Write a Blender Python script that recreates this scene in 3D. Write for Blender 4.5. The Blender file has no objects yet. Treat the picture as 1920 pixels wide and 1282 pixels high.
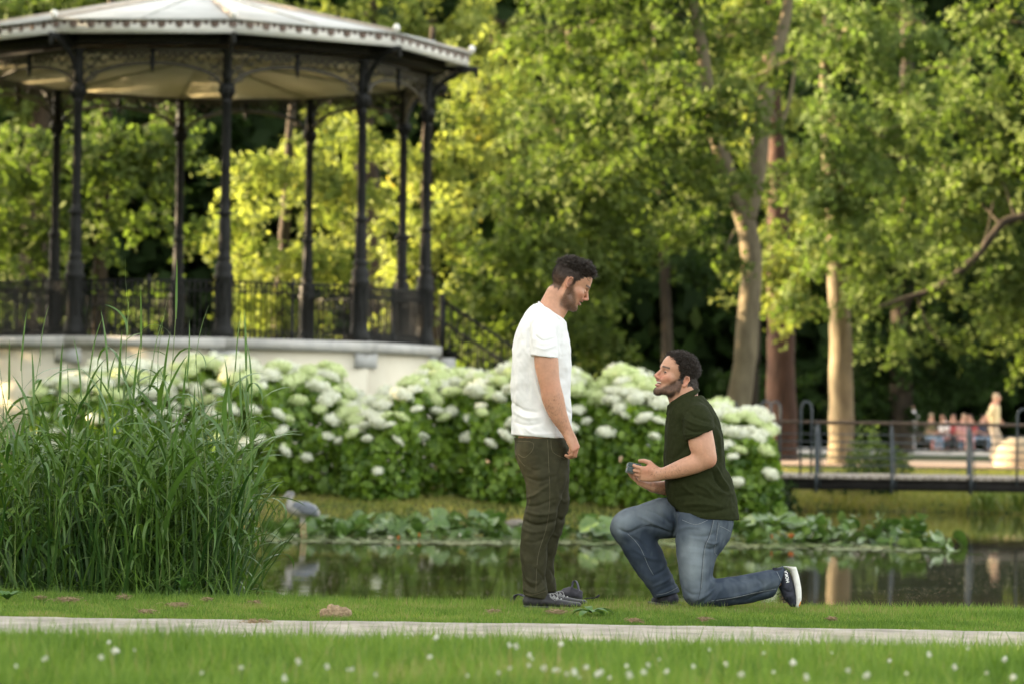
import bpy, math, random
import numpy as np
from mathutils import Vector, Matrix
RNG = np.random.default_rng(7)
random.seed(7)
rad = math.radians
S = bpy.context.scene
COL = S.collection

# ---------------------------------------------------------------- camera
CAM_H = 0.96
PITCH, ROLL = rad(1.463), rad(0.85)
FPX = 5600.0                                  # focal length in pixels of a 1920 wide frame
cd = bpy.data.cameras.new('camera')
cam = bpy.data.objects.new('camera', cd)
COL.objects.link(cam)
cd.sensor_width = 36.0
cd.lens = 36.0 * FPX / 1920.0
cd.clip_start, cd.clip_end = 0.1, 2000.0
CAM_M = Matrix.Translation((0, 0, CAM_H)) @ Matrix.Rotation(rad(90) + PITCH, 4, 'X') @ Matrix.Rotation(ROLL, 4, 'Z')
cam.matrix_world = CAM_M
cd.dof.use_dof = True
cd.dof.focus_distance = 15.25
cd.dof.aperture_fstop = 3.1
S.camera = cam

# ---------------------------------------------------------------- sky, sun, exposure
SUN_EL, SUN_AZ = 12.0, -76.0                  # degrees; azimuth from +Y towards +X
w = bpy.data.worlds.new('World')
S.world = w
w.use_nodes = True
nt = w.node_tree
sky = nt.nodes.new('ShaderNodeTexSky')
sky.sky_type = 'NISHITA'
sky.sun_disc = False
sky.sun_elevation = rad(SUN_EL)
sky.sun_rotation = rad(SUN_AZ)
sky.air_density = 0.9
sky.dust_density = 4.0
sky.ozone_density = 1.0
bg = nt.nodes['Background']
bg.inputs['Strength'].default_value = 0.15
hsv = nt.nodes.new('ShaderNodeHueSaturation')       # hazy evening sky: paler and a little warmer than clear air
hsv.inputs['Saturation'].default_value = 0.35
warm = nt.nodes.new('ShaderNodeMix'); warm.data_type = 'RGBA'; warm.blend_type = 'MULTIPLY'
warm.inputs[0].default_value = 1.0
warm.inputs[7].default_value = (1.0, 0.955, 0.86, 1)
nt.links.new(sky.outputs[0], hsv.inputs['Color'])
nt.links.new(hsv.outputs[0], warm.inputs[6])
nt.links.new(warm.outputs[2], bg.inputs['Color'])
sl = bpy.data.lights.new('sun', 'SUN')
sl.energy = 4.8
sl.angle = rad(0.6)
sl.color = (1.0, 0.74, 0.43)
sun = bpy.data.objects.new('sun', sl)
COL.objects.link(sun)
sd = Vector((math.sin(rad(SUN_AZ)) * math.cos(rad(SUN_EL)), math.cos(rad(SUN_AZ)) * math.cos(rad(SUN_EL)), math.sin(rad(SUN_EL))))
sun.rotation_euler = sd.to_track_quat('Z', 'Y').to_euler()
S.view_settings.view_transform = 'Standard'
S.view_settings.look = 'None'
S.view_settings.gamma = 1.0
S.view_settings.use_curve_mapping = False
S.view_settings.exposure = 3.0
S.render.film_transparent = False
S.cycles.use_denoising = True
S.cycles.max_bounces = 6
S.cycles.diffuse_bounces = 3
S.cycles.glossy_bounces = 3
S.cycles.transmission_bounces = 3
S.cycles.sample_clamp_indirect = 8.0
S.cycles.caustics_reflective = False
S.cycles.caustics_refractive = False

# ---------------------------------------------------------------- helpers
def at(px, py, Y):
    """world point seen at pixel (px,py) of the 1920x1282 frame at depth Y"""
    d = CAM_M.to_3x3() @ Vector(((px - 960.0) / FPX, -(py - 641.0) / FPX, -1.0))
    t = Y / d.y
    return Vector((d.x * t, Y, CAM_H + d.z * t))
def ppm(Y):
    return FPX / Y
def ground_at(px, Y, z):
    """x for pixel column px at depth Y near height z"""
    p = at(px, 784 + (CAM_H - z) * FPX / Y + (px - 960) * math.tan(ROLL), Y)
    return p.x

def nd(nt, t, **k):
    n = nt.nodes.new(t)
    for a, b in k.items():
        setattr(n, a, b)
    return n
def mat(name, c1, c2=None, scale=5.0, detail=4.0, rough=0.8, bump=None, spec=0.3, attr=None, transl=0.0, tcol=None,
        sss=0.0, metal=0.0, stretch=None, coat=0.0, sheen=0.0, c3=None):
    m = bpy.data.materials.new(name)
    m.use_nodes = True
    t = m.node_tree
    b = t.nodes['Principled BSDF']
    out = t.nodes['Material Output']
    b.inputs['Roughness'].default_value = rough
    b.inputs['Specular IOR Level'].default_value = spec
    b.inputs['Metallic'].default_value = metal
    tc = nd(t, 'ShaderNodeTexCoord')
    mp = nd(t, 'ShaderNodeMapping')
    t.links.new(tc.outputs['Object'], mp.inputs[0])
    if stretch:
        mp.inputs['Scale'].default_value = stretch
    col = None
    if c2 is not None:
        nz = nd(t, 'ShaderNodeTexNoise')
        nz.inputs['Scale'].default_value = scale
        nz.inputs['Detail'].default_value = detail
        nz.inputs['Roughness'].default_value = 0.6
        t.links.new(mp.outputs[0], nz.inputs['Vector'])
        r = nd(t, 'ShaderNodeValToRGB')
        r.color_ramp.elements[0].position = 0.33
        r.color_ramp.elements[1].position = 0.67
        r.color_ramp.elements[0].color = (*c1, 1)
        r.color_ramp.elements[1].color = (*c2, 1)
        if c3 is not None:
            e = r.color_ramp.elements.new(0.5)
            e.color = (*c3, 1)
        t.links.new(nz.outputs[0], r.inputs[0])
        col = r.outputs[0]
    if attr == 'tint':          # float attribute 0..1 picks between c1 and c2 (per leaf)
        a = nd(t, 'ShaderNodeAttribute', attribute_name='tint')
        r = nd(t, 'ShaderNodeValToRGB')
        r.color_ramp.elements[0].position = 0.0
        r.color_ramp.elements[1].position = 1.0
        r.color_ramp.elements[0].color = (*c1, 1)
        r.color_ramp.elements[1].color = (*c2, 1)
        if c3 is not None:
            e = r.color_ramp.elements.new(0.93)
            e.color = (*c2, 1)
            r.color_ramp.elements[-1].color = (*c3, 1)
        t.links.new(a.outputs['Fac'], r.inputs[0])
        col = r.outputs[0]
    if attr == 'Col':
        a = nd(t, 'ShaderNodeAttribute', attribute_name='Col')
        if col is not None:
            mx = nd(t, 'ShaderNodeMix', data_type='RGBA', blend_type='MULTIPLY')
            mx.inputs[0].default_value = 1.0
            t.links.new(col, mx.inputs[6])
            t.links.new(a.outputs['Color'], mx.inputs[7])
            col = mx.outputs[2]
        else:
            col = a.outputs['Color']
    if col is not None:
        t.links.new(col, b.inputs['Base Color'])
    else:
        b.inputs['Base Color'].default_value = (*c1, 1)
    if bump:
        nb = nd(t, 'ShaderNodeTexNoise')
        nb.inputs['Scale'].default_value = bump[0]
        nb.inputs['Detail'].default_value = 5
        t.links.new(mp.outputs[0], nb.inputs['Vector'])
        bp = nd(t, 'ShaderNodeBump')
        bp.inputs['Strength'].default_value = bump[1]
        bp.inputs['Distance'].default_value = bump[2] if len(bump) > 2 else 0.02
        t.links.new(nb.outputs[0], bp.inputs['Height'])
        t.links.new(bp.outputs[0], b.inputs['Normal'])
    if sss:
        b.inputs['Subsurface Weight'].default_value = sss
        b.inputs['Subsurface Radius'].default_value = (0.010, 0.004, 0.002)
        b.inputs['Subsurface Scale'].default_value = 1.0
    if coat:
        b.inputs['Coat Weight'].default_value = coat
    if sheen:
        b.inputs['Sheen Weight'].default_value = sheen
        b.inputs['Sheen Roughness'].default_value = 0.5
    if transl:
        tr = nd(t, 'ShaderNodeBsdfTranslucent')
        if tcol is not None:
            mx = nd(t, 'ShaderNodeMix', data_type='RGBA', blend_type='MULTIPLY')
            mx.inputs[0].default_value = 1.0
            mx.inputs[7].default_value = (*tcol, 1)
            t.links.new(col, mx.inputs[6]) if col is not None else None
            if col is None:
                mx.inputs[6].default_value = (*c1, 1)
            t.links.new(mx.outputs[2], tr.inputs['Color'])
        elif col is not None:
            t.links.new(col, tr.inputs['Color'])
        else:
            tr.inputs['Color'].default_value = (*c1, 1)
        ms = nd(t, 'ShaderNodeMixShader')
        ms.inputs[0].default_value = transl
        t.links.new(b.outputs[0], ms.inputs[1])
        t.links.new(tr.outputs[0], ms.inputs[2])
        t.links.new(ms.outputs[0], out.inputs['Surface'])
    return m

def new_mesh(name, V, Fs, smooth=False, tint=None, col=None):
    """V (n,3); Fs list of (m,k) int arrays"""
    V = np.asarray(V, dtype=np.float32)
    if isinstance(Fs, np.ndarray):
        Fs = [Fs]
    Fs = [np.asarray(f, dtype=np.int32) for f in Fs if len(f)]
    me = bpy.data.meshes.new(name)
    me.vertices.add(len(V))
    me.vertices.foreach_set('co', V.ravel())
    nl = sum(f.size for f in Fs)
    npoly = sum(len(f) for f in Fs)
    me.loops.add(nl)
    me.polygons.add(npoly)
    me.loops.foreach_set('vertex_index', np.concatenate([f.ravel() for f in Fs]))
    tot = np.concatenate([np.full(len(f), f.shape[1], dtype=np.int32) for f in Fs])
    st = np.concatenate([[0], np.cumsum(tot)[:-1]]).astype(np.int32)
    me.polygons.foreach_set('loop_start', st)
    if smooth:
        me.polygons.foreach_set('use_smooth', np.ones(npoly, dtype=bool))
    me.update(calc_edges=True)
    if tint is not None:
        a = me.attributes.new('tint', 'FLOAT', 'POINT')
        a.data.foreach_set('value', np.asarray(tint, dtype=np.float32))
    if col is not None:
        a = me.attributes.new('Col', 'FLOAT_COLOR', 'POINT')
        c = np.ones((len(V), 4), dtype=np.float32)
        c[:, :3] = col
        a.data.foreach_set('color', c.ravel())
    return me
def link(name, me, m=None, parent=None, loc=None, rot=None, scale=None):
    o = bpy.data.objects.new(name, me)
    COL.objects.link(o)
    if m is not None and me is not None and len(me.materials) == 0:
        for q in (m if isinstance(m, (list, tuple)) else [m]):
            me.materials.append(q)
    if parent is not None:
        o.parent = parent
    if loc is not None:
        o.location = loc
    if rot is not None:
        o.rotation_euler = rot
    if scale is not None:
        o.scale = scale
    return o
def tag(o, label=None, cat=None, group=None, kind=None):
    if label: o['label'] = label
    if cat: o['category'] = cat
    if group: o['group'] = group
    if kind: o['kind'] = kind
    return o
def thing(name, loc, label, cat, group=None, rz=0.0):
    o = bpy.data.objects.new(name, None)
    o.empty_display_size = 0.1
    COL.objects.link(o)
    o.location = loc
    o.rotation_euler = (0, 0, rz)
    return tag(o, label, cat, group)

class MB:
    """collects geometry for one mesh"""
    def __init__(s):
        s.V, s.F3, s.F4, s.n = [], [], [], 0
    def add(s, V, F):
        V = np.asarray(V, dtype=float)
        F = np.asarray(F, dtype=int)
        if F.shape[1] == 3: s.F3.append(F + s.n)
        else: s.F4.append(F + s.n)
        s.V.append(V)
        s.n += len(V)
        return s
    def box(s, lo, hi, M=None):
        x0, y0, z0 = lo; x1, y1, z1 = hi
        V = np.array([(x0,y0,z0),(x1,y0,z0),(x1,y1,z0),(x0,y1,z0),(x0,y0,z1),(x1,y0,z1),(x1,y1,z1),(x0,y1,z1)], float)
        if M is not None: V = V @ np.array(M.to_3x3()).T + np.array(M.translation)
        return s.add(V, [(0,3,2,1),(4,5,6,7),(0,1,5,4),(1,2,6,5),(2,3,7,6),(3,0,4,7)])
    def tube(s, P, r, n=6, closed=False, caps=True):
        P = np.asarray(P, float)
        r = np.broadcast_to(np.asarray(r, float), (len(P),))
        T = np.gradient(P, axis=0) if not closed else np.roll(P, -1, 0) - np.roll(P, 1, 0)
        T /= np.linalg.norm(T, axis=1)[:, None] + 1e-12
        ref = np.array((0.0, 0.0, 1.0)) if abs(T[:, 2]).mean() < 0.8 else np.array((0.0, 1.0, 0.0))
        A = np.cross(T, ref); A /= np.linalg.norm(A, axis=1)[:, None] + 1e-12
        B = np.cross(T, A)
        th = np.arange(n) * 2 * math.pi / n
        V = P[:, None] + r[:, None, None] * (np.cos(th)[None, :, None] * A[:, None] + np.sin(th)[None, :, None] * B[:, None])
        m = len(P)
        i = np.arange(m if closed else m - 1)[:, None] * n
        i2 = (np.arange(m if closed else m - 1)[:, None] + 1) % m * n
        j = np.arange(n)[None]
        j2 = (j + 1) % n
        F = np.stack([i + j, i2 + j, i2 + j2, i + j2], -1).reshape(-1, 4)
        V = V.reshape(-1, 3)
        if caps and not closed:
            V = np.vstack([V, P[0], P[-1]])
            k = m * n
            jj = np.arange(n)
            s.F3.append(np.stack([np.full(n, k), jj, (jj + 1) % n], -1) + s.n)
            s.F3.append(np.stack([np.full(n, k + 1), (m - 1) * n + (jj + 1) % n, (m - 1) * n + jj], -1) + s.n)
        return s.add(V, F)
    def lathe(s, prof, n=12, center=(0, 0, 0), rfun=None):
        """prof list of (r,z)"""
        prof = np.asarray(prof, float)
        th = np.arange(n) * 2 * math.pi / n
        V = np.stack([prof[:, 0, None] * np.cos(th), prof[:, 0, None] * np.sin(th), np.repeat(prof[:, 1, None], n, 1)], -1)
        V = V.reshape(-1, 3) + np.array(center)
        m = len(prof)
        i = np.arange(m - 1)[:, None] * n
        j = np.arange(n)[None]
        F = np.stack([i + j, i + (j + 1) % n, i + n + (j + 1) % n, i + n + j], -1).reshape(-1, 4)
        return s.add(V, F)
    def sphere(s, c, r, n=8, m=5):
        r = np.broadcast_to(np.asarray(r, float), (3,))
        ph = np.linspace(-math.pi / 2, math.pi / 2, m + 1)
        prof = np.stack([np.cos(ph), np.sin(ph)], -1)
        th = np.arange(n) * 2 * math.pi / n
        V = np.stack([prof[:, 0, None] * np.cos(th), prof[:, 0, None] * np.sin(th), np.repeat(prof[:, 1, None], n, 1)], -1).reshape(-1, 3)
        V = V * r + np.array(c)
        i = np.arange(m)[:, None] * n
        j = np.arange(n)[None]
        F = np.stack([i + j, i + (j + 1) % n, i + n + (j + 1) % n, i + n + j], -1).reshape(-1, 4)
        return s.add(V, F)
    def prism(s, poly, y0, y1, M=None):
        """extrude polygon (x,z) list between y0 and y1; fan caps from centroid"""
        poly = np.asarray(poly, float)
        n = len(poly)
        A = np.stack([poly[:, 0], np.full(n, y0), poly[:, 1]], -1)
        B = np.stack([poly[:, 0], np.full(n, y1), poly[:, 1]], -1)
        c = poly.mean(0)
        V = np.vstack([A, B, [(c[0], y0, c[1]), (c[0], y1, c[1])]])
        if M is not None: V = V @ np.array(M.to_3x3()).T + np.array(M.translation)
        j = np.arange(n); k = (j + 1) % n
        s.F4.append(np.stack([j, k, k + n, j + n], -1) + s.n)
        s.F3.append(np.stack([np.full(n, 2 * n), k, j], -1) + s.n)
        s.F3.append(np.stack([np.full(n, 2 * n + 1), j + n, k + n], -1) + s.n)
        s.V.append(V); s.n += len(V)
        return s
    def mesh(s, name, smooth=False, **k):
        Fs = []
        if s.F4: Fs.append(np.vstack(s.F4))
        if s.F3: Fs.append(np.vstack(s.F3))
        return new_mesh(name, np.vstack(s.V), Fs, smooth, **k)
    def build(s, name, m, parent=None, smooth=False, **k):
        return link(name, s.mesh(name, smooth), m, parent, **k)

def unit(a):
    return a / (np.linalg.norm(a, axis=-1, keepdims=True) + 1e-9)
def rand_unit(n, rng):
    return unit(rng.normal(size=(n, 3)))
def vnoise(P, s, seed=0):
    """cheap smooth pseudo-noise in about [-1,1] from warped sines"""
    P = np.asarray(P, float) * s
    r = np.random.default_rng(seed)
    out = 0
    for i in range(4):
        K = r.normal(size=(3, P.shape[1])) * (1.0 + 0.35 * i)
        ph = r.uniform(0, 6.28, 3)
        out = out + np.sin(P @ K[0] + ph[0] + 1.3 * np.sin(P @ K[1] + ph[1])) * np.cos(P @ K[2] + ph[2])
    return out / 2.2

def leaf_quads(C, D, N, L, W, fold=0.0):
    """diamond leaves: centres C, long directions D, normals N"""
    D = unit(D)
    Sd = unit(np.cross(D, N))
    Nn = np.cross(Sd, D)
    L = np.broadcast_to(L, (len(C),))[:, None]
    W = np.broadcast_to(W, (len(C),))[:, None]
    a = C - D * L * 0.5
    b = C + Sd * W * 0.5 - D * L * 0.08 + Nn * W * fold
    c = C + D * L * 0.5
    d = C - Sd * W * 0.5 - D * L * 0.08 + Nn * W * fold
    V = np.stack([a, b, c, d], 1).reshape(-1, 3)
    F = np.arange(len(C) * 4).reshape(-1, 4)
    return V, F

def ribbons(B, H, LAT, W, name=None):
    """B,(n,k,3) centre lines; LAT (n,3) lateral unit; W (n,k) half widths -> V, F quads"""
    n, k, _ = B.shape
    Lt = LAT[:, None, :] * W[:, :, None]
    V = np.stack([B - Lt, B + Lt], 2).reshape(-1, 3)
    base = (np.arange(n) * k * 2)[:, None] + (np.arange(k - 1) * 2)[None]
    F = np.stack([base, base + 1, base + 3, base + 2], -1).reshape(-1, 4)
    return V, F
# ---------------------------------------------------------------- terrain, water, paths
WATER_Z = -0.50
def land_d(x, y):
    """distance outside the far land (negative on land)"""
    wob = 0.25 * np.sin(x * 0.9 + 0.5) + 0.15 * np.sin(x * 2.3) 
    isl = np.maximum(38.3 + wob - y, (x - 3.55) + 0.2 * np.sin(y * 1.3))
    far = 50.3 + 0.3 * np.sin(x * 0.8) + 0.2 * np.sin(x * 2.1) - y
    return np.minimum(isl, far)
def ground_z(x, y):
    x = np.asarray(x, float); y = np.asarray(y, float)
    d = land_d(x, y)
    zf = np.interp(d, [-9, -3.5, -1.2, -0.2, 0.3, 1.2], [0.0, -0.08, -0.2, -0.38, -0.62, -0.95])
    e = 15.86 + 0.06 * np.sin(x * 1.7) + 0.03 * np.sin(x * 5.1 + 1)
    zn = np.interp(y - e, [-0.5, -0.12, 0.0, 0.35, 0.9], [0.0, -0.012, -0.06, -0.5, -0.95])
    t_ = np.clip((12.5 - y) / 2.9, 0, 1)
    zn = zn + 0.165 * t_ * t_ * (3 - 2 * t_)          # the near lawn swells up towards the camera
    z = np.where(y < 25, zn, zf)
    return z + 0.006 * np.sin(x * 3.1 + y * 2.0) * np.cos(y * 1.7)
m_ground = mat('ground_grass', (0.030, 0.045, 0.010), (0.115, 0.095, 0.040), scale=0.9, detail=8, rough=0.95, bump=(30, 0.6, 0.02), spec=0.1, c3=(0.045, 0.065, 0.014))
m_path = mat('path_grit', (0.25, 0.225, 0.19), (0.42, 0.385, 0.33), scale=5, detail=13, rough=0.95, bump=(220, 0.5, 0.004), spec=0.15)
m_tan = mat('far_path_grit', (0.36, 0.26, 0.19), (0.45, 0.34, 0.25), scale=1.2, detail=7, rough=0.95, spec=0.1)
m_grey = mat('pavement_grey', (0.30, 0.31, 0.30), (0.40, 0.40, 0.39), scale=2, detail=6, rough=0.9)
gx = np.unique(np.concatenate([np.linspace(-300, -60, 9), np.linspace(-60, -12, 40), np.arange(-12, 12.01, 0.35), np.linspace(12, 60, 40), np.linspace(60, 300, 9)]))
gy = np.unique(np.concatenate([np.linspace(-40, 9, 12), np.arange(9, 15.4, 0.3), np.arange(15.4, 17.2, 0.06), np.linspace(17.2, 37, 14), np.arange(37, 56, 0.3), np.linspace(56, 130, 40), np.linspace(130, 900, 20)]))
X, Y = np.meshgrid(gx, gy)
Z = ground_z(X, Y)
n0, n1 = X.shape
idx = np.arange(n0 * n1).reshape(n0, n1)
F = np.stack([idx[:-1, :-1], idx[:-1, 1:], idx[1:, 1:], idx[1:, :-1]], -1).reshape(-1, 4)
o = link('ground', new_mesh('ground', np.stack([X, Y, Z], -1).reshape(-1, 3), F, True), m_ground)
tag(o, kind='structure')

def sheet(name, x0, x1, y0f, y1f, z, m, nx=120, ny=4):
    xs = np.linspace(x0, x1, nx)
    a, b = y0f(xs), y1f(xs)
    t = np.linspace(0, 1, ny)[:, None]
    Yv = a[None] * (1 - t) + b[None] * t
    Xv = np.repeat(xs[None], ny, 0)
    Zv = ground_z(Xv, Yv) + z
    idx = np.arange(nx * ny).reshape(ny, nx)
    F = np.stack([idx[:-1, :-1], idx[:-1, 1:], idx[1:, 1:], idx[1:, :-1]], -1).reshape(-1, 4)
    return tag(link(name, new_mesh(name, np.stack([Xv, Yv, Zv], -1).reshape(-1, 3), F, True), m), kind='structure')
PATH0, PATH1 = 12.62, 13.86
sheet('path', -30, 30, lambda x: PATH0 + 0.05 * np.sin(x * 2.2) + 0.02 * np.sin(x * 9), lambda x: PATH1 + 0.03 * np.sin(x * 1.4 + 1) + 0.018 * np.sin(x * 7.7) + 0.012 * np.sin(x * 23), 0.012, m_path, nx=700, ny=6)
sheet('far_path', -80, 80, lambda x: 65 + 0.6 * np.sin(x * 0.3), lambda x: 77 + 0.5 * np.sin(x * 0.2), 0.03, m_tan)
sheet('far_pavement', 3, 90, lambda x: 92 + 0 * x, lambda x: 113 + 0 * x, 0.03, m_grey)

# water: dark, glossy, hardly rippled
m_water = bpy.data.materials.new('pond_water')
m_water.use_nodes = True
t = m_water.node_tree
b = t.nodes['Principled BSDF']
b.inputs['Base Color'].default_value = (0.040, 0.038, 0.016, 1)
b.inputs['Roughness'].default_value = 0.012
b.inputs['Specular IOR Level'].default_value = 0.5
b.inputs['IOR'].default_value = 1.5
tc = nd(t, 'ShaderNodeTexCoord'); mp = nd(t, 'ShaderNodeMapping')
mp.inputs['Scale'].default_value = (0.6, 2.2, 1)
n1_ = nd(t, 'ShaderNodeTexNoise'); n1_.inputs['Scale'].default_value = 2.2; n1_.inputs['Detail'].default_value = 3
bp = nd(t, 'ShaderNodeBump'); bp.inputs['Strength'].default_value = 0.022; bp.inputs['Distance'].default_value = 0.05
t.links.new(tc.outputs['Object'], mp.inputs[0]); t.links.new(mp.outputs[0], n1_.inputs['Vector'])
t.links.new(n1_.outputs[0], bp.inputs['Height']); t.links.new(bp.outputs[0], b.inputs['Normal'])
# floating pollen: fine pale specks drifting in patches
v = nd(t, 'ShaderNodeTexVoronoi'); v.inputs['Scale'].default_value = 26
mp2 = nd(t, 'ShaderNodeMapping'); mp2.inputs['Scale'].default_value = (1, 0.5, 1)
t.links.new(tc.outputs['Object'], mp2.inputs[0]); t.links.new(mp2.outputs[0], v.inputs['Vector'])
lt = nd(t, 'ShaderNodeMath', operation='LESS_THAN'); lt.inputs[1].default_value = 0.17
t.links.new(v.outputs['Distance'], lt.inputs[0])
vp = nd(t, 'ShaderNodeTexNoise'); vp.inputs['Scale'].default_value = 0.5
t.links.new(tc.outputs['Object'], vp.inputs['Vector'])
gt = nd(t, 'ShaderNodeMath', operation='GREATER_THAN'); gt.inputs[1].default_value = 0.5
t.links.new(vp.outputs[0], gt.inputs[0])
ml = nd(t, 'ShaderNodeMath', operation='MULTIPLY'); t.links.new(lt.outputs[0], ml.inputs[0]); t.links.new(gt.outputs[0], ml.inputs[1])
dd = nd(t, 'ShaderNodeBsdfDiffuse'); dd.inputs['Color'].default_value = (0.34, 0.31, 0.2, 1)
mx = nd(t, 'ShaderNodeMixShader')
t.links.new(ml.outputs[0], mx.inputs[0]); t.links.new(b.outputs[0], mx.inputs[1]); t.links.new(dd.outputs[0], mx.inputs[2])
t.links.new(mx.outputs[0], t.nodes['Material Output'].inputs['Surface'])
wv = np.array([(-90, 15.95, WATER_Z), (90, 15.95, WATER_Z), (90, 62, WATER_Z), (-90, 62, WATER_Z)], float)
tag(link('water', new_mesh('water', wv, np.array([[0, 1, 2, 3]])), m_water), kind='structure')

# ---------------------------------------------------------------- bandstand
BX, BY, BR, BT0 = -5.50, 52.33, 4.0, rad(-24.3)
FLOOR, CAPZ, COLLAR = 2.19, 6.22, 4.21
EAVE_R, EAVE_Z = 4.71, 7.06
m_iron = mat('painted_iron', (0.0095, 0.0100, 0.0092), (0.019, 0.019, 0.0175), scale=9, rough=0.6, spec=0.2, bump=(60, 0.25, 0.004))
m_iron2 = mat('front_lit_iron', (0.040, 0.035, 0.024), (0.075, 0.065, 0.045), scale=14, rough=0.55, spec=0.5)  # front light on the openwork is put into this lighter iron
m_wallp = mat('cream_render', (0.72, 0.66, 0.52), (0.80, 0.75, 0.61), scale=1.3, detail=8, rough=0.85, bump=(25, 0.2, 0.01))
m_stone = mat('grey_stone', (0.46, 0.46, 0.45), (0.57, 0.565, 0.55), scale=6, rough=0.85, bump=(40, 0.3, 0.005))
m_cope = mat('pale_coping', (0.46, 0.45, 0.43), (0.60, 0.58, 0.54), scale=4, rough=0.85, bump=(40, 0.3, 0.005))
m_white = mat('white_board', (0.80, 0.77, 0.71), (0.86, 0.84, 0.79), scale=5, rough=0.6)
m_brown = mat('brown_scallop', (0.16, 0.11, 0.09), (0.22, 0.16, 0.13), scale=12, rough=0.7)
m_zinc = mat('zinc_roof', (0.42, 0.42, 0.39), (0.56, 0.55, 0.51), scale=2.2, detail=6, rough=0.45, spec=0.5, bump=(8, 0.2, 0.02))
m_batten = mat('roof_batten', (0.46, 0.38, 0.31), (0.56, 0.47, 0.38), scale=6, rough=0.6)
m_ceil = mat('ceiling_boards', (0.44, 0.41, 0.27), (0.52, 0.48, 0.33), scale=1.5, rough=0.8)
m_floor = mat('bandstand_floor', (0.25, 0.24, 0.22), (0.33, 0.31, 0.29), scale=3, rough=0.9)
band = thing('bandstand', (BX, BY, 0), 'ten-sided bandstand with dark iron columns, low grey roof and cream plinth behind the hydrangeas', 'bandstand')
def bang(k): return BT0 + k * rad(36)
def bpt(r, k, z=0.0):
    a = bang(k)
    return np.array((r * math.sin(a), -r * math.cos(a), z))
def facet_M(k):
    """local frame of facet k..k+1: x along the facet, -y outward, origin on the axis"""
    a = bang(k + 0.5)
    return a
HALF = BR * math.sin(rad(18)); APO = BR * math.cos(rad(18))
def put(o, k, half=True):
    o.rotation_euler = (0, 0, bang(k + (0.5 if half else 0)))
    return o
# plinth wall, coping, corner blocks: one mesh per facet piece, shared
def ring_piece(r, z0, z1, t, name):
    h = r * math.sin(rad(18)); ap = r * math.cos(rad(18)); h2 = (r - t) * math.sin(rad(18)); ap2 = (r - t) * math.cos(rad(18))
    m = MB()
    V = [(-h, -ap, z0), (h, -ap, z0), (h2, -ap2, z0), (-h2, -ap2, z0), (-h, -ap, z1), (h, -ap, z1), (h2, -ap2, z1), (-h2, -ap2, z1)]
    m.add(V, [(0, 3, 2, 1), (4, 5, 6, 7), (0, 1, 5, 4), (1, 2, 6, 5), (2, 3, 7, 6), (3, 0, 4, 7)])
    return m.mesh(name)
me_wall = ring_piece(4.20, -0.1, FLOOR - 0.17, 0.3, 'wall_panel')
me_cop = ring_piece(4.31, FLOOR - 0.17, FLOOR, 0.6, 'coping')
me_fas = ring_piece(EAVE_R, EAVE_Z, EAVE_Z + 0.20, 0.06, 'fascia')
me_ent = ring_piece(BR + 0.30, CAPZ + 0.74, EAVE_Z + 0.09, 0.42, 'entablature')
mb = MB()
mb.box((-0.23, -4.205, FLOOR - 0.43), (0.23, -4.0, FLOOR - 0.172))
me_blk = mb.mesh('corner_block')
# column
mb = MB()
F0 = FLOOR
prof = [(0.0, F0), (0.165, F0), (0.165, F0 + 0.10), (0.145, F0 + 0.14), (0.135, F0 + 0.22), (0.128, F0 + 0.30), (0.128, F0 + 0.92), (0.15, F0 + 0.97), (0.15, F0 + 1.01), (0.118, F0 + 1.05),
        (0.138, F0 + 1.13), (0.118, F0 + 1.20), (0.085, F0 + 1.24), (0.108, F0 + 1.28), (0.108, F0 + 1.32), (0.082, F0 + 1.36), (0.088, F0 + 1.55), (0.078, COLLAR - 0.06),
        (0.075, COLLAR - 0.03), (0.115, COLLAR - 0.015), (0.115, COLLAR + 0.02), (0.07, COLLAR + 0.05), (0.066, COLLAR + 0.12), (0.06, CAPZ - 0.22), (0.085, CAPZ - 0.20), (0.06, CAPZ - 0.17),
        (0.07, CAPZ - 0.08), (0.12, CAPZ), (0.12, CAPZ + 0.05), (0.075, CAPZ + 0.08), (0.07, CAPZ + 0.60), (0.11, CAPZ + 0.66), (0.0, CAPZ + 0.66)]
mb.lathe([(r * 1.1, z) for r, z in prof], 14)
for i in range(8):      # flutes on pedestal as raised reeds
    a = i * math.pi / 4
    mb.tube([(0.143 * math.cos(a), 0.143 * math.sin(a), F0 + 0.32), (0.143 * math.cos(a), 0.143 * math.sin(a), F0 + 0.90)], 0.012, 5)
    mb.tube([(0.093 * math.cos(a), 0.093 * math.sin(a), F0 + 1.38), (0.086 * math.cos(a), 0.086 * math.sin(a), COLLAR - 0.07)], 0.009, 5)
    mb.tube([(0.071 * math.cos(a), 0.071 * math.sin(a), COLLAR + 0.13), (0.066 * math.cos(a), 0.066 * math.sin(a), CAPZ - 0.23)], 0.006, 4)
    # acanthus leaves of the capital
    mb.tube([(0.07 * math.cos(a), 0.07 * math.sin(a), CAPZ - 0.15), (0.10 * math.cos(a), 0.10 * math.sin(a), CAPZ - 0.06), (0.145 * math.cos(a), 0.145 * math.sin(a), CAPZ - 0.02)], [0.018, 0.024, 0.016], 5)
for V_ in mb.V: V_[:, 1] -= BR
me_col = mb.mesh('column', True)
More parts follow.
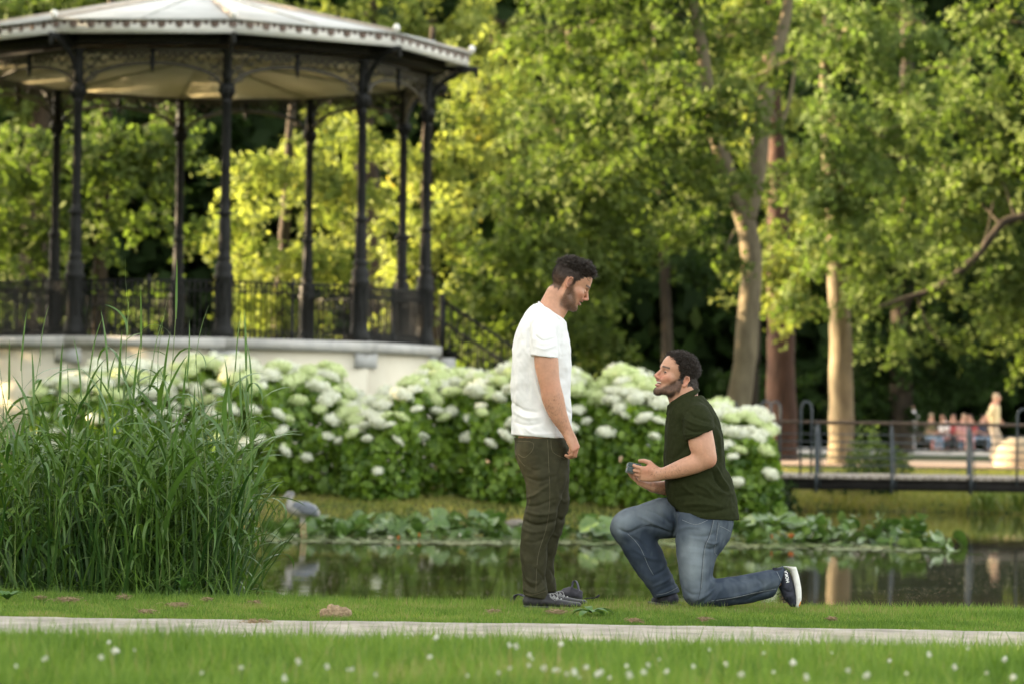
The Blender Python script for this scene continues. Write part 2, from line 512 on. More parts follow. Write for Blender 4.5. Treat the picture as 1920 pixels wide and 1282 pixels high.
# outward eave bracket (in local y-z plane, outward = -y)
mb = MB()
arc = [(0, -0.06 - 0.80 * (1 - math.cos(t)), CAPZ + 0.12 + 0.66 * math.sin(t)) for t in np.linspace(0, math.pi / 2, 9)]
mb.tube(arc, np.linspace(0.055, 0.04, 9), 6)
mb.tube([(0, -0.05, CAPZ + 0.80), (0, -0.86, CAPZ + 0.80)], 0.045, 6)
for c, r in (((0, -0.20, CAPZ + 0.60), 0.12), ((0, -0.42, CAPZ + 0.68), 0.07), ((0, -0.14, CAPZ + 0.38), 0.06)):
    mb.tube([(0, c[1] + r * math.cos(t), c[2] + r * math.sin(t)) for t in np.linspace(0, 2 * math.pi, 11)[:-1]], 0.016, 5, closed=True)
mb.lathe([(0.0, -0.16), (0.022, -0.13), (0.04, -0.08), (0.028, -0.03), (0.045, 0.0), (0.03, 0.05)], 8, (0, -0.84, CAPZ + 0.78))
for V_ in mb.V: V_[:, 1] -= BR
me_brk = mb.mesh('eave_bracket', True)
# arch with open scroll work, local: x along facet, y=0 plane at apothem, z world
AZ = CAPZ
def arch_z(x): return AZ + 0.02 + 0.42 * math.sqrt(max(0.0, 1 - (x / 1.16) ** 2))
mb = MB()
xs = np.linspace(-1.158, 1.158, 33)
arcp = [(x, -APO, arch_z(x)) for x in xs]
mb.tube(arcp, 0.034, 5)
mb.tube([(-1.17, -APO, AZ + 0.62), (1.17, -APO, AZ + 0.62)], 0.022, 5)
r_ = random.Random(3)
for sgn in (-1, 1):     # scrolls shrinking towards the crown of the arch
    x = 1.10
    while x > 0.06:
        zt, zb = AZ + 0.60, arch_z(x) + 0.02
        gap = zt - zb
        rr = min(0.115, max(0.035, gap * 0.36))
        zc = zt - rr - 0.008
        while zc - rr > zb - 0.05:
            th = np.linspace(0, 5.2, 12)
            k = np.linspace(1, 0.25, 12)
            mb.tube([(sgn * (x - rr * 0.6) + rr * kk * math.cos(t + x * 9), -APO, zc + rr * kk * math.sin(t + x * 9)) for t, kk in zip(th, k)], 0.019, 4)
            mb.tube([(sgn * (x - rr * 0.6) - rr * math.cos(t), -APO, zc + rr * math.sin(t)) for t in np.linspace(0, 3.4, 8)], 0.017, 4)
            zc -= 2.05 * rr
        x -= 2.0 * rr
me_arch = mb.mesh('arch_scrollwork', True)
# frieze with small repeating studs
mb = MB()
mb.tube([(-1.17, -APO, AZ + 0.665), (1.17, -APO, AZ + 0.665)], 0.02, 5)
for i in range(34):
    x = -1.14 + i * 2.28 / 33
    mb.tube([(x + 0.024 * math.cos(t), -APO - 0.305, AZ + 0.80 + 0.038 * math.sin(t)) for t in np.linspace(0, 2 * math.pi, 8)[:-1]], 0.010, 4, closed=True)
me_frz = mb.mesh('frieze', True)
mb = MB()
mb.lathe([(0.0, -0.30), (0.02, -0.26), (0.045, -0.16), (0.03, -0.10), (0.06, -0.06), (0.04, 0.0), (0.04, 0.10), (0.0, 0.10)], 8, (0, -APO - 0.04, AZ + 0.56))
me_pen = mb.mesh('pendant', True)
# railing
RH = 0.94
mb = MB()
mb.box((-HALF + 0.12, -APO - 0.025, F0 + RH - 0.035), (HALF - 0.12, -APO + 0.025, F0 + RH))
me_rail = mb.mesh('top_rail')
mb = MB()
mb.box((-HALF + 0.12, -APO - 0.012, F0 + 0.09), (HALF - 0.12, -APO + 0.012, F0 + 0.115))
mb.box((-HALF + 0.12, -APO - 0.012, F0 + RH - 0.20), (HALF - 0.12, -APO + 0.012, F0 + RH - 0.18))
me_rail2 = mb.mesh('lower_rail')
mb = MB()
mb.lathe([(0.012, 0.0), (0.03, 0.02), (0.03, 0.05), (0.013, 0.09), (0.022, 0.13), (0.011, 0.20), (0.011, RH - 0.22), (0.024, RH - 0.17), (0.011, RH - 0.12), (0.026, RH - 0.07), (0.012, RH - 0.03)], 6, (0, -APO, F0))
for s_ in (-1, 1):
    for zz in (0.12, RH - 0.14):
        mb.tube([(s_ * 0.03 + 0.021 * math.cos(t), -APO, F0 + zz + 0.028 * math.sin(t)) for t in np.linspace(0, 2 * math.pi, 8)[:-1]], 0.006, 3, closed=True)
me_bal = mb.mesh('baluster', True)
mb = MB()
mb.lathe([(0.0, 0), (0.05, 0), (0.05, 0.12), (0.032, 0.16), (0.032, 0.82), (0.045, 0.86), (0.045, 0.94), (0.02, 0.97), (0.03, 1.0), (0.0, 1.03)], 8, (0, -APO, F0))
me_newel = mb.mesh('railing_post', True)
mb = MB()
N = 10
hw = EAVE_R * math.sin(rad(18)); apo_e = EAVE_R * math.cos(rad(18))
for i in range(N + 1):
    x = -hw + 2 * hw * i / N
    big = [(0.066 * math.cos(t), 0.066 * math.sin(t)) for t in np.linspace(math.pi, 2 * math.pi, 9)]
    w_ = 0.066 if 0 < i < N else 0.05
    poly = [(max(-hw + 0.002, min(hw - 0.002, x + a)), EAVE_Z + 0.152 + b * 1.0) for a, b in big] + [(min(hw - 0.002, x + w_), EAVE_Z + 0.192), (max(-hw + 0.002, x - w_), EAVE_Z + 0.192)]
    mb.prism(poly, -apo_e - 0.012, -apo_e)
    if i < N:
        x += hw / N
        poly = [(x + 0.034 * math.cos(t), EAVE_Z + 0.170 + 0.034 * math.sin(t)) for t in np.linspace(math.pi, 2 * math.pi, 7)] + [(x + 0.034, EAVE_Z + 0.192), (x - 0.034, EAVE_Z + 0.192)]
        mb.prism(poly, -apo_e - 0.010, -apo_e)
me_scl = mb.mesh('scallop_trim')
# roof facets, soffit and ceiling
APX = 8.38
def tri_piece(r, z0, z1, name, r1=0.02, th=0.03):
    h, ap = r * math.sin(rad(18)), r * math.cos(rad(18)); h1, ap1 = r1 * math.sin(rad(18)), r1 * math.cos(rad(18))
    m = MB()
    m.add([(-h, -ap, z0), (h, -ap, z0), (h1, -ap1, z1), (-h1, -ap1, z1), (-h, -ap, z0 + th), (h, -ap, z0 + th), (h1, -ap1, z1 + th), (-h1, -ap1, z1 + th)],
          [(0, 3, 2, 1), (4, 5, 6, 7), (0, 1, 5, 4), (1, 2, 6, 5), (2, 3, 7, 6), (3, 0, 4, 7)])
    return m.mesh(name)
me_roof = tri_piece(EAVE_R + 0.06, EAVE_Z + 0.203, APX - 0.04, 'roof_panel')
me_soff = tri_piece(EAVE_R - 0.07, EAVE_Z + 0.10, EAVE_Z + 0.14, 'soffit', r1=BR + 0.05, th=0.02)
me_ceil = tri_piece(BR - 0.10, CAPZ + 0.66, CAPZ + 0.98, 'ceiling_panel', th=0.02)
mb = MB(); mb.tube([(0, -(EAVE_R + 0.05), EAVE_Z + 0.245), (0, -0.1, APX)], 0.032, 6)
me_hip = mb.mesh('hip_roll', True)
mb = MB(); mb.tube([(0, -(EAVE_R + 0.05) * math.cos(rad(18)), EAVE_Z + 0.245), (0, -0.1, APX)], 0.02, 5)
me_bat = mb.mesh('batten', True)
mb = MB(); mb.tube([(0, -(BR - 0.25), CAPZ + 0.655), (0, -0.1, CAPZ + 0.95)], 0.022, 5)
me_crib = mb.mesh('ceiling_rib', True)
mb = MB(); mb.sphere((0, 0, 0), (0.06, 0.06, 0.07), 8, 6); me_knob = mb.mesh('eave_knob', True)
for k in range(10):
    p = lambda n, me, m, half=True, par=band: put(link(n, me, m, par), k, half)
    p('wall_panel', me_wall, m_wallp); p('coping', me_cop, m_cope); p('corner_block', me_blk, m_stone, False)
    p('column', me_col, m_iron, False); p('eave_bracket', me_brk, m_iron, False)
    f = p('fascia', me_fas, m_white)
    sc_ = link('scallop_trim', me_scl, m_brown, f)
    p('entablature', me_ent, m_iron); p('arch_scrollwork', me_arch, m_iron2); p('frieze', me_frz, m_iron2); p('pendant', me_pen, m_iron)
    p('roof_panel', me_roof, m_zinc); p('soffit', me_soff, m_ceil); p('ceiling_panel', me_ceil, m_ceil)
    p('hip_roll', me_hip, m_batten, False); p('batten', me_bat, m_zinc); p('ceiling_rib', me_crib, m_ceil, False)
    kb = p('eave_knob', me_knob, m_white, False)
    a = bang(k); kb.location = (EAVE_R * 1.01 * math.sin(a), -EAVE_R * 1.01 * math.cos(a), EAVE_Z + 0.30)
    if k != 5:
        rl = p('railing', me_rail, m_iron)
        link('lower_rail', me_rail2, m_iron, rl)
        for i in range(23):
            x = -HALF + 0.19 + i * (2 * HALF - 0.38) / 22
            if i == 11: continue
            link('baluster', me_bal, m_iron, rl, (x, 0, 0))
        link('railing_post', me_newel, m_iron, rl)
mb = MB(); mb.lathe([(4.0, FLOOR - 0.02), (0.0, FLOOR - 0.015)], 20)
mb.build('floor', m_floor, band)
mb = MB(); mb.lathe([(0.16, APX - 0.08), (0.16, APX + 0.04), (0.07, APX + 0.08), (0.05, APX + 0.3), (0.1, APX + 0.38), (0.0, APX + 0.6)], 10)
mb.build('finial', m_iron, band, True)
# stair with handrails going down on the right
st = Vector((3.55, 1.6, 0)); sdir = Vector((0.93, 0.25, 0)).normalized(); sper = Vector((-sdir.y, sdir.x, 0))
stair = link('stair', None, None, band)
for i in range(13):
    mb = MB(); zt = FLOOR - 0.168 * (i + 1)
    M = Matrix.Translation(st + sdir * (0.45 + 0.26 * i)) @ Matrix.Rotation(math.atan2(sdir.y, sdir.x), 4, 'Z')
    mb.box((0, -1.0, max(-0.1, zt - 0.30)), (0.27, 1.0, zt), M)
    mb.build('step', m_stone, stair)
for s_ in (-1.02, 1.02):
    mb = MB()
    p0 = st + sdir * 0.45 + sper * s_; p1 = st + sdir * 3.9 + sper * s_
    def rp(t, z): 
        q = p0.lerp(p1, t); return (q.x, q.y, (FLOOR - 0.1) * (1 - t) + 0.0 * t + z)
    mb.tube([rp(0, RH), rp(1, RH)], 0.03, 6)
    mb.tube([rp(0, 0.12), rp(1, 0.12)], 0.018, 5)
    for i in range(30):
        mb.tube([rp((i + 0.5) / 30, 0.10), rp((i + 0.5) / 30, RH)], 0.011, 4)
    for t_ in (0.0, 1.0):
        mb.tube([rp(t_, -0.05), rp(t_, RH + 0.12)], 0.045, 6)
    mb.build('stair_handrail', m_iron, stair)

# ---------------------------------------------------------------- footbridge
BRY = 47.5
def bz(py, px, Y=BRY): return at(px, py, Y).z
m_rail_wood = mat('handrail_wood', (0.075, 0.052, 0.038), (0.12, 0.085, 0.06), scale=10, rough=0.7)
m_post = mat('bridge_grey_steel', (0.028, 0.038, 0.044), (0.055, 0.070, 0.080), scale=12, rough=0.5, spec=0.5)
m_plank = mat('bridge_planks', (0.30, 0.26, 0.22), (0.44, 0.39, 0.33), scale=9, rough=0.9, bump=(40, 0.5, 0.01))
m_beam = mat('bridge_beam', (0.018, 0.017, 0.016), (0.035, 0.032, 0.03), scale=6, rough=0.8)
x0 = at(1432, 880, BRY).x
x1 = 14.5
DECK = 0.96 - (880 - 784) * BRY / FPX
bridge = thing('footbridge', ((x0 + x1) / 2, BRY + 0.9, DECK), 'low footbridge with dark beam, thin wires and brown handrail crossing the pond at the right', 'bridge')
def blink(n, me, m, par=bridge):
    o = link(n, me, m, par); return o
bcx = (x0 + x1) / 2
L = (x1 - x0) / 2
mb = MB(); mb.box((-L, -0.86, -0.24), (L, -0.70, -0.07)); mb.build('beam', m_beam, bridge)
mb = MB(); mb.box((-L, 0.72, -0.24), (L, 0.88, -0.07)); mb.build('beam', m_beam, bridge)
mb = MB(); mb.box((-0.064, -0.95, -0.065), (0.064, 0.97, 0.0)); me_pl = mb.mesh('plank')
npl = int(2 * L / 0.14)
for i in range(npl):
    o = blink('plank', me_pl, m_plank)
    o.location = (-L + 0.07 + i * 0.14, random.uniform(-0.02, 0.02), random.uniform(-0.006, 0.006))
HRZ = at(1600, 792, BRY).z - DECK
for yy, nm in ((-0.86, 1), (0.88, 0)):
    mb = MB(); mb.tube([(-L - 0.2, yy, HRZ), (L, yy, HRZ)], 0.027, 8); mb.build('handrail', m_rail_wood, bridge, True)
    for j in range(5):
        mb = MB(); z_ = 0.14 + j * (HRZ - 0.2) / 5
        mb.tube([(-L, yy, z_), (L, yy, z_)], 0.006, 4); mb.build('wire', m_post, bridge)
mb = MB()
mb.tube([(0, -0.10, -0.28), (0, -0.12, -0.05), (0, -0.03, 0.35), (0, 0.0, 0.62), (0, 0.02, 0.86)], [0.026, 0.026, 0.024, 0.022, 0.018], 6)
mb.tube([(0.07, -0.08, -0.2), (0.055, -0.02, 0.3), (0.0, 0.02, 0.84)], 0.012, 5)
me_bp = mb.mesh('post', True)
for px in (1530, 1672, 1820, 1968, 2116, 2270):
    for yy in (-0.86, 0.88):
        o = blink('post', me_bp, m_post)
        o.location = (at(px, 850, BRY).x - bcx + (0.22 if yy > 0 else 0), yy, 0)
# tall hooped bars at the left end
mb = MB()
mb.tube([(-0.085, 0, -0.08), (-0.085, 0, 1.0), (-0.07, 0, 1.08), (-0.03, 0, 1.13), (0.03, 0, 1.13), (0.07, 0, 1.08), (0.085, 0, 1.0), (0.085, 0, -0.08)], 0.018, 6)
me_hoop = mb.mesh('hoop_bar', True)
for px, yy in ((1390, 1.2), (1436, -0.75), (1467, 0.5), (1511, -0.9)):
    o = blink('hoop_bar', me_hoop, m_post); o.location = (at(px, 850, BRY).x - bcx, yy, 0.02)
o = blink('hoop_bar', me_hoop, m_post); o.location = (at(1915, 850, BRY).x - bcx, -1.0, -0.05)
mb = MB()
mb.tube([(0, 0, -1.1), (0, 0, -0.2)], 0.10, 8)
me_pile = mb.mesh('pile', True)
for xx in (-L + 0.35, L - 5.0):
    for yy in (-0.75, 0.8):
        blink('pile', me_pile, m_beam).location = (xx, yy, 0)
# ---------------------------------------------------------------- trees
def leafmat(name, c1, c2, transl=0.4, tcol=(1.05, 1.25, 0.50), rough=0.7, c3=None):
    return mat(name, c1, c2, attr='tint', transl=transl, tcol=tcol, rough=rough, spec=0.10, c3=c3)
m_leaf = {
 'mid':    leafmat('leaf_mid_green', (0.050, 0.077, 0.021), (0.132, 0.168, 0.050), c3=(0.16, 0.18, 0.05)),
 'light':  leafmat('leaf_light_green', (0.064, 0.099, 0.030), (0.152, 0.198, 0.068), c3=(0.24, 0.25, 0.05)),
 'yellow': leafmat('leaf_sunlit_gold', (0.085, 0.132, 0.030), (0.235, 0.275, 0.085), 0.50, tcol=(1.22, 1.20, 0.60), c3=(0.32, 0.22, 0.03)),  # sunlit gold of the crowns is put into this leaf colour
 'dark':   leafmat('leaf_shade_green', (0.010, 0.021, 0.006), (0.030, 0.055, 0.014), c3=(0.05, 0.07, 0.018)),  # shade of the hollows is put into this darker leaf colour
}
m_bark = {
 'tan': mat('bark_tan', (0.095, 0.078, 0.050), (0.175, 0.145, 0.092), scale=5, rough=0.95, bump=(18, 0.8, 0.03), stretch=(1, 1, 0.35)),
 'red': mat('bark_reddish', (0.028, 0.016, 0.011), (0.060, 0.032, 0.022), scale=5, rough=0.95, bump=(15, 0.8, 0.04), stretch=(1, 1, 0.3)),
 'dark': mat('bark_dark', (0.022, 0.017, 0.012), (0.055, 0.042, 0.027), scale=5, rough=0.95, bump=(15, 0.8, 0.03), stretch=(1, 1, 0.35)),
}
def smooth_path(P, n):
    P = np.asarray(P, float)
    t = np.linspace(0, len(P) - 1, n)
    i = np.clip(t.astype(int), 0, len(P) - 2); f = (t - i)[:, None]
    p0 = P[np.maximum(i - 1, 0)]; p1 = P[i]; p2 = P[i + 1]; p3 = P[np.minimum(i + 2, len(P) - 1)]
    return 0.5 * ((2 * p1) + (-p0 + p2) * f + (2 * p0 - 5 * p1 + 4 * p2 - p3) * f ** 2 + (-p0 + 3 * p1 - 3 * p2 + p3) * f ** 3)
def make_tree(name, d, trunks, blobs, leaf, bark, label, group, seed, leafL=0.165, limb=True, dens=1.0, twigs=(), droop=0.45):
    """trunks: list of [(px,py,width_px,dy)...] at depth d; blobs: (px,py,rx,ry,dy,rz,density)"""
    rng = np.random.default_rng(seed)
    base = at(trunks[0][0][0], trunks[0][0][1], d)
    gz = float(ground_z(base.x, d))
    root = thing(name, (base.x, d, gz), label, 'tree', group)
    org = np.array((base.x, d, gz))
    k = d / FPX
    mb = MB(); skel = []
    for tp in trunks:
        P = [np.array([*at(q[0], q[1], d + (q[3] if len(q) > 3 else 0))]) - org for q in tp]
        W = [q[2] * k / 2 for q in tp]
        P4 = np.column_stack([np.array(P), np.array(W)])
        if tp is trunks[0]:
            P4 = np.vstack([[P4[0, 0], P4[0, 1], min(P4[0, 2], 0.0) - 0.15, P4[0, 3] * 1.25], P4])
        Q = smooth_path(P4, 6 * len(P4))
        Q[:, :2] += vnoise(Q[:, :3], 1.3, seed)[:, None] * 0.03
        mb.tube(Q[:, :3], np.maximum(Q[:, 3], 0.015) * (1 + 0.06 * vnoise(Q[:, :3], 3.0, seed + 1)), 12)
        skel.append(Q)
    SK = np.vstack(skel)
    SK = SK[SK[:, 2] > 4.9] if (SK[:, 2] > 4.9).any() else SK
    Vs, Fs, Ts, n = [], [], [], 0
    for b in blobs:
        px, py, rx, ry = b[:4]
        dy = b[4] if len(b) > 4 else 0.0
        dn = b[5] if len(b) > 5 else 1.0
        c = np.array([*at(px, py, d + dy)]) - org
        kk = (d + dy) / FPX
        R = np.array((rx * kk, max(rx, ry) * kk * 0.8, ry * kk))
        if limb:
            j = np.argmin(((SK[:, :3] - c) ** 2).sum(1) + 0.6 * np.maximum(0, SK[:, 2] - c[2]) ** 2)
            a = SK[j, :3]
            mid = (a + c) / 2 + np.array((0, 0, 0.12 * np.linalg.norm(c - a)))
            Q = smooth_path([a, mid, c], 9)
            r0 = min(SK[j, 3] * 0.3, 0.035)
            if c[2] < a[2] + 0.3: r0 *= 0.35
            if c[2] > a[2] + 0.3 or np.linalg.norm(c - a) < 1.3: mb.tube(Q, np.linspace(r0, min(r0, 0.015), 9), 6)
        area = math.pi * R[0] * R[2]
        ncl = max(4, int(area * 7.5 * dn * dens))
        u = rand_unit(ncl, rng) * (rng.uniform(0.15, 1.0, (ncl, 1)) ** 0.45)
        cc = c + u * R * (1 + 0.12 * rng.normal(size=(ncl, 1)))
        if limb and c[2] > 6.0:
            for i in rng.choice(ncl, min(ncl, 5), replace=False):
                mid = (c + cc[i]) / 2 + rng.normal(size=3) * 0.1
                mb.tube(smooth_path([c, mid, cc[i]], 5), np.linspace(0.022, 0.008, 5), 4)
        # clumps: sprays of leaves hanging from a few twigs
        per = max(8, int(22 * (0.15 / leafL) ** 1.2))
        ctint = rng.uniform(0, 1, ncl); cN = unit(u * np.array((0.8, 0.8, 0.9)) + np.array((0, -0.15, 0.55)) + 0.35 * rng.normal(size=(ncl, 3)))
        tw = 3
        for t_ in range(tw):
            dirv = rand_unit(ncl, rng); dirv[:, 2] = dirv[:, 2] * 0.5 - droop; dirv = unit(dirv)
            ln = rng.uniform(0.35, 0.8, ncl)
            s = rng.uniform(0, 1, (ncl, per))
            Cc = cc[:, None] + dirv[:, None] * (s * ln[:, None])[..., None] + rng.normal(size=(ncl, per, 3)) * 0.085
            Cc[..., 2] -= 0.25 * s ** 2 * ln[:, None]
            Cc = Cc.reshape(-1, 3); m_ = len(Cc)
            D = np.repeat(dirv, per, 0) * 0.6 + rand_unit(m_, rng)
            N = rng.normal(size=(m_, 3)) * 0.38 + np.repeat(cN, per, 0)
            LL = leafL * rng.uniform(0.65, 1.25, m_)
            V, F = leaf_quads(Cc, D, N, LL, LL * 0.62, fold=0.1)
            Vs.append(V); Fs.append(F + n); n += len(V)
            tt = np.clip(0.65 * np.repeat(ctint, per) + 0.35 * rng.uniform(0, 1, m_), 0, 1)
            Ts.append(np.repeat(tt, 4))
    for tp in twigs:
        P = [np.array([*at(q[0], q[1], d + (q[3] if len(q) > 3 else 0))]) - org for q in tp]
        W = [q[2] * k / 2 for q in tp]
        Q = smooth_path(np.column_stack([np.array(P), np.array(W)]), 6 * len(P))
        mb.tube(Q[:, :3], Q[:, 3], 6)
    mb.build('trunk', m_bark[bark], root, True)
    if Vs:
        link('crown', new_mesh('crown', np.vstack(Vs), np.vstack(Fs), tint=np.concatenate(Ts)), m_leaf[leaf], root)
    return root
GT = 'trees around the pond'
# the leaning forked tree
make_tree('tree', 60, [[(1372, 880, 52), (1384, 760, 46), (1399, 640, 43), (1408, 520, 40), (1402, 440, 38), (1392, 395, 40)],
                       [(1392, 400, 38), (1362, 320, 32), (1338, 230, 28), (1322, 120, 24), (1300, 0, 18), (1285, -160, 12)],
                       [(1398, 410, 40), (1420, 320, 36), (1428, 250, 32), (1442, 140, 26), (1475, 20, 20), (1490, -140, 12)]],
          [(1130, 330, 110, 120, -2), (1040, 230, 100, 110, 0), (1220, 180, 120, 130, -1), (1060, 60, 120, 100, 1), (1200, 40, 130, 90, 0),
           (1340, 70, 110, 80, 1), (1150, 460, 120, 70, -1), (1000, 400, 100, 110, -1, 1.1), (960, 560, 110, 90, 0), (1080, 590, 100, 70, 1),
           (1290, 330, 80, 70, 0), (1250, 430, 70, 50, 1), (1470, 330, 60, 40, 1), (1450, 60, 80, 70, 2), (880, 620, 80, 80, 1),
           (1130, 660, 60, 60, 1, 0.8), (1380, 200, 70, 80, -2.5), (1400, 330, 50, 35, -2.5, .8), (1310, 170, 80, 80, -2.5), (1440, 130, 60, 50, -2.5, .7), (1040, 500, 90, 70, -1.5), (900, 480, 60, 70, 0), (1280, -120, 200, 80, 0), (1100, -100, 160, 80, 0), (1470, -120, 120, 80, 0), (1360, 470, 50, 30, -1, .7)],
          'mid', 'tan', 'leaning tree with a tan trunk forking high up, behind the kneeling man', GT, 11,
          twigs=[[(1445, 250, 10), (1462, 240, 8), (1480, 190, 7), (1492, 120, 6), (1502, 90, 4)], [(1420, 230, 7), (1424, 160, 6), (1440, 110, 5), (1470, 95, 4)],
                 [(1462, 240, 6), (1440, 180, 5), (1452, 120, 4)], [(1310, 160, 9), (1330, 232, 7), (1400, 235, 6), (1445, 250, 6)]])
make_tree('tree', 74, [[(1466, 880, 62), (1465, 700, 54), (1462, 560, 48), (1460, 430, 42), (1455, 250, 30), (1440, 60, 22)]],
          [(1440, 480, 70, 80, -2, 1.0), (1470, 560, 50, 50, -2, .8), (1500, 470, 60, 70, -2, .8), (1480, 380, 50, 60, 1), (1430, 240, 80, 100, 2), (1400, 60, 110, 100, 2), (1520, 40, 80, 70, 2), (1450, -100, 160, 80)],
          'yellow', 'red', 'thick dark reddish trunk standing between the leaning tree and the pale straight trunk', GT, 12)
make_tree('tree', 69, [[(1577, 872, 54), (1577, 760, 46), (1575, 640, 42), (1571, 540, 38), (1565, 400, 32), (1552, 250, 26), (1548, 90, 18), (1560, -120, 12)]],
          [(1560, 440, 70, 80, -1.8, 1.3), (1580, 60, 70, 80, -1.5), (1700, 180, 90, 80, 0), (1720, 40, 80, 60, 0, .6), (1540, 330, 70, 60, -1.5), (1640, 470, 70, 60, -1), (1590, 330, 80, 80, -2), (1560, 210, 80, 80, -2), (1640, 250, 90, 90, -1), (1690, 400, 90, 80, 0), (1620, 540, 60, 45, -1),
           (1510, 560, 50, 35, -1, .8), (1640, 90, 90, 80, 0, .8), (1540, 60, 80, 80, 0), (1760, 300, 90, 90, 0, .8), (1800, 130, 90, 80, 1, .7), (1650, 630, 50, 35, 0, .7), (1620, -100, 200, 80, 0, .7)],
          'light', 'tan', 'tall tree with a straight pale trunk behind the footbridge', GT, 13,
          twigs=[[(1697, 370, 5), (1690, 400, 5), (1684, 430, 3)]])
make_tree('tree', 64, [[(2060, 880, 80), (2050, 600, 70), (2030, 380, 60), (2020, 100, 40)],
                       [(2034, 400, 24), (1960, 400, 18), (1890, 414, 16), (1862, 440, 16), (1830, 482, 14), (1760, 538, 12), (1700, 560, 10), (1648, 575, 5)]],
          [(1870, 330, 90, 90, 1), (1800, 380, 80, 80, 1.5), (1780, 200, 80, 80, 1.5, .8), (1900, 450, 70, 50, 1), (1720, 620, 60, 40, 1.5, .8), (1840, 600, 70, 40, 1.5, .8), (1930, 660, 60, 50, 2, .8), (1790, 470, 50, 40, -1, .7), (1900, 180, 80, 90, 1), (1880, 520, 70, 50, 1, .8), (1960, 560, 80, 80, 1), (1750, 500, 50, 40, 2, .6), (1860, 40, 80, 60, 1, .8), (2040, 250, 140, 160), (1810, 420, 50, 40, 2, .7), (1960, -80, 150, 80), (1750, 480, 60, 50, 1.5, .8)],
          'mid', 'dark', 'tree whose long upcurved bough reaches in from the right over the bridge', GT, 14,
          twigs=[[(1720, 555, 5), (1735, 600, 4), (1760, 640, 3), (1775, 650, 2)], [(1830, 482, 4), (1850, 440, 4), (1862, 380, 3)]])
# behind the bandstand
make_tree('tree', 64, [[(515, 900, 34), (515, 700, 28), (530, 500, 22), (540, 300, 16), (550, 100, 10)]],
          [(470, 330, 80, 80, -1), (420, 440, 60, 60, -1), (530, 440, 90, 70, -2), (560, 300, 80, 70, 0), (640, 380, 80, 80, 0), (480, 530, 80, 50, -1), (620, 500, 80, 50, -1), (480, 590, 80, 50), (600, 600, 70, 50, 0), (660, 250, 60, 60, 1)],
          'yellow', 'dark', 'sunlit golden green tree glowing between the middle columns of the bandstand', GT, 15)
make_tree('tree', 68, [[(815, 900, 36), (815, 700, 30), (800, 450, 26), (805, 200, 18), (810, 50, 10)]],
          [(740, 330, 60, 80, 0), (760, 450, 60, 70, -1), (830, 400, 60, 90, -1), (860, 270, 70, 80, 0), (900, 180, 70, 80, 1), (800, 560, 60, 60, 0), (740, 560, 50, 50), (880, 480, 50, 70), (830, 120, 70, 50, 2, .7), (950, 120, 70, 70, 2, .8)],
          'yellow', 'dark', 'sunlit yellow green tree just right of the bandstand columns', GT, 16)
make_tree('tree', 60.5, [[(185, 900, 40), (185, 700, 34), (190, 450, 28), (200, 200, 22), (210, 0, 14)]],
          [(180, 300, 60, 80, -1.5), (185, 420, 50, 60, -1.5), (60, 300, 100, 80, 0), (200, 260, 100, 70, 0), (300, 300, 80, 70, 0), (90, 420, 90, 60, 0), (250, 380, 60, 50, 1, .6), (40, 520, 70, 50), (350, 400, 50, 60, 1, .6), (320, 230, 70, 50, 1), (240, 560, 90, 40, 1, .8), (-60, 400, 90, 130)],
          'mid', 'dark', 'broad green tree with shadowy hollows behind the bandstand at the left', GT, 17, leafL=0.19)
make_tree('tree', 84, [[(60, 880, 60), (60, 500, 50), (80, 200, 40), (90, 0, 20)]],
          [(40, 30, 130, 60), (190, 20, 110, 60), (320, 30, 90, 60, 0, .7), (60, 160, 110, 60), (-60, 120, 100, 110), (130, -80, 200, 70)],
          'mid', 'dark', 'leafy tree rising above the left eave of the bandstand', GT, 18, leafL=0.2)
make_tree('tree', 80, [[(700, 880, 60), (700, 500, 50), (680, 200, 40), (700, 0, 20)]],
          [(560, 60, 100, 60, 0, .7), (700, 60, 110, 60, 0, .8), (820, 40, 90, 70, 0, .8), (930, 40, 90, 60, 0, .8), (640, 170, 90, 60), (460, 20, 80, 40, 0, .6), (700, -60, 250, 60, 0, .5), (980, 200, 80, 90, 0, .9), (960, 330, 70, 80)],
          'yellow', 'dark', 'sunlit pale yellow green tree showing above the right eave of the bandstand', GT, 19, leafL=0.2)
# darker trees standing further back on the right
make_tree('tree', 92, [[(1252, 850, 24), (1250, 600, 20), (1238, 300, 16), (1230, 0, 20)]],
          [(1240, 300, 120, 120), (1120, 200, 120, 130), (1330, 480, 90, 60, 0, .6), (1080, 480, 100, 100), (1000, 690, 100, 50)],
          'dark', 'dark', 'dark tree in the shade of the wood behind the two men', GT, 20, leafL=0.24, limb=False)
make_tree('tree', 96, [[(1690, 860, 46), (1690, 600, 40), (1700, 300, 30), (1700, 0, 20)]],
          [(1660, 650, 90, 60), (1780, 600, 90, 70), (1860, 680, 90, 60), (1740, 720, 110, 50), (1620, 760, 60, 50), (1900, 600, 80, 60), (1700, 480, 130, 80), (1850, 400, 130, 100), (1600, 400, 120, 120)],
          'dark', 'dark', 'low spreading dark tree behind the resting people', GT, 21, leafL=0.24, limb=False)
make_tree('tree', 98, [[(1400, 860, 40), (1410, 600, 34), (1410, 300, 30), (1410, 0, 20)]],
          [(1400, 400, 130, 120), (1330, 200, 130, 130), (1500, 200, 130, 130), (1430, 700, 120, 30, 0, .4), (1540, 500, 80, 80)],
          'dark', 'dark', 'dark tree deep in the wood between the two lit trunks', GT, 22, leafL=0.24, limb=False)
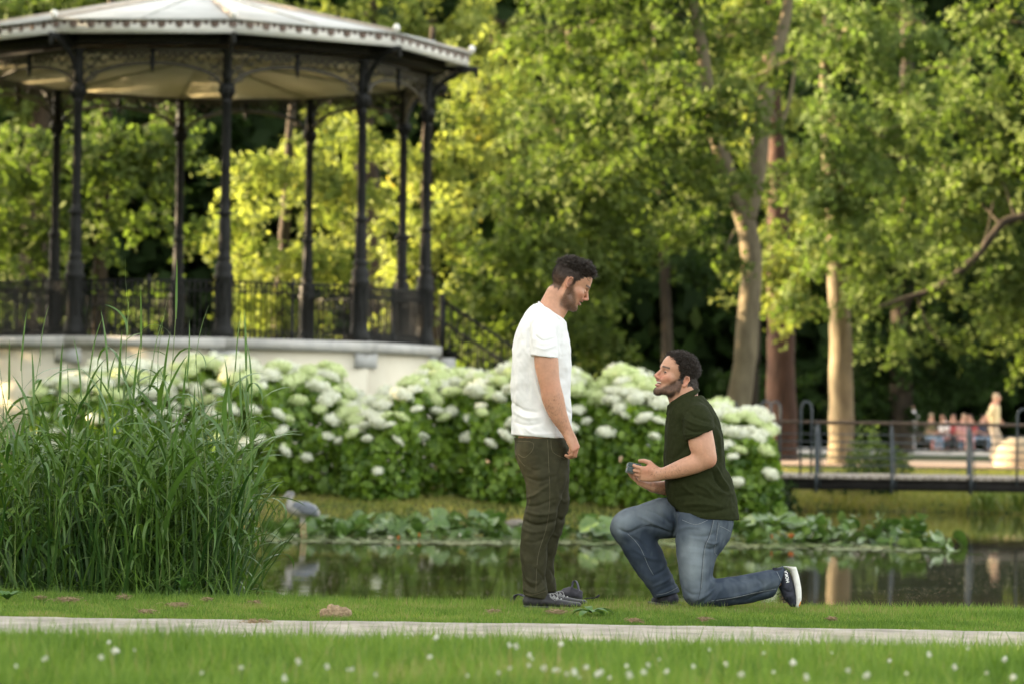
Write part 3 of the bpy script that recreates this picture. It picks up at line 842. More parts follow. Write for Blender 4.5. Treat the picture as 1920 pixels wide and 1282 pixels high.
# the wood beyond: one mass
def wood(name, boxes, leaf, L, seed):
    rng = np.random.default_rng(seed)
    Vs, Fs, Ts, n = [], [], [], 0
    for (x0, x1, y0, y1, z1, dens) in boxes:
        m_ = int((x1 - x0) * z1 * dens)
        C = np.column_stack([rng.uniform(x0, x1, m_), rng.uniform(y0, y1, m_), rng.uniform(0, 1, m_) * z1])
        top = z1 * (0.78 + 0.22 * np.sin(C[:, 0] * 0.5 + seed) * np.cos(C[:, 1] * 0.3))
        C = C[C[:, 2] < top]
        keep = vnoise(C, 0.55, seed) > np.where(C[:, 2] < z1 * 0.72, -3.0, -0.9)
        C = C[keep]; m_ = len(C)
        N = rng.normal(size=(m_, 3)) * 0.6 + np.array((0, -0.5, 0.7))
        LL = L * rng.uniform(0.6, 1.3, m_)
        V, F = leaf_quads(C, rand_unit(m_, rng), N, LL, LL * 0.75, fold=0.08)
        Vs.append(V); Fs.append(F + n); n += len(V); Ts.append(np.repeat(rng.uniform(0, 1, m_), 4))
    return tag(link(name, new_mesh(name, np.vstack(Vs), np.vstack(Fs), tint=np.concatenate(Ts)), m_leaf[leaf]), kind='stuff')
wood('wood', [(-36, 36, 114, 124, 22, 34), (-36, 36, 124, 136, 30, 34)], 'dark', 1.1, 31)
wood('unseen_shade_wood', [(-46, -17, 6, 62, 24, 80), (-50, -17, 82, 110, 17, 40)], 'mid', 0.7, 32)  # unseen stand added at the left to block the low sun
# ---------------------------------------------------------------- hydrangeas
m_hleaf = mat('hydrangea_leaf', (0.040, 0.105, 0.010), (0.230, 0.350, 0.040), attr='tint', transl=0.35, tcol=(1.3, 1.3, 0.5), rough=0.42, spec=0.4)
m_flor = mat('hydrangea_floret', (0.78, 0.80, 0.62), (0.84, 0.85, 0.74), scale=14, rough=0.8, transl=0.25, spec=0.1)
m_flor2 = mat('hydrangea_floret_lime', (0.62, 0.72, 0.34), (0.74, 0.80, 0.48), scale=14, rough=0.8, transl=0.25, spec=0.1)
m_stem = mat('green_stem', (0.08, 0.13, 0.03), (0.12, 0.17, 0.05), scale=20, rough=0.7)
def flower_head(seed, flat):
    rng = np.random.default_rng(seed)
    mb = MB()
    mb.sphere((0, 0, 0.0), (0.105, 0.105, 0.07 * flat), 9, 5)
    n = 120
    u = rand_unit(n, rng); u[:, 2] = np.abs(u[:, 2]) * 1.0 - 0.25; u = unit(u)
    R = np.array((0.13, 0.13, 0.095 * flat)) * (1 + 0.10 * vnoise(u, 3.0, seed)[:, None])
    C = u * R
    V, F = leaf_quads(C, np.cross(u, rand_unit(n, rng)), unit(u + 0.45 * rng.normal(size=(n, 3))), rng.uniform(0.030, 0.045, n), 0.034, fold=0.0)
    mb.add(V, F)
    return mb.mesh('flower_head')
heads = [flower_head(40 + i, f) for i, f in enumerate((1.0, 0.8, 1.15, 0.7, 0.95, 0.85))]
heads2 = []
for h in heads:
    q = h.copy(); h.materials.append(m_flor); q.materials.append(m_flor2); heads2.append(q)
# outline of the flowering band in the photograph: px -> (top y, lower limit of dense flowers)
H_X = [100, 200, 330, 430, 520, 600, 660, 700, 760, 860, 940, 1000, 1100, 1180, 1260, 1330, 1390, 1430, 1460]
H_T = [715, 700, 690, 688, 690, 700, 735, 765, 718, 706, 692, 700, 712, 712, 742, 768, 775, 800, 850]
shrub_px = [(150, 43.5, 'hydrangea shrub at the far left end of the hedge, behind the reeds'), (270, 43.0, 'hydrangea shrub half hidden by the tallest reed tops'),
            (385, 43.3, 'hydrangea shrub below the second bandstand column, behind the reeds'), (495, 42.6, 'hydrangea shrub at the right edge of the reeds, above the heron'),
            (610, 42.8, 'hydrangea shrub to the right of the heron, below the pale wall'), (725, 42.3, 'hydrangea shrub below the corner where the pale wall shows lowest'),
            (840, 42.8, 'hydrangea shrub in front of the bandstand stair'), (950, 42.2, 'hydrangea shrub directly behind the man in white'),
            (1065, 42.4, 'hydrangea shrub between the two men, next to the white shirt'), (1180, 42.0, 'hydrangea shrub behind the ring box and hands'),
            (1290, 42.4, 'hydrangea shrub behind the kneeling man'), (1385, 41.6, 'last hydrangea shrub at the right, beside the footbridge')]
for si, (px, Yd, lab) in enumerate(shrub_px):
    rng = np.random.default_rng(60 + si)
    cx = at(px, 900, Yd).x
    gz = float(ground_z(cx, Yd))
    root = thing('hydrangea_shrub', (cx, Yd, gz), lab, 'shrub', 'white hydrangeas along the island')
    half = 66 * Yd / FPX if si < 11 else 56 * Yd / FPX
    # surface of the shrub: rounded front, top follows the outline
    def front(xx, v):
        """v 0 at the foot in front, 1 at the crest: returns y,z offsets"""
        pxx = 960 + (xx + cx) * FPX / Yd
        top = at(pxx, np.interp(pxx, H_X, H_T), Yd).z - gz - 0.06
        a = v * math.pi / 2
        top = top * (1 - 0.10 * abs(xx / half) ** 3) + 0.07 * math.sin(4.1 * (xx + cx)) + 0.05 * math.sin(9.3 * (xx + cx))
        yv = -2.5 * math.cos(a) ** 0.8 - 0.18 * math.sin(3.3 * (xx + cx) + 1)
        return yv, top * (0.04 + 0.96 * math.sin(a) ** 0.9) + (float(ground_z(cx + xx, Yd + yv)) - gz) * (1 - v)
    # leaves
    nL = 3200
    xs = rng.uniform(-half, half, nL); vs = rng.uniform(0, 1.15, nL)
    P = np.empty((nL, 3))
    for i in range(nL):
        y_, z_ = front(xs[i], min(vs[i], 1.0)); P[i] = (xs[i], y_ + max(0, vs[i] - 1) * 8, z_)
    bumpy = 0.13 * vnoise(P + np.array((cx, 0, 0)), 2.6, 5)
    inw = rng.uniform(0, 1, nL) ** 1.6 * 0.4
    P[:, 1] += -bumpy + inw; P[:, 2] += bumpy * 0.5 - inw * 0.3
    P[:, 2] = np.maximum(P[:, 2], ground_z(P[:, 0] + cx, P[:, 1] + Yd) - gz + 0.03)
    N = rng.normal(size=(nL, 3)) * 0.5 + np.array((0, -0.65, 0.6))
    D = rand_unit(nL, rng) + np.array((0, -0.5, -0.7))
    LL = rng.uniform(0.09, 0.17, nL)
    V, F = leaf_quads(P, D, N, LL, LL * 0.75, fold=0.12)
    link('foliage', new_mesh('foliage', V, F, tint=np.repeat(np.clip(0.5 + 0.35 * bumpy / 0.13 * 0.6 + 0.8 * (rng.uniform(0, 1, nL) - 0.5), 0, 1), 4)), m_hleaf, root)  # bulges lighter, hollows darker: shade put into the leaf tint
    mb = MB()
    for i in range(16):
        x_ = rng.uniform(-half, half) * 0.8; v = rng.uniform(0.4, 1.0); y_, z_ = front(x_, v)
        mb.tube(smooth_path([(x_ * 0.4, 0.1, -0.05), (x_ * 0.7, y_ * 0.4, z_ * 0.5), (x_, y_ + 0.1, z_ - 0.05)], 6), np.linspace(0.012, 0.005, 6), 4)
    mb.build('stems', m_stem, root)
    # flower heads: many near the crest, few below
    pts = []
    tries = 0
    want = 46 if si < 11 else 34
    while len(pts) < want and tries < 1500:
        tries += 1
        x_ = rng.uniform(-half * 0.98, half * 0.98)
        v = 1.05 - abs(rng.normal()) * 0.30 if rng.uniform() < 0.86 else rng.uniform(0.12, 0.75)
        if si == 11: v = 1.05 - abs(rng.normal()) * 0.40
        if not 0.1 < v < 1.12: continue
        y_, z_ = front(x_, min(v, 1.0)); y_ += max(0, v - 1) * 4
        p = np.array((x_, y_ - 0.02, z_ + 0.06 + rng.uniform(-0.04, 0.10)))
        fx_ = 960 + (p[0] + cx) / (p[1] + Yd) * FPX; fy_ = 784 + (CAM_H - p[2] - gz) / (p[1] + Yd) * FPX + (fx_ - 960) * 0.0148
        if 1145 < fx_ < 1235 and 835 < fy_ < 925: continue
        if all(((p - q[0]) ** 2).sum() > 0.135 ** 2 for q in pts): pts.append((p, v))
    for p, v in pts:
        hm = (heads2 if rng.uniform() < (0.5 if v > 0.6 else 0.25) else heads)[rng.integers(6)]
        s = rng.uniform(0.8, 1.4) * (1.0 if v > 0.55 else 0.75)
        o = link('flower_head', hm, None, root, p, (rng.uniform(0.1, 0.7) * (1.2 - v) + 0.1, rng.uniform(-0.25, 0.25), rng.uniform(0, 6.28)), (s, s, s))
# ---------------------------------------------------------------- grasses
def grass_tris(n, xr, yr, h, wd, rng, zf=None, lean=0.5, mask=None, tuft=None):
    x = rng.uniform(*xr, n); y = rng.uniform(*yr, n)
    if tuft:
        x += 0.0; 
    if mask is not None:
        k = mask(x, y); x, y = x[k], y[k]
    n = len(x)
    z = ground_z(x, y) if zf is None else zf(x, y)
    H = h * rng.uniform(0.5, 1.15, n) * (1 + 0.25 * vnoise(np.column_stack([x, y, 0 * x]), 2.5, 3))
    a = rng.uniform(0, 2 * math.pi, n); l = rng.uniform(0, lean, n) * H
    b = rng.uniform(0, math.pi, n)
    W = wd * rng.uniform(0.6, 1.3, n)
    base = np.column_stack([x, y, z - 0.005])
    lat = np.column_stack([np.cos(b), np.sin(b) * 0.5, 0 * b]) * W[:, None] / 2
    tip = base + np.column_stack([np.cos(a) * l, np.sin(a) * l, H])
    V = np.stack([base - lat, base + lat, tip], 1).reshape(-1, 3)
    tint = np.clip(0.5 + 0.3 * vnoise(np.column_stack([x, y, 0 * x]), 1.3, 9) + rng.normal(size=n) * 0.22, 0, 1)
    return V, np.arange(3 * n).reshape(-1, 3), np.repeat(tint, 3)
m_lawn = mat('lawn_blade', (0.062, 0.135, 0.016), (0.205, 0.310, 0.055), attr='tint', transl=0.35, tcol=(1.2, 1.25, 0.6), rough=0.5, spec=0.25, c3=(0.30, 0.26, 0.12))
m_bankg = mat('bank_grass_blade', (0.18, 0.23, 0.045), (0.36, 0.33, 0.10), attr='tint', transl=0.35, tcol=(1.2, 1.2, 0.6), rough=0.6, spec=0.2, c3=(0.38, 0.30, 0.15))
rng = np.random.default_rng(5)
def lawn_mask(x, y):
    e = PATH1 + 0.03 * np.sin(x * 1.4 + 1) + 0.018 * np.sin(x * 7.7) + 0.012 * np.sin(x * 23) - 0.01
    bare = (vnoise(np.column_stack([x, y, 0 * x]), 4.0, 21) > 1.05) & (rng.uniform(0, 1, len(x)) < 0.75)
    return (y > e) & ~bare
V, F, T = grass_tris(185000, (-3.6, 3.6), (13.8, 15.92), 0.030, 0.0050, rng, mask=lawn_mask, lean=1.1)
T = np.clip(T * 1.25 - 0.1 + 0.25 * np.repeat(vnoise(V[::3], 7.0, 44), 3), 0, 1)
Vb, Fb, Tb = grass_tris(16000, (-3.6, 3.6), (15.0, 15.93), 0.055, 0.0040, rng, lean=0.9)
Vc, Fc, Tc = grass_tris(3500, (-3.6, 3.6), (13.82, 15.9), 0.055, 0.004, rng, lean=0.8)
V = np.vstack([V, Vb, Vc]); F = np.arange(len(V)).reshape(-1, 3); T = np.concatenate([T, Tb, Tc])
tag(link('lawn_grass', new_mesh('lawn_grass', V, F, tint=T), m_lawn), kind='stuff')
V, F, T = grass_tris(46000, (-2.6, 2.6), (7.6, 10.6), 0.080, 0.007, rng, lean=0.8)
T = np.clip(T + 0.35 * np.repeat(vnoise(V[::3], 5.0, 45), 3) - 0.15, 0, 1)
Vq, Fq, Tq = grass_tris(8000, (-2.6, 2.6), (7.6, 12.55), 0.120, 0.006, rng, lean=0.7)
V = np.vstack([V, Vq]); F = np.arange(len(V)).reshape(-1, 3); Vr, Fr, Tr = grass_tris(45000, (-2.9, 2.9), (10.6, 12.66), 0.060, 0.006, rng, lean=0.8)
V = np.vstack([V, Vr]); F = np.arange(len(V)).reshape(-1, 3); T = np.clip(np.concatenate([T, Tq, Tr]) * 1.0 + 0.12, 0, 1)
tag(link('near_grass', new_mesh('near_grass', V, F, tint=T), m_lawn), kind='stuff')
def shore_mask(x, y):
    d = land_d(x, y)
    return (d < 0.1) & (d > -7)
V, F, T = grass_tris(60000, (-9, 4), (38.0, 42.5), 0.08, 0.02, rng, mask=lambda x, y: shore_mask(x, y) & (rng.uniform(0, 1, len(x)) < 0.4), lean=1.0)
V2, F2, T2 = grass_tris(60000, (2.5, 13), (49.8, 60), 0.16, 0.028, rng, mask=lambda x, y: shore_mask(x, y), lean=1.0)
V = np.vstack([V, V2]); tag(link('bank_grass', new_mesh('bank_grass', V, np.arange(len(V)).reshape(-1, 3), tint=np.concatenate([T, T2])), m_bankg), kind='stuff')
# ---------------------------------------------------------------- reeds
m_reed = mat('reed_leaf', (0.060, 0.130, 0.028), (0.120, 0.220, 0.048), scale=1.7, detail=2, transl=0.3, tcol=(1.25, 1.3, 0.5), rough=0.40, spec=0.45)
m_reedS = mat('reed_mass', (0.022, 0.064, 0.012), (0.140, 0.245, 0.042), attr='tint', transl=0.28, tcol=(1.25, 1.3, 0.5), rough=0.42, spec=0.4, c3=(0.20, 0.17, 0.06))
m_rstem = mat('reed_stem', (0.10, 0.16, 0.04), (0.16, 0.21, 0.06), scale=3, rough=0.6)
def reed_leaf_curves(n, rng, L, up, bend, k=7):
    """leaf centre lines starting at origin in local frames -> (n,k,3), pointing +x, rising"""
    s = np.linspace(0, 1, k)[None]
    ang = up[:, None] - bend[:, None] * s ** 1.3 * 1.0
    dx = np.cos(ang); dz = np.sin(ang)
    st = (L / (k - 1))[:, None]
    X = np.concatenate([np.zeros((n, 1)), np.cumsum(dx[:, 1:] * st, 1)], 1)
    Z = np.concatenate([np.zeros((n, 1)), np.cumsum(dz[:, 1:] * st, 1)], 1)
    return X, Z
def wprof(k, w): 
    s = np.linspace(0, 1, k)
    return w * np.array([np.clip(0.45 + 1.6 * q, 0, 1) * (1 - q) ** 0.55 if q < 1 else 0.02 for q in s])
rng = np.random.default_rng(77)
leafmeshes = []
for i in range(12):
    L_ = np.array([rng.uniform(0.26, 0.42)]); up = np.array([rng.uniform(0.9, 1.45)]); bd = np.array([rng.uniform(0.3, 2.4) if i % 3 else rng.uniform(2.6, 3.6)])
    k = 9
    Xc, Zc = reed_leaf_curves(1, rng, L_, up, bd, k)
    tw = rng.uniform(-0.8, 0.8)
    w_ = wprof(k, rng.uniform(0.009, 0.0135))
    V = []
    for j in range(k):
        a = tw * j / k
        lat = np.array((-0.25 * math.sin(a), math.cos(a), math.sin(a)))
        c = np.array((Xc[0, j], 0.03 * math.sin(j * 0.5) * tw, Zc[0, j]))
        V += [c - lat * w_[j], c + np.array((0, 0, -0.15 * w_[j])), c + lat * w_[j]]
    F = []
    for j in range(k - 1):
        F += [(3 * j, 3 * j + 1, 3 * j + 4, 3 * j + 3), (3 * j + 1, 3 * j + 2, 3 * j + 5, 3 * j + 4)]
    leafmeshes.append(new_mesh('leaf', np.array(V), np.array(F), True))
for i in range(3):
    k = 8; Xc, Zc = reed_leaf_curves(1, rng, np.array([0.34]), np.array([1.55]), np.array([0.12 + 0.1 * i]), k)
    w_ = wprof(k, 0.0095); V = []
    for j in range(k):
        c = np.array((Xc[0, j], 0, Zc[0, j])); lat = np.array((0.35, 0.94, 0))
        V += [c - lat * w_[j], c + np.array((-0.2 * w_[j], 0, 0)), c + lat * w_[j]]
    F = []
    for j in range(k - 1):
        F += [(3 * j, 3 * j + 1, 3 * j + 4, 3 * j + 3), (3 * j + 1, 3 * j + 2, 3 * j + 5, 3 * j + 4)]
    leafmeshes.append(new_mesh('leaf', np.array(V), np.array(F), True))
for me in leafmeshes: me.materials.append(m_reed)
# tips of the individually visible reeds in the photograph (px, py of the tip)
tips = [(240, 492), (262, 560), (330, 505), (300, 575), (208, 600), (172, 612), (350, 620), (150, 650), (284, 600), (225, 640), (45, 600), (80, 590), (18, 655), (110, 660),
        (62, 670), (130, 700), (310, 640), (372, 585), (400, 690), (440, 600), (428, 690), (462, 600), (476, 660), (470, 720), (458, 700), (476, 735), (340, 690), (270, 690), (190, 700),
        (20, 720), (95, 720), (250, 660), (320, 700), (385, 720), (415, 740), (450, 745), (474, 760), (475, 800), (360, 740), (300, 740), (165, 740), (215, 735), (70, 745), (470, 840), (478, 870),
        (5, 700), (140, 760), (235, 770), (280, 780), (330, 780), (405, 780), (470, 790), (468, 800), (440, 810), (375, 800), (195, 790), (110, 790), (50, 790)]
for i, (px, py) in enumerate(tips):
    Yd = 15.95 + rng.uniform(0.0, 0.9)
    tip = at(px, py, Yd)
    lean = rng.normal() * 0.06 + (0.04 if px > 430 else 0.0)
    bx = tip.x - lean * 1.5
    by = Yd + rng.uniform(-0.05, 0.15)
    bz_ = -0.40 if by > 16.15 else float(ground_z(bx, by))
    topz = tip.z - 0.22                       # the last leaf reaches above the stem
    h = topz - bz_
    k = 8
    s = np.linspace(0, 1, k)
    P = np.column_stack([lean * 1.5 * s ** 1.6 + 0.012 * np.sin(s * 7 + i), (Yd - by) * s, h * s])
    mb = MB(); mb.tube(P, np.linspace(0.0042, 0.0018, k), 5)
    st_ = link('reed', mb.mesh('reed', True), m_rstem, None, (bx, by, bz_))
    own = {0: 'tallest reed of the bed, its straight tip reaching above the bandstand railing', 2: 'tall reed right of the tallest one, its tip crossing the bandstand railing', 1: 'reed with broad leaves standing just right of the tallest reed',
           10: 'reed with a long upright tip leaf near the left end of the pale wall', 37: 'tall reed whose tip ends below the second bandstand column', 39: 'slender lone reed in front of the pale wall, right of the tall group', 41: 'rightmost tall reed, its tip in front of the pale wall',
           42: 'leaning reed at the right end of the bed, in front of the hydrangeas', 6: 'reed with drooping leaves in front of the grey corner block'}
    tag(st_, own.get(i, 'slender green reed standing out of the dense reed bed at the water edge'), 'reed', 'reeds at the left of the lawn')
    nl = int(6 + h * 3)
    for j in range(nl):
        f = 0.30 + 0.70 * (j + 0.5) / nl if j < nl - 1 else 1.0
        c = np.array([np.interp(f, s, P[:, q]) for q in range(3)])
        sc = rng.uniform(0.75, 1.2) * (1.0 if f < 0.9 else 0.85)
        az = (j % 2) * math.pi + rng.normal() * 0.75
        if j == nl - 1:
            o = link('leaf', leafmeshes[12 + i % 3], None, st_, c - np.array((0, 0, 0.06)), (0, rng.normal() * 0.06, rng.uniform(0, 6.28)), (1, 1, 1))
        else:
            o = link('leaf', leafmeshes[rng.integers(12)], None, st_, c, (rng.normal() * 0.12, rng.normal() * 0.2, az), (sc, sc * 1.5, sc))
# the mass of the bed
def reed_mass(n, seed):
    rng = np.random.default_rng(seed)
    B, LAT, W, T = [], [], [], []
    Vs, Fs, Ts, nn = [], [], [], 0
    px = rng.uniform(-60, 424, n)
    Yd = rng.uniform(15.98, 17.6, n)
    x = (px - 960) / FPX * Yd
    topy = np.interp(px, [-60, 60, 150, 240, 330, 420, 480, 520], [890, 890, 885, 875, 880, 905, 930, 990]) + rng.normal(size=n) * 45
    ztop = CAM_H + (784 - topy + (px - 960) * 0.0148) / FPX * Yd
    zb = np.full(n, -0.42)
    k = 7
    # stems as thin ribbons
    s = np.linspace(0, 1, k)[None]
    ln = rng.normal(size=n) * 0.10
    ln += np.where(px > 400, rng.uniform(-0.04, 0.10, n), 0)
    BX = x[:, None] + ln[:, None] * s ** 1.5
    BYy = np.repeat(Yd[:, None], k, 1) + (rng.normal(size=n) * 0.05)[:, None] * s
    BZ = zb[:, None] + (ztop - zb)[:, None] * s
    B = np.stack([BX, BYy, BZ], -1)
    Lt = np.tile(np.array((1.0, 0, 0)), (n, 1))
    V, F = ribbons(B, None, Lt, np.repeat(np.linspace(0.0035, 0.0015, k)[None], n, 0))
    Vs.append(V); Fs.append(F); Ts.append(np.full(len(V), 0.85)); nn = len(V)
    # leaves
    per = 9
    f = rng.uniform(0.15, 1.0, (n, per))
    C = np.stack([np.stack([np.interp(f[i], s[0], B[i, :, q]) for q in range(3)], -1) for i in range(n)]).reshape(-1, 3)
    m_ = len(C)
    L_ = rng.uniform(0.22, 0.44, m_); up = rng.uniform(0.85, 1.5, m_); bd = np.where(rng.uniform(0, 1, m_) < 0.35, rng.uniform(2.0, 3.4, m_), rng.uniform(0.2, 1.8, m_))
    k = 7
    Xc, Zc = reed_leaf_curves(m_, rng, L_, up, bd, k)
    az = rng.uniform(0, 2 * math.pi, m_)
    d = np.column_stack([np.cos(az), np.sin(az) * 0.8])
    B2 = C[:, None] + np.stack([Xc * d[:, :1], Xc * d[:, 1:], Zc], -1)
    tw = rng.uniform(-0.7, 0.7, m_)
    LAT = unit(np.column_stack([-d[:, 1] + 0.3 * d[:, 0] * tw, d[:, 0], tw]))
    LAT[:, 0] += 0.7 * np.sign(LAT[:, 0] + 1e-6)      # leaves show some of their face
    Wp = wprof(k, 1.0)[None] * rng.uniform(0.008, 0.018, m_)[:, None]
    V, F = ribbons(B2, None, unit(LAT), Wp)
    Vs.append(V); Fs.append(F + nn); nn += len(V)
    Ts.append(np.repeat(np.clip(rng.normal(size=m_) * 0.2 + 0.45, 0, 0.92), k * 2))
    # broad upright blades filling the foot of the bed
    m_ = 1500
    px = rng.uniform(-60, 440, m_); Yd = rng.uniform(15.96, 17.3, m_)
    x = (px - 960) / FPX * Yd
    C = np.column_stack([x, Yd, np.full(m_, -0.35)])
    az = rng.uniform(0, 2 * math.pi, m_)
    L_ = rng.uniform(0.5, 1.12, m_) * np.interp(px, [-60, 420, 515], [1, 1, 0.7]); up = rng.uniform(1.25, 1.54, m_); bd = rng.uniform(0.0, 0.7, m_) ** 1.5
    Xc, Zc = reed_leaf_curves(m_, rng, L_, up, bd, k)
    d = np.column_stack([np.cos(az), np.sin(az)])
    B2 = C[:, None] + np.stack([Xc * d[:, :1], Xc * d[:, 1:], Zc], -1)
    LAT = unit(np.column_stack([np.ones(m_), rng.normal(size=m_) * 0.6, 0 * az]))
    V, F = ribbons(B2, None, LAT, wprof(k, 1.0)[None] * rng.uniform(0.006, 0.013, m_)[:, None])
    Vs.append(V); Fs.append(F + nn); nn += len(V)
    Ts.append(np.repeat(np.clip(rng.normal(size=m_) * 0.13 + 0.10, 0, 0.9), k * 2))  # shade at the foot of the bed put into a low tint
    # short leaves arching over the lawn edge
    m_ = 260
    px = rng.uniform(-60, 462, m_); Yd = rng.uniform(15.88, 16.05, m_)
    x = (px - 960) / FPX * Yd
    C = np.column_stack([x, Yd, np.full(m_, -0.1)]); az = rng.uniform(0, 2 * math.pi, m_)
    L_ = rng.uniform(0.25, 0.5, m_); up = rng.uniform(0.9, 1.5, m_); bd = rng.uniform(0.4, 2.8, m_)
    Xc, Zc = reed_leaf_curves(m_, rng, L_, up, bd, k)
    d = np.column_stack([np.cos(az), np.sin(az) * 0.3])
    B2 = C[:, None] + np.stack([Xc * d[:, :1], Xc * d[:, 1:], Zc], -1)
    LAT = unit(np.column_stack([np.ones(m_) * 0.6, rng.normal(size=m_), rng.normal(size=m_) * 0.3]))
    V, F = ribbons(B2, None, LAT, wprof(k, 1.0)[None] * rng.uniform(0.005, 0.009, m_)[:, None])
    Vs.append(V); Fs.append(F + nn); nn += len(V)
    Ts.append(np.repeat(np.clip(rng.normal(size=m_) * 0.2 + 0.6, 0, 0.92), k * 2))
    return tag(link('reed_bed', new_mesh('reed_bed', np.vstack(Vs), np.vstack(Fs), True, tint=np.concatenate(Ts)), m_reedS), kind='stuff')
reed_mass(450, 81)
# two stray stems in the water right of the bed
# ---------------------------------------------------------------- water lilies
m_pad = mat('lily_leaf', (0.038, 0.092, 0.014), (0.10, 0.18, 0.028), scale=2.2, detail=2, rough=0.30, spec=0.5, transl=0.15)
m_pad2 = mat('lily_leaf_pale', (0.08, 0.16, 0.035), (0.17, 0.25, 0.06), scale=2.5, detail=2, rough=0.28, spec=0.55, transl=0.15)
def pad_mesh(seed, cup):
    r = random.Random(seed)
    mb = MB(); n = 14
    V = [(0.0, 0.0, -0.01)]
    for ring, rr in ((0, 0.55), (1, 1.0)):
        for i in range(n):
            a = 0.22 + (2 * math.pi - 0.44) * i / (n - 1)
            wob = 1 + 0.06 * math.sin(3 * a + seed)
            V.append((rr * wob * math.cos(a), rr * wob * math.sin(a), cup * rr ** 2 * (0.22 + 0.22 * math.sin(2 * a + seed)) + (0.06 * math.sin(5 * a + seed) * rr * (1 if cup > 0 else 0.1))))
    F3 = [(0, 1 + i, 2 + i) for i in range(n - 1)]
    F4 = [(1 + i, 1 + n + i, 2 + n + i, 2 + i) for i in range(n - 1)]
    return new_mesh('leaf', np.array(V), [np.array(F3), np.array(F4)], True)
pads = [pad_mesh(i, c) for i, c in enumerate((1.0, 0.7, 1.3, 0.9))]
flat = [pad_mesh(10 + i, 0.0) for i in range(3)]
for i, me in enumerate(pads + flat): me.materials.append(m_pad if i % 2 else m_pad2)
rng = np.random.default_rng(91)
clumps = [(548, 36.2, 'beneath the heron'), (620, 36.4, 'just right of the heron'), (690, 36.6, 'in the open water, left of the large grey-leaved lilies'), (765, 36.7, 'with broad grey leaves left of the standing man'),
          (840, 36.8, 'with upturned pale leaves, next left of the standing man'), (920, 36.6, 'directly left of the standing trouser legs'), (1110, 36.6, 'between the two men'), (1180, 36.4, 'behind the raised front knee'),
          (1410, 36.0, 'right of the kneeling man, below the last hydrangea'), (1490, 36.3, 'behind the white-soled shoe, below the bridge pile'), (1570, 36.8, 'in the middle of the right-hand lily bed'),
          (1650, 36.6, 'with upright leaves below the bridge beam'), (1730, 35.8, 'at the right end of the lily bed')]
for i, (px, Yd, lab) in enumerate(clumps):
    x = at(px, 1000, Yd).x
    root = thing('water_lily', (x, Yd, WATER_Z), 'clump of green water lily leaves ' + lab, 'water lily', 'water lilies along the island')
    hi = 1.0 if px > 1380 and px < 1700 else 0.8
    if i in (0, 12): hi = 0.45
    for j in range(44):
        em = j < 34
        r_ = rng.uniform(0.065, 0.135)
        u, v = rng.normal() * 0.27, rng.normal() * 0.5
        if em:
            z_ = (0.03 + 0.27 * rng.uniform() ** 1.4) * hi
            o = link('leaf', pads[rng.integers(4)], None, root, (u, v + 0.2, z_), (rng.normal() * 0.55 + 0.35, rng.normal() * 0.5, rng.uniform(0, 6.28)), (r_, r_, r_))
        else:
            o = link('leaf', flat[rng.integers(3)], None, root, (u * 1.3, -0.3 - abs(v) * 1.3, 0.012), (0.02, rng.normal() * 0.03, rng.uniform(0, 6.28)), (r_, r_, r_))
# thin floating fringe in front of the lilies
nF = 1100
x = rng.uniform(-3.2, 5.0, nF); yc = 34.6 + 0.4 * np.sin(x * 1.1) + np.abs(rng.normal(size=nF)) * 1.0
k = (x < 0.4) | (x > 2.3) | (rng.uniform(0, 1, nF) < 0.8); x, yc = x[k], yc[k]
Vf = []; Ff = []
for i in range(len(x)):
    r0 = rng.uniform(0.03, 0.08); a0 = rng.uniform(0, 6)
    Vf += [(x[i] + r0 * math.cos(a0 + q * 1.047), yc[i] + r0 * math.sin(a0 + q * 1.047), WATER_Z + 0.004 + rng.uniform(0, 0.012)) for q in range(6)]
    Ff.append([i * 6 + q for q in range(6)])
m_fl = mat('floating_leaf', (0.11, 0.15, 0.05), (0.25, 0.27, 0.12), scale=7, rough=0.4)
tag(link('floating_leaves', new_mesh('floating_leaves', np.array(Vf), np.array(Ff)), m_fl), kind='stuff')
m_petal = mat('lily_petal', (0.80, 0.78, 0.70), rough=0.6, transl=0.2)
m_petal2 = mat('lily_petal_orange', (0.70, 0.22, 0.07), rough=0.6, transl=0.2)
def lily_flower(open_):
    mb = MB()
    for i in range(12):
        a = i * 2 * math.pi / 12; t_ = open_ * (0.6 if i % 2 else 1.0)
        D = np.array([[math.cos(a) * t_, math.sin(a) * t_, 1.0 - 0.4 * t_]]); D = unit(D)
        V, F = leaf_quads(D * 0.055, D, np.array([[-math.cos(a), -math.sin(a), 0.6]]), np.array([0.10]), np.array([0.042]), fold=0.3)
        mb.add(V, F)
    return mb.mesh('lily_flower')
fl1 = lily_flower(0.9); fl2 = lily_flower(0.25)
for px, py, Yd, me, mm, lab in [(553, 1012, 35.3, fl1, m_petal, 'open white water lily flower below the heron'), (732, 1012, 35.2, fl1, m_petal, 'white water lily flower at the water line between heron and standing man'),
                            (786, 1004, 35.8, fl2, m_petal2, 'closed orange lily bud nearest the standing man on the left'), (747, 1015, 34.9, fl2, m_petal2, 'orange lily bud touching the water beside the white flower'),
                            (862, 1004, 35.9, fl2, m_petal, 'pale lily bud close to the standing trouser legs'), (1484, 1000, 35.9, fl1, m_petal2, 'orange water lily flower above the white-soled shoe'), (1447, 1003, 35.7, fl2, m_petal2, 'orange lily bud left of the shoe')]:
    p = at(px, py, Yd)
    mb = MB()
    q = me.copy(); q.materials.clear(); q.materials.append(mm)
    o = link('lily_flower', q, None, None, (p.x, Yd, max(WATER_Z + 0.01, p.z - 0.05)), (0, 0, px))
    o.scale = (0.65, 0.65, 0.65)
    tag(o, lab, 'flower')
    mb = MB(); hh = o.location.z - WATER_Z + 0.3
    mb.tube([(0, 0, -hh), (0, 0, 0)], 0.006, 4); mb.build('stem', m_stem, o)
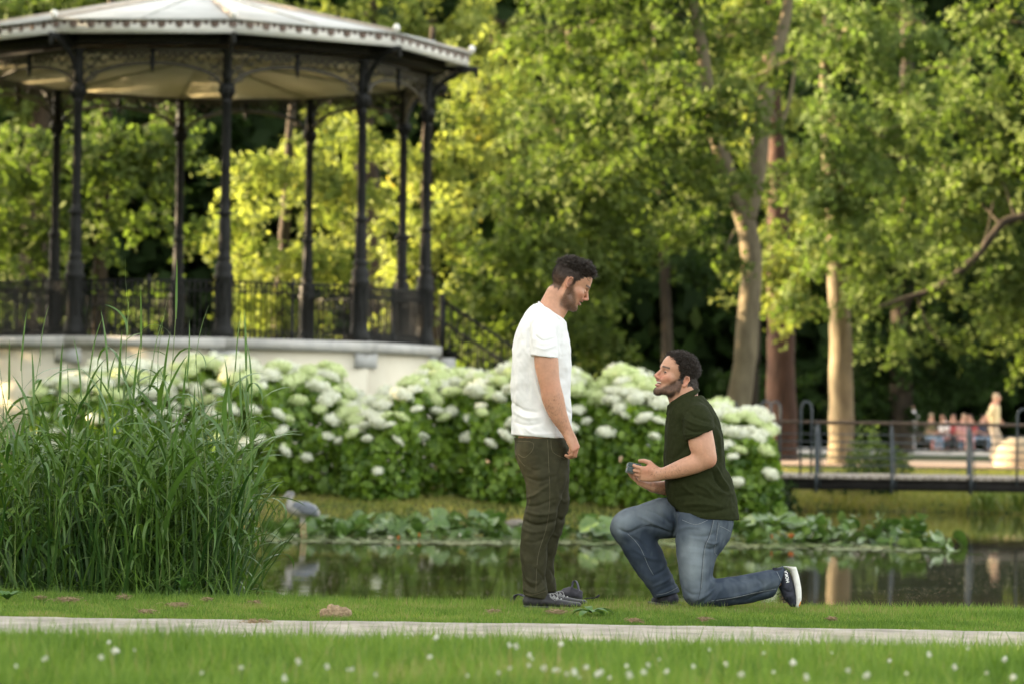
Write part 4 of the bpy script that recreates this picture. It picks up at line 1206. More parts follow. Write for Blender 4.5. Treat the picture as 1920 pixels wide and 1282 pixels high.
# ---------------------------------------------------------------- small things in the lawn
m_clov = mat('clover_head', (0.50, 0.52, 0.42), (0.66, 0.66, 0.58), scale=60, rough=0.8)
mb = MB()
rc = np.random.default_rng(4)
u = rand_unit(46, rc); V, F = leaf_quads(u * 0.0075, u + 0.2 * rand_unit(46, rc), rand_unit(46, rc), 0.008, 0.004)
mb.add(V, F); mb.sphere((0, 0, 0), 0.006, 7, 5)
me_clo = mb.mesh('clover_flower'); me_clo.materials.append(m_clov)
mb = MB(); mb.tube([(0, 0, -0.10), (0.004, 0, -0.05), (0, 0, 0)], 0.0011, 4); me_cst = mb.mesh('stem'); me_cst.materials.append(m_stem)
cl = [(204, 1202), (216, 1218), (221, 1218), (252, 1216), (190, 1232), (84, 1234), (378, 1272), (452, 1274), (534, 1273), (613, 1250), (652, 1262), (660, 1256), (818, 1197), (806, 1234), (877, 1268), (955, 1210), (968, 1214),
      (935, 1264), (956, 1255), (1051, 1208), (993, 1230), (998, 1238), (992, 1249), (1020, 1256), (1040, 1258), (1048, 1257), (1099, 1253), (1077, 1261), (1063, 1275), (1086, 1272), (1126, 1262), (1120, 1270), (1143, 1272),
      (1175, 1250), (1180, 1268), (1216, 1246), (1236, 1236), (1250, 1260), (1206, 1262), (1300, 1250), (1330, 1215), (1362, 1242), (1390, 1266), (1432, 1222), (1450, 1258), (1487, 1240), (1512, 1270), (1560, 1225), (1590, 1256),
      (1625, 1268), (1668, 1240), (1700, 1262), (1742, 1228), (1790, 1252), (1815, 1220), (1850, 1262), (1884, 1240), (1900, 1270), (30, 1268), (705, 1266), (560, 1240)]
for i, (px, py) in enumerate(cl):
    # solve depth on a plane 8.5 cm above the lawn
    h = 0.085 + 0.02 * math.sin(i * 2.1)
    Yd = (CAM_H - h - 0.16) * FPX / (py - 784 - (px - 960) * 0.0148)
    Yd = min(max(Yd, 8.2), 10.0)
    p = at(px, py, Yd)
    o = link('clover_flower', me_clo, None, None, (p.x, Yd, h + float(ground_z(p.x, Yd))), (0.2 * math.sin(i), 0.2 * math.cos(i), i))
    o.scale = (0.75 + 0.3 * math.sin(i * 1.7),) * 3
    link('stem', me_cst, None, o)
    tag(o, 'small round white clover flower in the blurred near grass', 'flower', 'white clover in the near grass')
m_dry = mat('dry_clippings', (0.20, 0.14, 0.085), (0.38, 0.28, 0.17), scale=60, detail=6, rough=0.95, bump=(120, 0.8, 0.01))
def lawnY(px, py, z=0.02): return (CAM_H - z) * FPX / (py - 784 - (px - 960) * 0.0148)
clips = [(628, 1152, 0.065, 0.045, 'largest tan lump of dried mud and grass, left of the standing man'), (335, 1134, 0.06, 0.012, 'longest strip of dry clippings in front of the reeds'), (125, 1124, 0.08, 0.010, 'flat tan clippings near the left end of the lawn'),
         (232, 1120, 0.035, 0.012, 'small tan clipping below the tallest reeds'), (275, 1147, 0.04, 0.010, 'thin dry clipping close to the path, in front of the reeds'), (388, 1124, 0.025, 0.010, 'tiny tan clipping at the right end of the reed bed'),
         (75, 1121, 0.03, 0.008, 'pale clipping at the far left of the lawn'), (478, 1129, 0.022, 0.010, 'pale scrap just right of the reed bed'), (1045, 1147, 0.055, 0.008, 'tan clippings in front of the standing man\'s shoe'), (925, 1146, 0.03, 0.008, 'small tan clippings left of the standing man\'s shoe'),
         (1321, 1161, 0.03, 0.010, 'dry scrap in front of the kneeling man\'s knee'), (480, 1165, 0.06, 0.006, 'dry grass patch on the far edge of the path'), (1190, 1163, 0.035, 0.006, 'dry grass patch on the path edge between the men'), (1560, 1160, 0.02, 0.008, 'tiny dry scrap right of the white-soled shoe')]
for i, (px, py, r, h, lab) in enumerate(clips):
    Yd = min(lawnY(px, py, 0.015), 15.7); p = at(px, py, Yd)
    rg = np.random.default_rng(300 + i)
    mb = MB()
    if h > 0.03:
        mb.sphere((0, 0, 0), 1.0, 22, 16)
        V = mb.V[0]; V *= (1 + 0.25 * vnoise(V, 2.2, i) + 0.12 * vnoise(V, 6.0, i + 1))[:, None]; V *= np.array((r, r * 0.8, h)); V[:, 2] = np.maximum(V[:, 2] + 0.018, -0.01)
    nb = int(60 + 1800 * r)
    B0 = np.column_stack([rg.normal(size=nb) * r * 0.5, rg.normal(size=nb) * r * 0.6, rg.uniform(0.012, 0.026 + h * 0.4, nb)])
    D = unit(np.column_stack([rg.normal(size=nb), rg.normal(size=nb) * 0.6, rg.normal(size=nb) * 0.22]))
    V, F = leaf_quads(B0, D, rand_unit(nb, rg), rg.uniform(0.02, 0.05, nb), 0.0035)
    mb.add(V, F)
    o = mb.build('dry_clippings', m_dry, None, h > 0.03)
    o.location = (p.x, Yd, 0.0)
    tag(o, lab, 'clippings')
# low weeds
m_weed = mat('weed_leaf', (0.05, 0.13, 0.02), (0.09, 0.19, 0.03), scale=30, rough=0.45, transl=0.25)
def weed(px, py, n, L_, lab, up=0.25, Yd=None):
    Yd = Yd or min(lawnY(px, py, 0.02), 15.8); p = at(px, py, Yd)
    root = thing('weed', (p.x, Yd, 0.0), lab, 'weed')
    rg = np.random.default_rng(int(px))
    for i in range(n):
        a = i * 2.4; k = 6
        up_ = np.array([up + rg.uniform(0, 0.5)]); Xc, Zc = reed_leaf_curves(1, rg, np.array([L_ * rg.uniform(0.7, 1.1)]), up_, np.array([0.9]), k)
        wv_ = L_ * 0.16 * np.sin(np.linspace(0.25, 3.0, k)) * (1 + 0.3 * np.sin(np.arange(k) * 3.1))
        V = []
        for j in range(k):
            V += [(Xc[0, j], -wv_[j], Zc[0, j] + 0.25 * wv_[j]), (Xc[0, j], 0, Zc[0, j]), (Xc[0, j], wv_[j], Zc[0, j] + 0.25 * wv_[j])]
        F = []
        for j in range(k - 1):
            F += [(3 * j, 3 * j + 1, 3 * j + 4, 3 * j + 3), (3 * j + 1, 3 * j + 2, 3 * j + 5, 3 * j + 4)]
        link('leaf', new_mesh('leaf', np.array(V), np.array(F), True), m_weed, root, (0, 0, 0.018), (0, 0, a))
weed(1108, 1146, 9, 0.13, 'low dark green weed with lobed leaves in front of the bag')
weed(14, 1122, 8, 0.11, 'broad-leaved weed at the far left edge of the lawn', 0.5)
weed(345, 1085, 12, 0.10, 'small bushy weed growing at the foot of the reeds', 1.0, 15.8)
# reedy leaves and bushes on the far bank
m_iris = mat('iris_leaf', (0.12, 0.20, 0.03), (0.22, 0.30, 0.05), scale=2, rough=0.45, transl=0.35)
for px, Yd, n, lab in ((1850, 49.9, 34, 'clump of arching iris leaves under the bridge at the right'), (1905, 49.6, 30, 'clump of iris leaves cut by the right edge of the photo')):
    x = at(px, 940, Yd).x
    rg = np.random.default_rng(px)
    root = thing('iris_clump', (x, Yd, -0.45), lab, 'plant', 'iris clumps on the far bank')
    for i in range(n):
        k = 7; Xc, Zc = reed_leaf_curves(1, rg, np.array([rg.uniform(0.5, 0.95)]), np.array([rg.uniform(1.1, 1.5)]), np.array([rg.uniform(0.6, 2.6)]), k)
        B = np.stack([Xc[0], 0 * Xc[0], Zc[0]], -1)[None]
        V, F = ribbons(B, None, np.array([[0.3, 1.0, 0.0]]), wprof(k, 0.022)[None])
        link('leaf', new_mesh('leaf', V, F, True), m_iris, root, (rg.normal() * 0.12, rg.normal() * 0.12, 0), (0, 0, rg.uniform(0, 6.28)))
def bush(px, py_base, Yd, w_, h_, leaf, n, lab, L=0.09, cat='shrub'):
    x = at(px, py_base, Yd).x; gz = float(ground_z(x, Yd)); rg = np.random.default_rng(int(px + Yd))
    root = thing('bush', (x, Yd, gz), lab, cat)
    u = rand_unit(n, rg); u[:, 2] = np.abs(u[:, 2])
    P = u * np.array((w_ / 2, w_ / 2, h_)) * rg.uniform(0.3, 1.0, (n, 1)) ** 0.5
    P *= (1 + 0.25 * vnoise(P, 2.5, int(px)))[:, None]
    V, F = leaf_quads(P, rand_unit(n, rg) + np.array((0, 0, 0.3)), rg.normal(size=(n, 3)) * 0.5 + np.array((0, -0.4, 0.6)), L * rg.uniform(0.6, 1.3, n), L * 0.6, 0.1)
    link('foliage', new_mesh('foliage', V, F, tint=np.repeat(rg.uniform(0, 1, n), 4)), m_leaf[leaf], root)
    mb = MB()
    for i in range(7):
        mb.tube([(0, 0, -0.05), tuple(rg.normal(size=3) * np.array((w_ / 6, w_ / 6, 0.02)) + np.array((0, 0, h_ * 0.7)))], 0.012, 4)
    mb.build('stems', m_stem, root)
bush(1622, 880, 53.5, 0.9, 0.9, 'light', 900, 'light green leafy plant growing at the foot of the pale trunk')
bush(1672, 880, 53.2, 0.9, 0.85, 'mid', 800, 'dark green leafy plant between the pale trunk and the resting people')
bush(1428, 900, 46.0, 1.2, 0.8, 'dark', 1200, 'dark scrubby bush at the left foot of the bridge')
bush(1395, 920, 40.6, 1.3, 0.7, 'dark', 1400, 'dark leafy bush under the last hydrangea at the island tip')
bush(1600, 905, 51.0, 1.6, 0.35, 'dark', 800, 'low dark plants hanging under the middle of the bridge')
# stone block by the water edge behind the standing man
mb = MB(); mb.sphere((0, 0, 0), 1.0, 14, 10); V = mb.V[0]; V *= (1 + 0.12 * vnoise(V, 2.0, 2))[:, None] * np.array((0.20, 0.15, 0.10))
o = mb.build('stone', mat('bank_stone', (0.16, 0.14, 0.12), (0.26, 0.23, 0.19), scale=8, rough=0.9), None, True)
o.location = (at(968, 985, 38.2).x, 38.2, -0.42); tag(o, 'grey-brown stone at the island edge behind the standing man\'s legs', 'stone')
# ---------------------------------------------------------------- smooth bodies from blended volumes
class Vol:
    def __init__(s, xs, ys, zs):
        s.ax = [np.asarray(a, np.float32) for a in (xs, ys, zs)]
        s.v = np.full(tuple(len(a) for a in s.ax), 1.0, np.float32)
    def sl(s, lo, hi):
        r = []
        for a, l, h in zip(s.ax, lo, hi):
            i0 = max(0, int(np.searchsorted(a, l)) - 1); i1 = min(len(a), int(np.searchsorted(a, h)) + 1)
            if i1 <= i0: return None
            r.append(slice(i0, i1))
        return tuple(r)
    def grid(s, sl):
        return (s.ax[0][sl[0]][:, None, None], s.ax[1][sl[1]][None, :, None], s.ax[2][sl[2]][None, None, :])
    def put(s, sl, d, k, op):
        a = s.v[sl]
        if op == 'add':
            if k <= 0: s.v[sl] = np.minimum(a, d); return
            h = np.clip(0.5 + 0.5 * (a - d) / k, 0, 1)
            s.v[sl] = a * (1 - h) + d * h - k * h * (1 - h)
        elif op == 'sub':
            d = -d
            h = np.clip(0.5 - 0.5 * (a - d) / max(k, 1e-6), 0, 1)
            s.v[sl] = a * (1 - h) + d * h + k * h * (1 - h)
    def chain(s, P, R, E=None, k=0.01, op='add', pad=0.0):
        """P (n,3), R in-plane radius, E = y stretch (half width in y / R)"""
        P = np.asarray(P, float); n = len(P)
        R = np.broadcast_to(np.asarray(R, float), (n,)); E = np.broadcast_to(np.asarray(1.0 if E is None else E, float), (n,))
        m = (R * np.maximum(E, 1)).max() + k + 0.025
        sl = s.sl(P.min(0) - m, P.max(0) + m)
        if sl is None: return s
        X, Y, Z = s.grid(sl)
        best = None
        for i in range(n - 1):
            a, b = P[i], P[i + 1]
            e = 0.5 * (E[i] + E[i + 1])
            dx, dy, dz = b[0] - a[0], (b[1] - a[1]) / e, b[2] - a[2]
            L2 = dx * dx + dy * dy + dz * dz + 1e-12
            yy = (Y - a[1]) / e
            px, pz = X - a[0], Z - a[2]
            t = np.clip((px * dx + yy * dy + pz * dz) / L2, 0, 1).astype(np.float32)
            d = np.sqrt((px - t * dx) ** 2 + (yy - t * dy) ** 2 + (pz - t * dz) ** 2) - (R[i] + (R[i + 1] - R[i]) * t)
            best = d if best is None else np.minimum(best, d)
        s.put(sl, best.astype(np.float32), k, op)
        return s
    def ell(s, c, r, M=None, k=0.01, op='add'):
        c = np.asarray(c, float); r = np.asarray(r, float)
        m = r.max() + k + 0.02
        sl = s.sl(c - m, c + m)
        if sl is None: return s
        X, Y, Z = s.grid(sl)
        X = X - c[0]; Y = Y - c[1]; Z = Z - c[2]
        if M is not None:
            M = np.asarray(M, float)      # rows = local axes
            X, Y, Z = (M[0, 0] * X + M[0, 1] * Y + M[0, 2] * Z, M[1, 0] * X + M[1, 1] * Y + M[1, 2] * Z, M[2, 0] * X + M[2, 1] * Y + M[2, 2] * Z)
        k0 = np.sqrt((X / r[0]) ** 2 + (Y / r[1]) ** 2 + (Z / r[2]) ** 2)
        k1 = np.sqrt((X / r[0] ** 2) ** 2 + (Y / r[1] ** 2) ** 2 + (Z / r[2] ** 2) ** 2) + 1e-6
        d = k0 * (k0 - 1) / k1
        s.put(sl, d.astype(np.float32), k, op)
        return s
    def cut(s, p, n, k=0.004, box=None):
        """keep the side n points away from: intersect with dot(x-p,n)<0"""
        p = np.asarray(p, float); n = np.asarray(n, float); n = n / np.linalg.norm(n)
        sl = tuple(slice(0, len(a)) for a in s.ax) if box is None else s.sl(*box)
        X, Y, Z = s.grid(sl)
        d = (X - p[0]) * n[0] + (Y - p[1]) * n[1] + (Z - p[2]) * n[2]
        a = s.v[sl]
        h = np.clip(0.5 - 0.5 * (a - d) / k, 0, 1)
        s.v[sl] = (a * (1 - h) + d * h + k * h * (1 - h)).astype(np.float32)
        return s
    def mesh(s, smooth=2):
        v = s.v
        ins = v < 0
        n = np.array(v.shape)
        c = ins[:-1, :-1, :-1].astype(np.int8)
        tot = np.zeros(tuple(n - 1), np.int8)
        for i in (0, 1):
            for j in (0, 1):
                for k in (0, 1):
                    tot += ins[i:n[0] - 1 + i, j:n[1] - 1 + j, k:n[2] - 1 + k]
        act = np.argwhere((tot > 0) & (tot < 8))
        idx = np.full(tuple(n - 1), -1, np.int32)
        idx[act[:, 0], act[:, 1], act[:, 2]] = np.arange(len(act))
        cor = {}
        for i in (0, 1):
            for j in (0, 1):
                for k in (0, 1):
                    cor[i, j, k] = v[act[:, 0] + i, act[:, 1] + j, act[:, 2] + k].astype(float)
        acc = np.zeros((len(act), 3)); cnt = np.zeros(len(act))
        for (p, q) in [((0,0,0),(1,0,0)),((0,1,0),(1,1,0)),((0,0,1),(1,0,1)),((0,1,1),(1,1,1)),
                       ((0,0,0),(0,1,0)),((1,0,0),(1,1,0)),((0,0,1),(0,1,1)),((1,0,1),(1,1,1)),
                       ((0,0,0),(0,0,1)),((1,0,0),(1,0,1)),((0,1,0),(0,1,1)),((1,1,0),(1,1,1))]:
            a, b = cor[p], cor[q]
            m = (a < 0) != (b < 0)
            t = np.where(m, a / np.where(m, a - b, 1), 0)
            pt = np.array(p)[None] + t[:, None] * (np.array(q) - np.array(p))[None]
            acc += np.where(m[:, None], pt, 0); cnt += m
        loc = acc / cnt[:, None]
        V = np.empty((len(act), 3))
        for d in range(3):
            a = s.ax[d]
            V[:, d] = a[act[:, d]] + loc[:, d] * (a[act[:, d] + 1] - a[act[:, d]])
        F = []
        for d in range(3):
            o = [(1, 2), (2, 0), (0, 1)][d]
            sa = [slice(None)] * 3; sb = [slice(None)] * 3
            sa[d] = slice(0, -1); sb[d] = slice(1, None)
            A, B = ins[tuple(sa)], ins[tuple(sb)]
            e = np.argwhere(A != B)
            e = e[(e[:, o[0]] > 0) & (e[:, o[1]] > 0) & (e[:, o[0]] < n[o[0]] - 1) & (e[:, o[1]] < n[o[1]] - 1)]
            fl = A[e[:, 0], e[:, 1], e[:, 2]]
            q = []
            for (i, j) in ((0, 0), (1, 0), (1, 1), (0, 1)):
                c_ = e.copy(); c_[:, o[0]] -= 1 - i; c_[:, o[1]] -= 1 - j
                q.append(idx[c_[:, 0], c_[:, 1], c_[:, 2]])
            q = np.stack(q, -1)
            q = np.where(fl[:, None], q, q[:, ::-1])
            F.append(q)
        F = np.vstack(F)
        F = F[(F >= 0).all(1)]
        for _ in range(smooth):
            E = np.vstack([F[:, [0, 1]], F[:, [1, 2]], F[:, [2, 3]], F[:, [3, 0]]])
            num = np.zeros_like(V); 
            for d in range(3):
                num[:, d] = np.bincount(E[:, 0], V[E[:, 1], d], len(V)) + np.bincount(E[:, 1], V[E[:, 0], d], len(V))
            den = np.bincount(E[:, 0], minlength=len(V)) + np.bincount(E[:, 1], minlength=len(V))
            V = 0.45 * V + 0.55 * num / np.maximum(den, 1)[:, None]
        return V, F
def vnormals(V, F):
    N = np.zeros_like(V)
    fn = np.cross(V[F[:, 2]] - V[F[:, 0]], V[F[:, 3]] - V[F[:, 1]])
    for j in range(4):
        for d in range(3):
            N[:, d] += np.bincount(F[:, j], fn[:, d], len(V))
    return unit(N)
def axis(lo, hi, step, fine=()):
    """coordinates from lo to hi; fine = [(a,b,step)] zones"""
    out = [lo]; x = lo
    while x < hi:
        st = step
        for a, b, q in fine:
            if a <= x < b: st = q
        x += st; out.append(x)
    return np.array(out)
def resample(Q, n):
    return smooth_path(np.asarray(Q, float), n)
def sil_chain(vol, rows, k=0.01, n=None, op='add'):
    """rows: (A_px, A_py, B_px, B_py, y, ry): silhouette point pairs in the photograph, on the person's plane"""
    R = []
    for (ax, ay, bx, by, y, ry) in rows:
        a = PP(ax, ay); b = PP(bx, by)
        c = (a + b) / 2; r = np.linalg.norm(a - b) / 2
        R.append((c[0], y, c[2], r, ry))
    Q = resample(R, n or 5 * (len(R) - 1) + 1)
    return vol.chain(np.column_stack([Q[:, 0], YP + Q[:, 1], Q[:, 2]]), Q[:, 3], Q[:, 4] / Q[:, 3], k, op)
YP = 15.3                      # depth of the plane in which the two men stand
def PP(px, py):
    p = at(px, py, YP); return np.array((p.x, YP, p.z))
def folds(V, N, creases, seed=0, amp=0.003, scale=9.0, stretch=(1, 1, 1)):
    """creases: (polyline px, depth m (+raised), width m, side: -1 camera side, 1 far, 0 both)"""
    W = V * np.array(stretch)
    d = amp * vnoise(W, scale, seed) + amp * 0.5 * vnoise(W, scale * 2.3, seed + 1)
    for (pl, dep, wid, side) in creases:
        Q = np.array([PP(*p) for p in pl])[:, [0, 2]]
        Q = smooth_path(Q, 4 * len(Q)) if len(Q) > 2 else Q
        best = np.full(len(V), 9.0); par = np.zeros(len(V))
        P = V[:, [0, 2]]
        for i in range(len(Q) - 1):
            a, b = Q[i], Q[i + 1]; ab = b - a
            t = np.clip(((P - a) @ ab) / (ab @ ab + 1e-12), 0, 1)
            dd = np.linalg.norm(P - a - t[:, None] * ab, axis=1)
            m = dd < best
            best = np.where(m, dd, best); par = np.where(m, (i + t) / (len(Q) - 1), par)
        taper = np.sin(np.clip(par, 0.04, 0.96) * math.pi) ** 0.5
        g = np.exp(-(best / wid) ** 2) * taper
        if side: g = g * np.clip(N[:, 1] * side * 2 + 0.3, 0, 1)
        d = d + dep * g
    return d
def pdist(V, pl, n=8):
    Q = np.array([PP(*p) for p in pl])[:, [0, 2]]
    P = V[:, [0, 2]]; best = np.full(len(V), 9.0)
    for i in range(len(Q) - 1):
        a, b = Q[i], Q[i + 1]; ab = b - a
        t = np.clip(((P - a) @ ab) / (ab @ ab + 1e-12), 0, 1)
        best = np.minimum(best, np.linalg.norm(P - a - t[:, None] * ab, axis=1))
    return best
def lerp(a, b, t): return a + (np.asarray(b) - a) * np.clip(t, 0, 1)[:, None]
def sstep(a, b, x): 
    t = np.clip((x - a) / (b - a), 0, 1); return t * t * (3 - 2 * t)

class Head:
    """local frame: f forward, u up, s towards the viewer-side ear; origin near the ear canal"""
    def __init__(h, org, pitch, facing, scale, yaw=0.0):
        h.o = np.asarray(org, float); h.sc = scale
        f = np.array((facing * math.cos(pitch), 0, math.sin(pitch)))
        u = np.array((-facing * math.sin(pitch), 0, math.cos(pitch)))
        s = np.array((0, -1.0, 0))
        c, n = math.cos(yaw), math.sin(yaw)          # positive yaw turns the face to the camera
        h.f, h.s, h.u = f * c + s * n, s * c - f * n, u
        h.M = np.stack([h.f, h.u, h.s])
    def p(h, f, u, s): return h.o + h.sc * (f * h.f + u * h.u + s * h.s)
    def e(h, vol, c, r, k=0.01, op='add', tilt=0.0):
        M = h.M
        if tilt:
            ct, st = math.cos(tilt), math.sin(tilt)
            M = np.stack([h.f * ct + h.u * st, -h.f * st + h.u * ct, h.s])
        vol.ell(h.p(*c), np.array(r) * h.sc, M, k * h.sc, op)
    def c(h, vol, pts, rr, k=0.01, op='add'):
        vol.chain([h.p(*q) for q in pts], np.array(rr) * h.sc, None, k * h.sc, op)
    def local(h, V):
        return ((V - h.o) @ h.M.T) / h.sc
def head_shape(vol, h, smile=True, ear_f=-0.008, jawdrop=0.0, ear_u=0.0):
    h.e(vol, (-0.006, 0.048, 0), (0.097, 0.080, 0.073), 0.01)
    h.e(vol, (-0.030, 0.020, 0), (0.070, 0.060, 0.066), 0.02)
    h.e(vol, (0.040, 0.050, 0), (0.056, 0.066, 0.059), 0.02)
    h.e(vol, (0.046, -0.015, 0), (0.046, 0.075, 0.053), 0.02)
    h.c(vol, [(0.083, 0.030, 0.040), (0.094, 0.034, 0.018), (0.094, 0.032, 0), (0.094, 0.034, -0.018), (0.083, 0.030, -0.040)], [0.007, 0.009, 0.008, 0.009, 0.007], 0.012)
    for s in (-1, 1):
        h.e(vol, (0.060, -0.012, 0.043 * s), (0.030, 0.020, 0.020), 0.02)                 # cheekbone
        if smile: h.e(vol, (0.078, -0.028, 0.033 * s), (0.017, 0.015, 0.014), 0.012)         # smiling cheek
        h.e(vol, (0.095, 0.006, 0.030 * s), (0.016, 0.012, 0.019), 0.012, 'sub')             # eye socket
        h.e(vol, (0.078, 0.006, 0.031 * s), (0.0145, 0.0135, 0.0155), 0.002)                 # eyeball under lids
        h.c(vol, [(0.072, -0.088, 0.012 * s), (0.040, -0.082, 0.040 * s), (0.004, -0.060, 0.054 * s), (-0.004, -0.020, 0.060 * s)], [0.017, 0.018, 0.017, 0.015], 0.022)   # jaw
        h.e(vol, (0.105, -0.028, 0.0115 * s), (0.011, 0.008, 0.0075), 0.006)                # nostril wing
        h.e(vol, (0.108, -0.036, 0.007 * s), (0.005, 0.003, 0.0035), 0.002, 'sub')
    h.e(vol, (0.045, -0.060, 0), (0.040, 0.036, 0.042), 0.02)
    h.c(vol, [(0.090, 0.030, 0), (0.102, 0.008, 0), (0.113, -0.012, 0), (0.118, -0.020, 0)], [0.0065, 0.0068, 0.0085, 0.0095], 0.010)   # nose
    h.c(vol, [(0.080, 0.032, 0), (0.083, 0.005, 0), (0.086, -0.018, 0)], [0.012, 0.0115, 0.013], 0.008)
    h.e(vol, (0.080, -0.045, 0), (0.023, 0.022, 0.028), 0.012)
    # lips and open smiling mouth
    jd = jawdrop
    cf, cu = (0.063, -0.036) if smile else (0.080, -0.046)
    h.c(vol, [(cf, cu, 0.029), (0.090, -0.042, 0.019), (0.099, -0.043, 0.009), (0.1025, -0.0425, 0), (0.099, -0.043, -0.009), (0.090, -0.042, -0.019), (cf, cu, -0.029)], [0.003, 0.0045, 0.0055, 0.0055, 0.0055, 0.0045, 0.003], 0.004)
    h.c(vol, [(cf, cu - 0.002, 0.029), (0.087, -0.056 - jd, 0.019), (0.096, -0.0605 - jd, 0.009), (0.0995, -0.0615 - jd, 0), (0.096, -0.0605 - jd, -0.009), (0.087, -0.056 - jd, -0.019), (cf, cu - 0.002, -0.029)], [0.003, 0.005, 0.0062, 0.0068, 0.0062, 0.005, 0.003], 0.004)
    h.c(vol, [(cf + 0.003, cu - 0.001, 0.029), (0.092, -0.0495 - jd / 2, 0.018), (0.101, -0.0515 - jd / 2, 0.008), (0.104, -0.0518 - jd / 2, 0), (0.101, -0.0515 - jd / 2, -0.008), (0.092, -0.0495 - jd / 2, -0.018), (cf + 0.003, cu - 0.001, -0.029)], [0.0020, 0.0045 + jd / 3, 0.0056 + jd / 2, 0.0058 + jd / 2, 0.0056 + jd / 2, 0.0045 + jd / 3, 0.0020], 0.002, 'sub')
    h.e(vol, (0.080, -0.095 - jd, 0), (0.021, 0.018, 0.022), 0.014)                                 # chin
    # ears
    for s in (-1, 1):
        h.e(vol, (ear_f - 0.002, 0.002 + ear_u, 0.073 * s), (0.017, 0.031, 0.009), 0.006, tilt=-0.15 )
        h.c(vol, [(ear_f + 0.006, 0.016 + ear_u, 0.080 * s), (ear_f + 0.002, 0.028 + ear_u, 0.083 * s), (ear_f - 0.012, 0.026 + ear_u, 0.085 * s), (ear_f - 0.018, 0.010 + ear_u, 0.085 * s), (ear_f - 0.013, -0.010 + ear_u, 0.083 * s), (ear_f - 0.003, -0.026 + ear_u, 0.079 * s), (ear_f + 0.004, -0.024 + ear_u, 0.077 * s)],
            [0.0035, 0.004, 0.0045, 0.0045, 0.004, 0.006, 0.004], 0.003)
        h.e(vol, (ear_f - 0.002, 0.002 + ear_u, 0.085 * s), (0.009, 0.016, 0.007), 0.004, 'sub')
        h.c(vol, [(ear_f + 0.009, 0.004 + ear_u, 0.078 * s), (ear_f + 0.008, -0.006 + ear_u, 0.078 * s)], [0.0035, 0.003], 0.003)
def face_colour(h, V, N, base, ear_f, hairline, beardness=1.0, seed=1, lip_gap=0.0):
    L = h.local(V); f, u, s = L[:, 0], L[:, 1], L[:, 2]; a = np.abs(s)
    col = np.tile(np.array(base), (len(V), 1)).astype(float)
    col *= (1 + 0.05 * vnoise(V, 30, seed) + 0.04 * vnoise(V, 90, seed + 3))[:, None]
    hd = (u > -0.14) & (np.linalg.norm(L, axis=1) < 0.17)
    red = np.exp(-(((f - 0.112) / 0.022) ** 2 + ((u + 0.018) / 0.022) ** 2)) * 0.5 + np.exp(-(((f - 0.075) / 0.025) ** 2 + ((u + 0.022) / 0.02) ** 2)) * 0.45 \
        + np.exp(-(((f - ear_f) / 0.022) ** 2 + ((u) / 0.035) ** 2)) * (a > 0.066) * 0.6
    col = np.where(hd[:, None], col * (1 + red[:, None] * np.array((0.10, -0.22, -0.22))), col)
    # beard: jaw, chin, moustache
    nb = 0.006 * vnoise(V, 25, seed + 5)
    line = np.interp(f, [-0.02, 0.010, 0.030, 0.050, 0.066, 0.078, 0.11], [0.03, 0.012, -0.012, -0.034, -0.050, -0.070, -0.072])
    jaw = sstep(0.018, -0.016, u - line + nb) * sstep(-0.016, 0.008, f + 0.10 * (u + 0.03) + nb) * sstep(-0.135, -0.112, u)
    side = sstep(0.014, 0.008, np.abs(f - 0.006) + nb) * (a > 0.045) * sstep(0.050, 0.035, u) * sstep(-0.10, -0.06, u)
    beard = np.maximum(jaw, side)
    mous = np.exp(-((u + 0.0365 + 0.12 * np.clip(a - 0.018, 0, 1)) / 0.0035) ** 2) * (f > 0.074) * (a < 0.032)
    soul = np.exp(-((u + 0.074) / 0.004) ** 2) * (f > 0.085) * (a < 0.010)
    beard = np.clip(np.maximum(beard, np.maximum(mous * 0.7, soul * 0.6)), 0, 1) * beardness
    stip = np.clip(0.5 + 0.5 * vnoise(V, 420, seed + 7), 0, 1)
    b = np.where(hd, beard * (0.72 + 0.28 * stip), 0)
    col = lerp(col, (0.060, 0.036, 0.024), b)
    # lips
    lip = (np.exp(-((u + 0.0425) / 0.0038) ** 2) + np.exp(-((u + 0.0615 + lip_gap) / 0.0050) ** 2)) * sstep(0.080, 0.090, f) * (a < 0.026)
    col = lerp(col, (0.44, 0.18, 0.15), np.where(hd, np.clip(lip, 0, 1) * 0.85, 0))
    mo = np.exp(-((u + 0.0515 + lip_gap / 2) / 0.0042) ** 2) * sstep(0.072, 0.082, f) * (a < 0.026) * (f < 0.0975)
    col = lerp(col, (0.10, 0.03, 0.025), np.where(hd & (mo > 0.4), 0.95, 0))
    # brows
    br = np.exp(-((u - 0.036 - 0.10 * np.clip(0.025 - np.abs(a - 0.030), -1, 0.0)) / 0.0055) ** 2) * (a > 0.010) * (a < 0.050) * sstep(0.062, 0.075, f)
    col = lerp(col, (0.035, 0.022, 0.016), np.where(hd, np.clip(br * 1.2, 0, 1) * 0.9, 0))
    # eye line / lashes
    ey = np.exp(-((u - 0.0035) / 0.0022) ** 2) * np.clip(1 - ((a - 0.034) / 0.014) ** 2, 0, 1) * (f > 0.066) * (f < 0.092)
    col = lerp(col, (0.05, 0.03, 0.025), np.where(hd, np.clip(ey, 0, 1) * 0.8, 0))
    # scalp stubble under the hair
    hl = hairline(f, u, a)
    col = lerp(col, (0.030, 0.021, 0.016), np.where(hd & (np.abs(s) < 0.079), hl, 0))
    return col
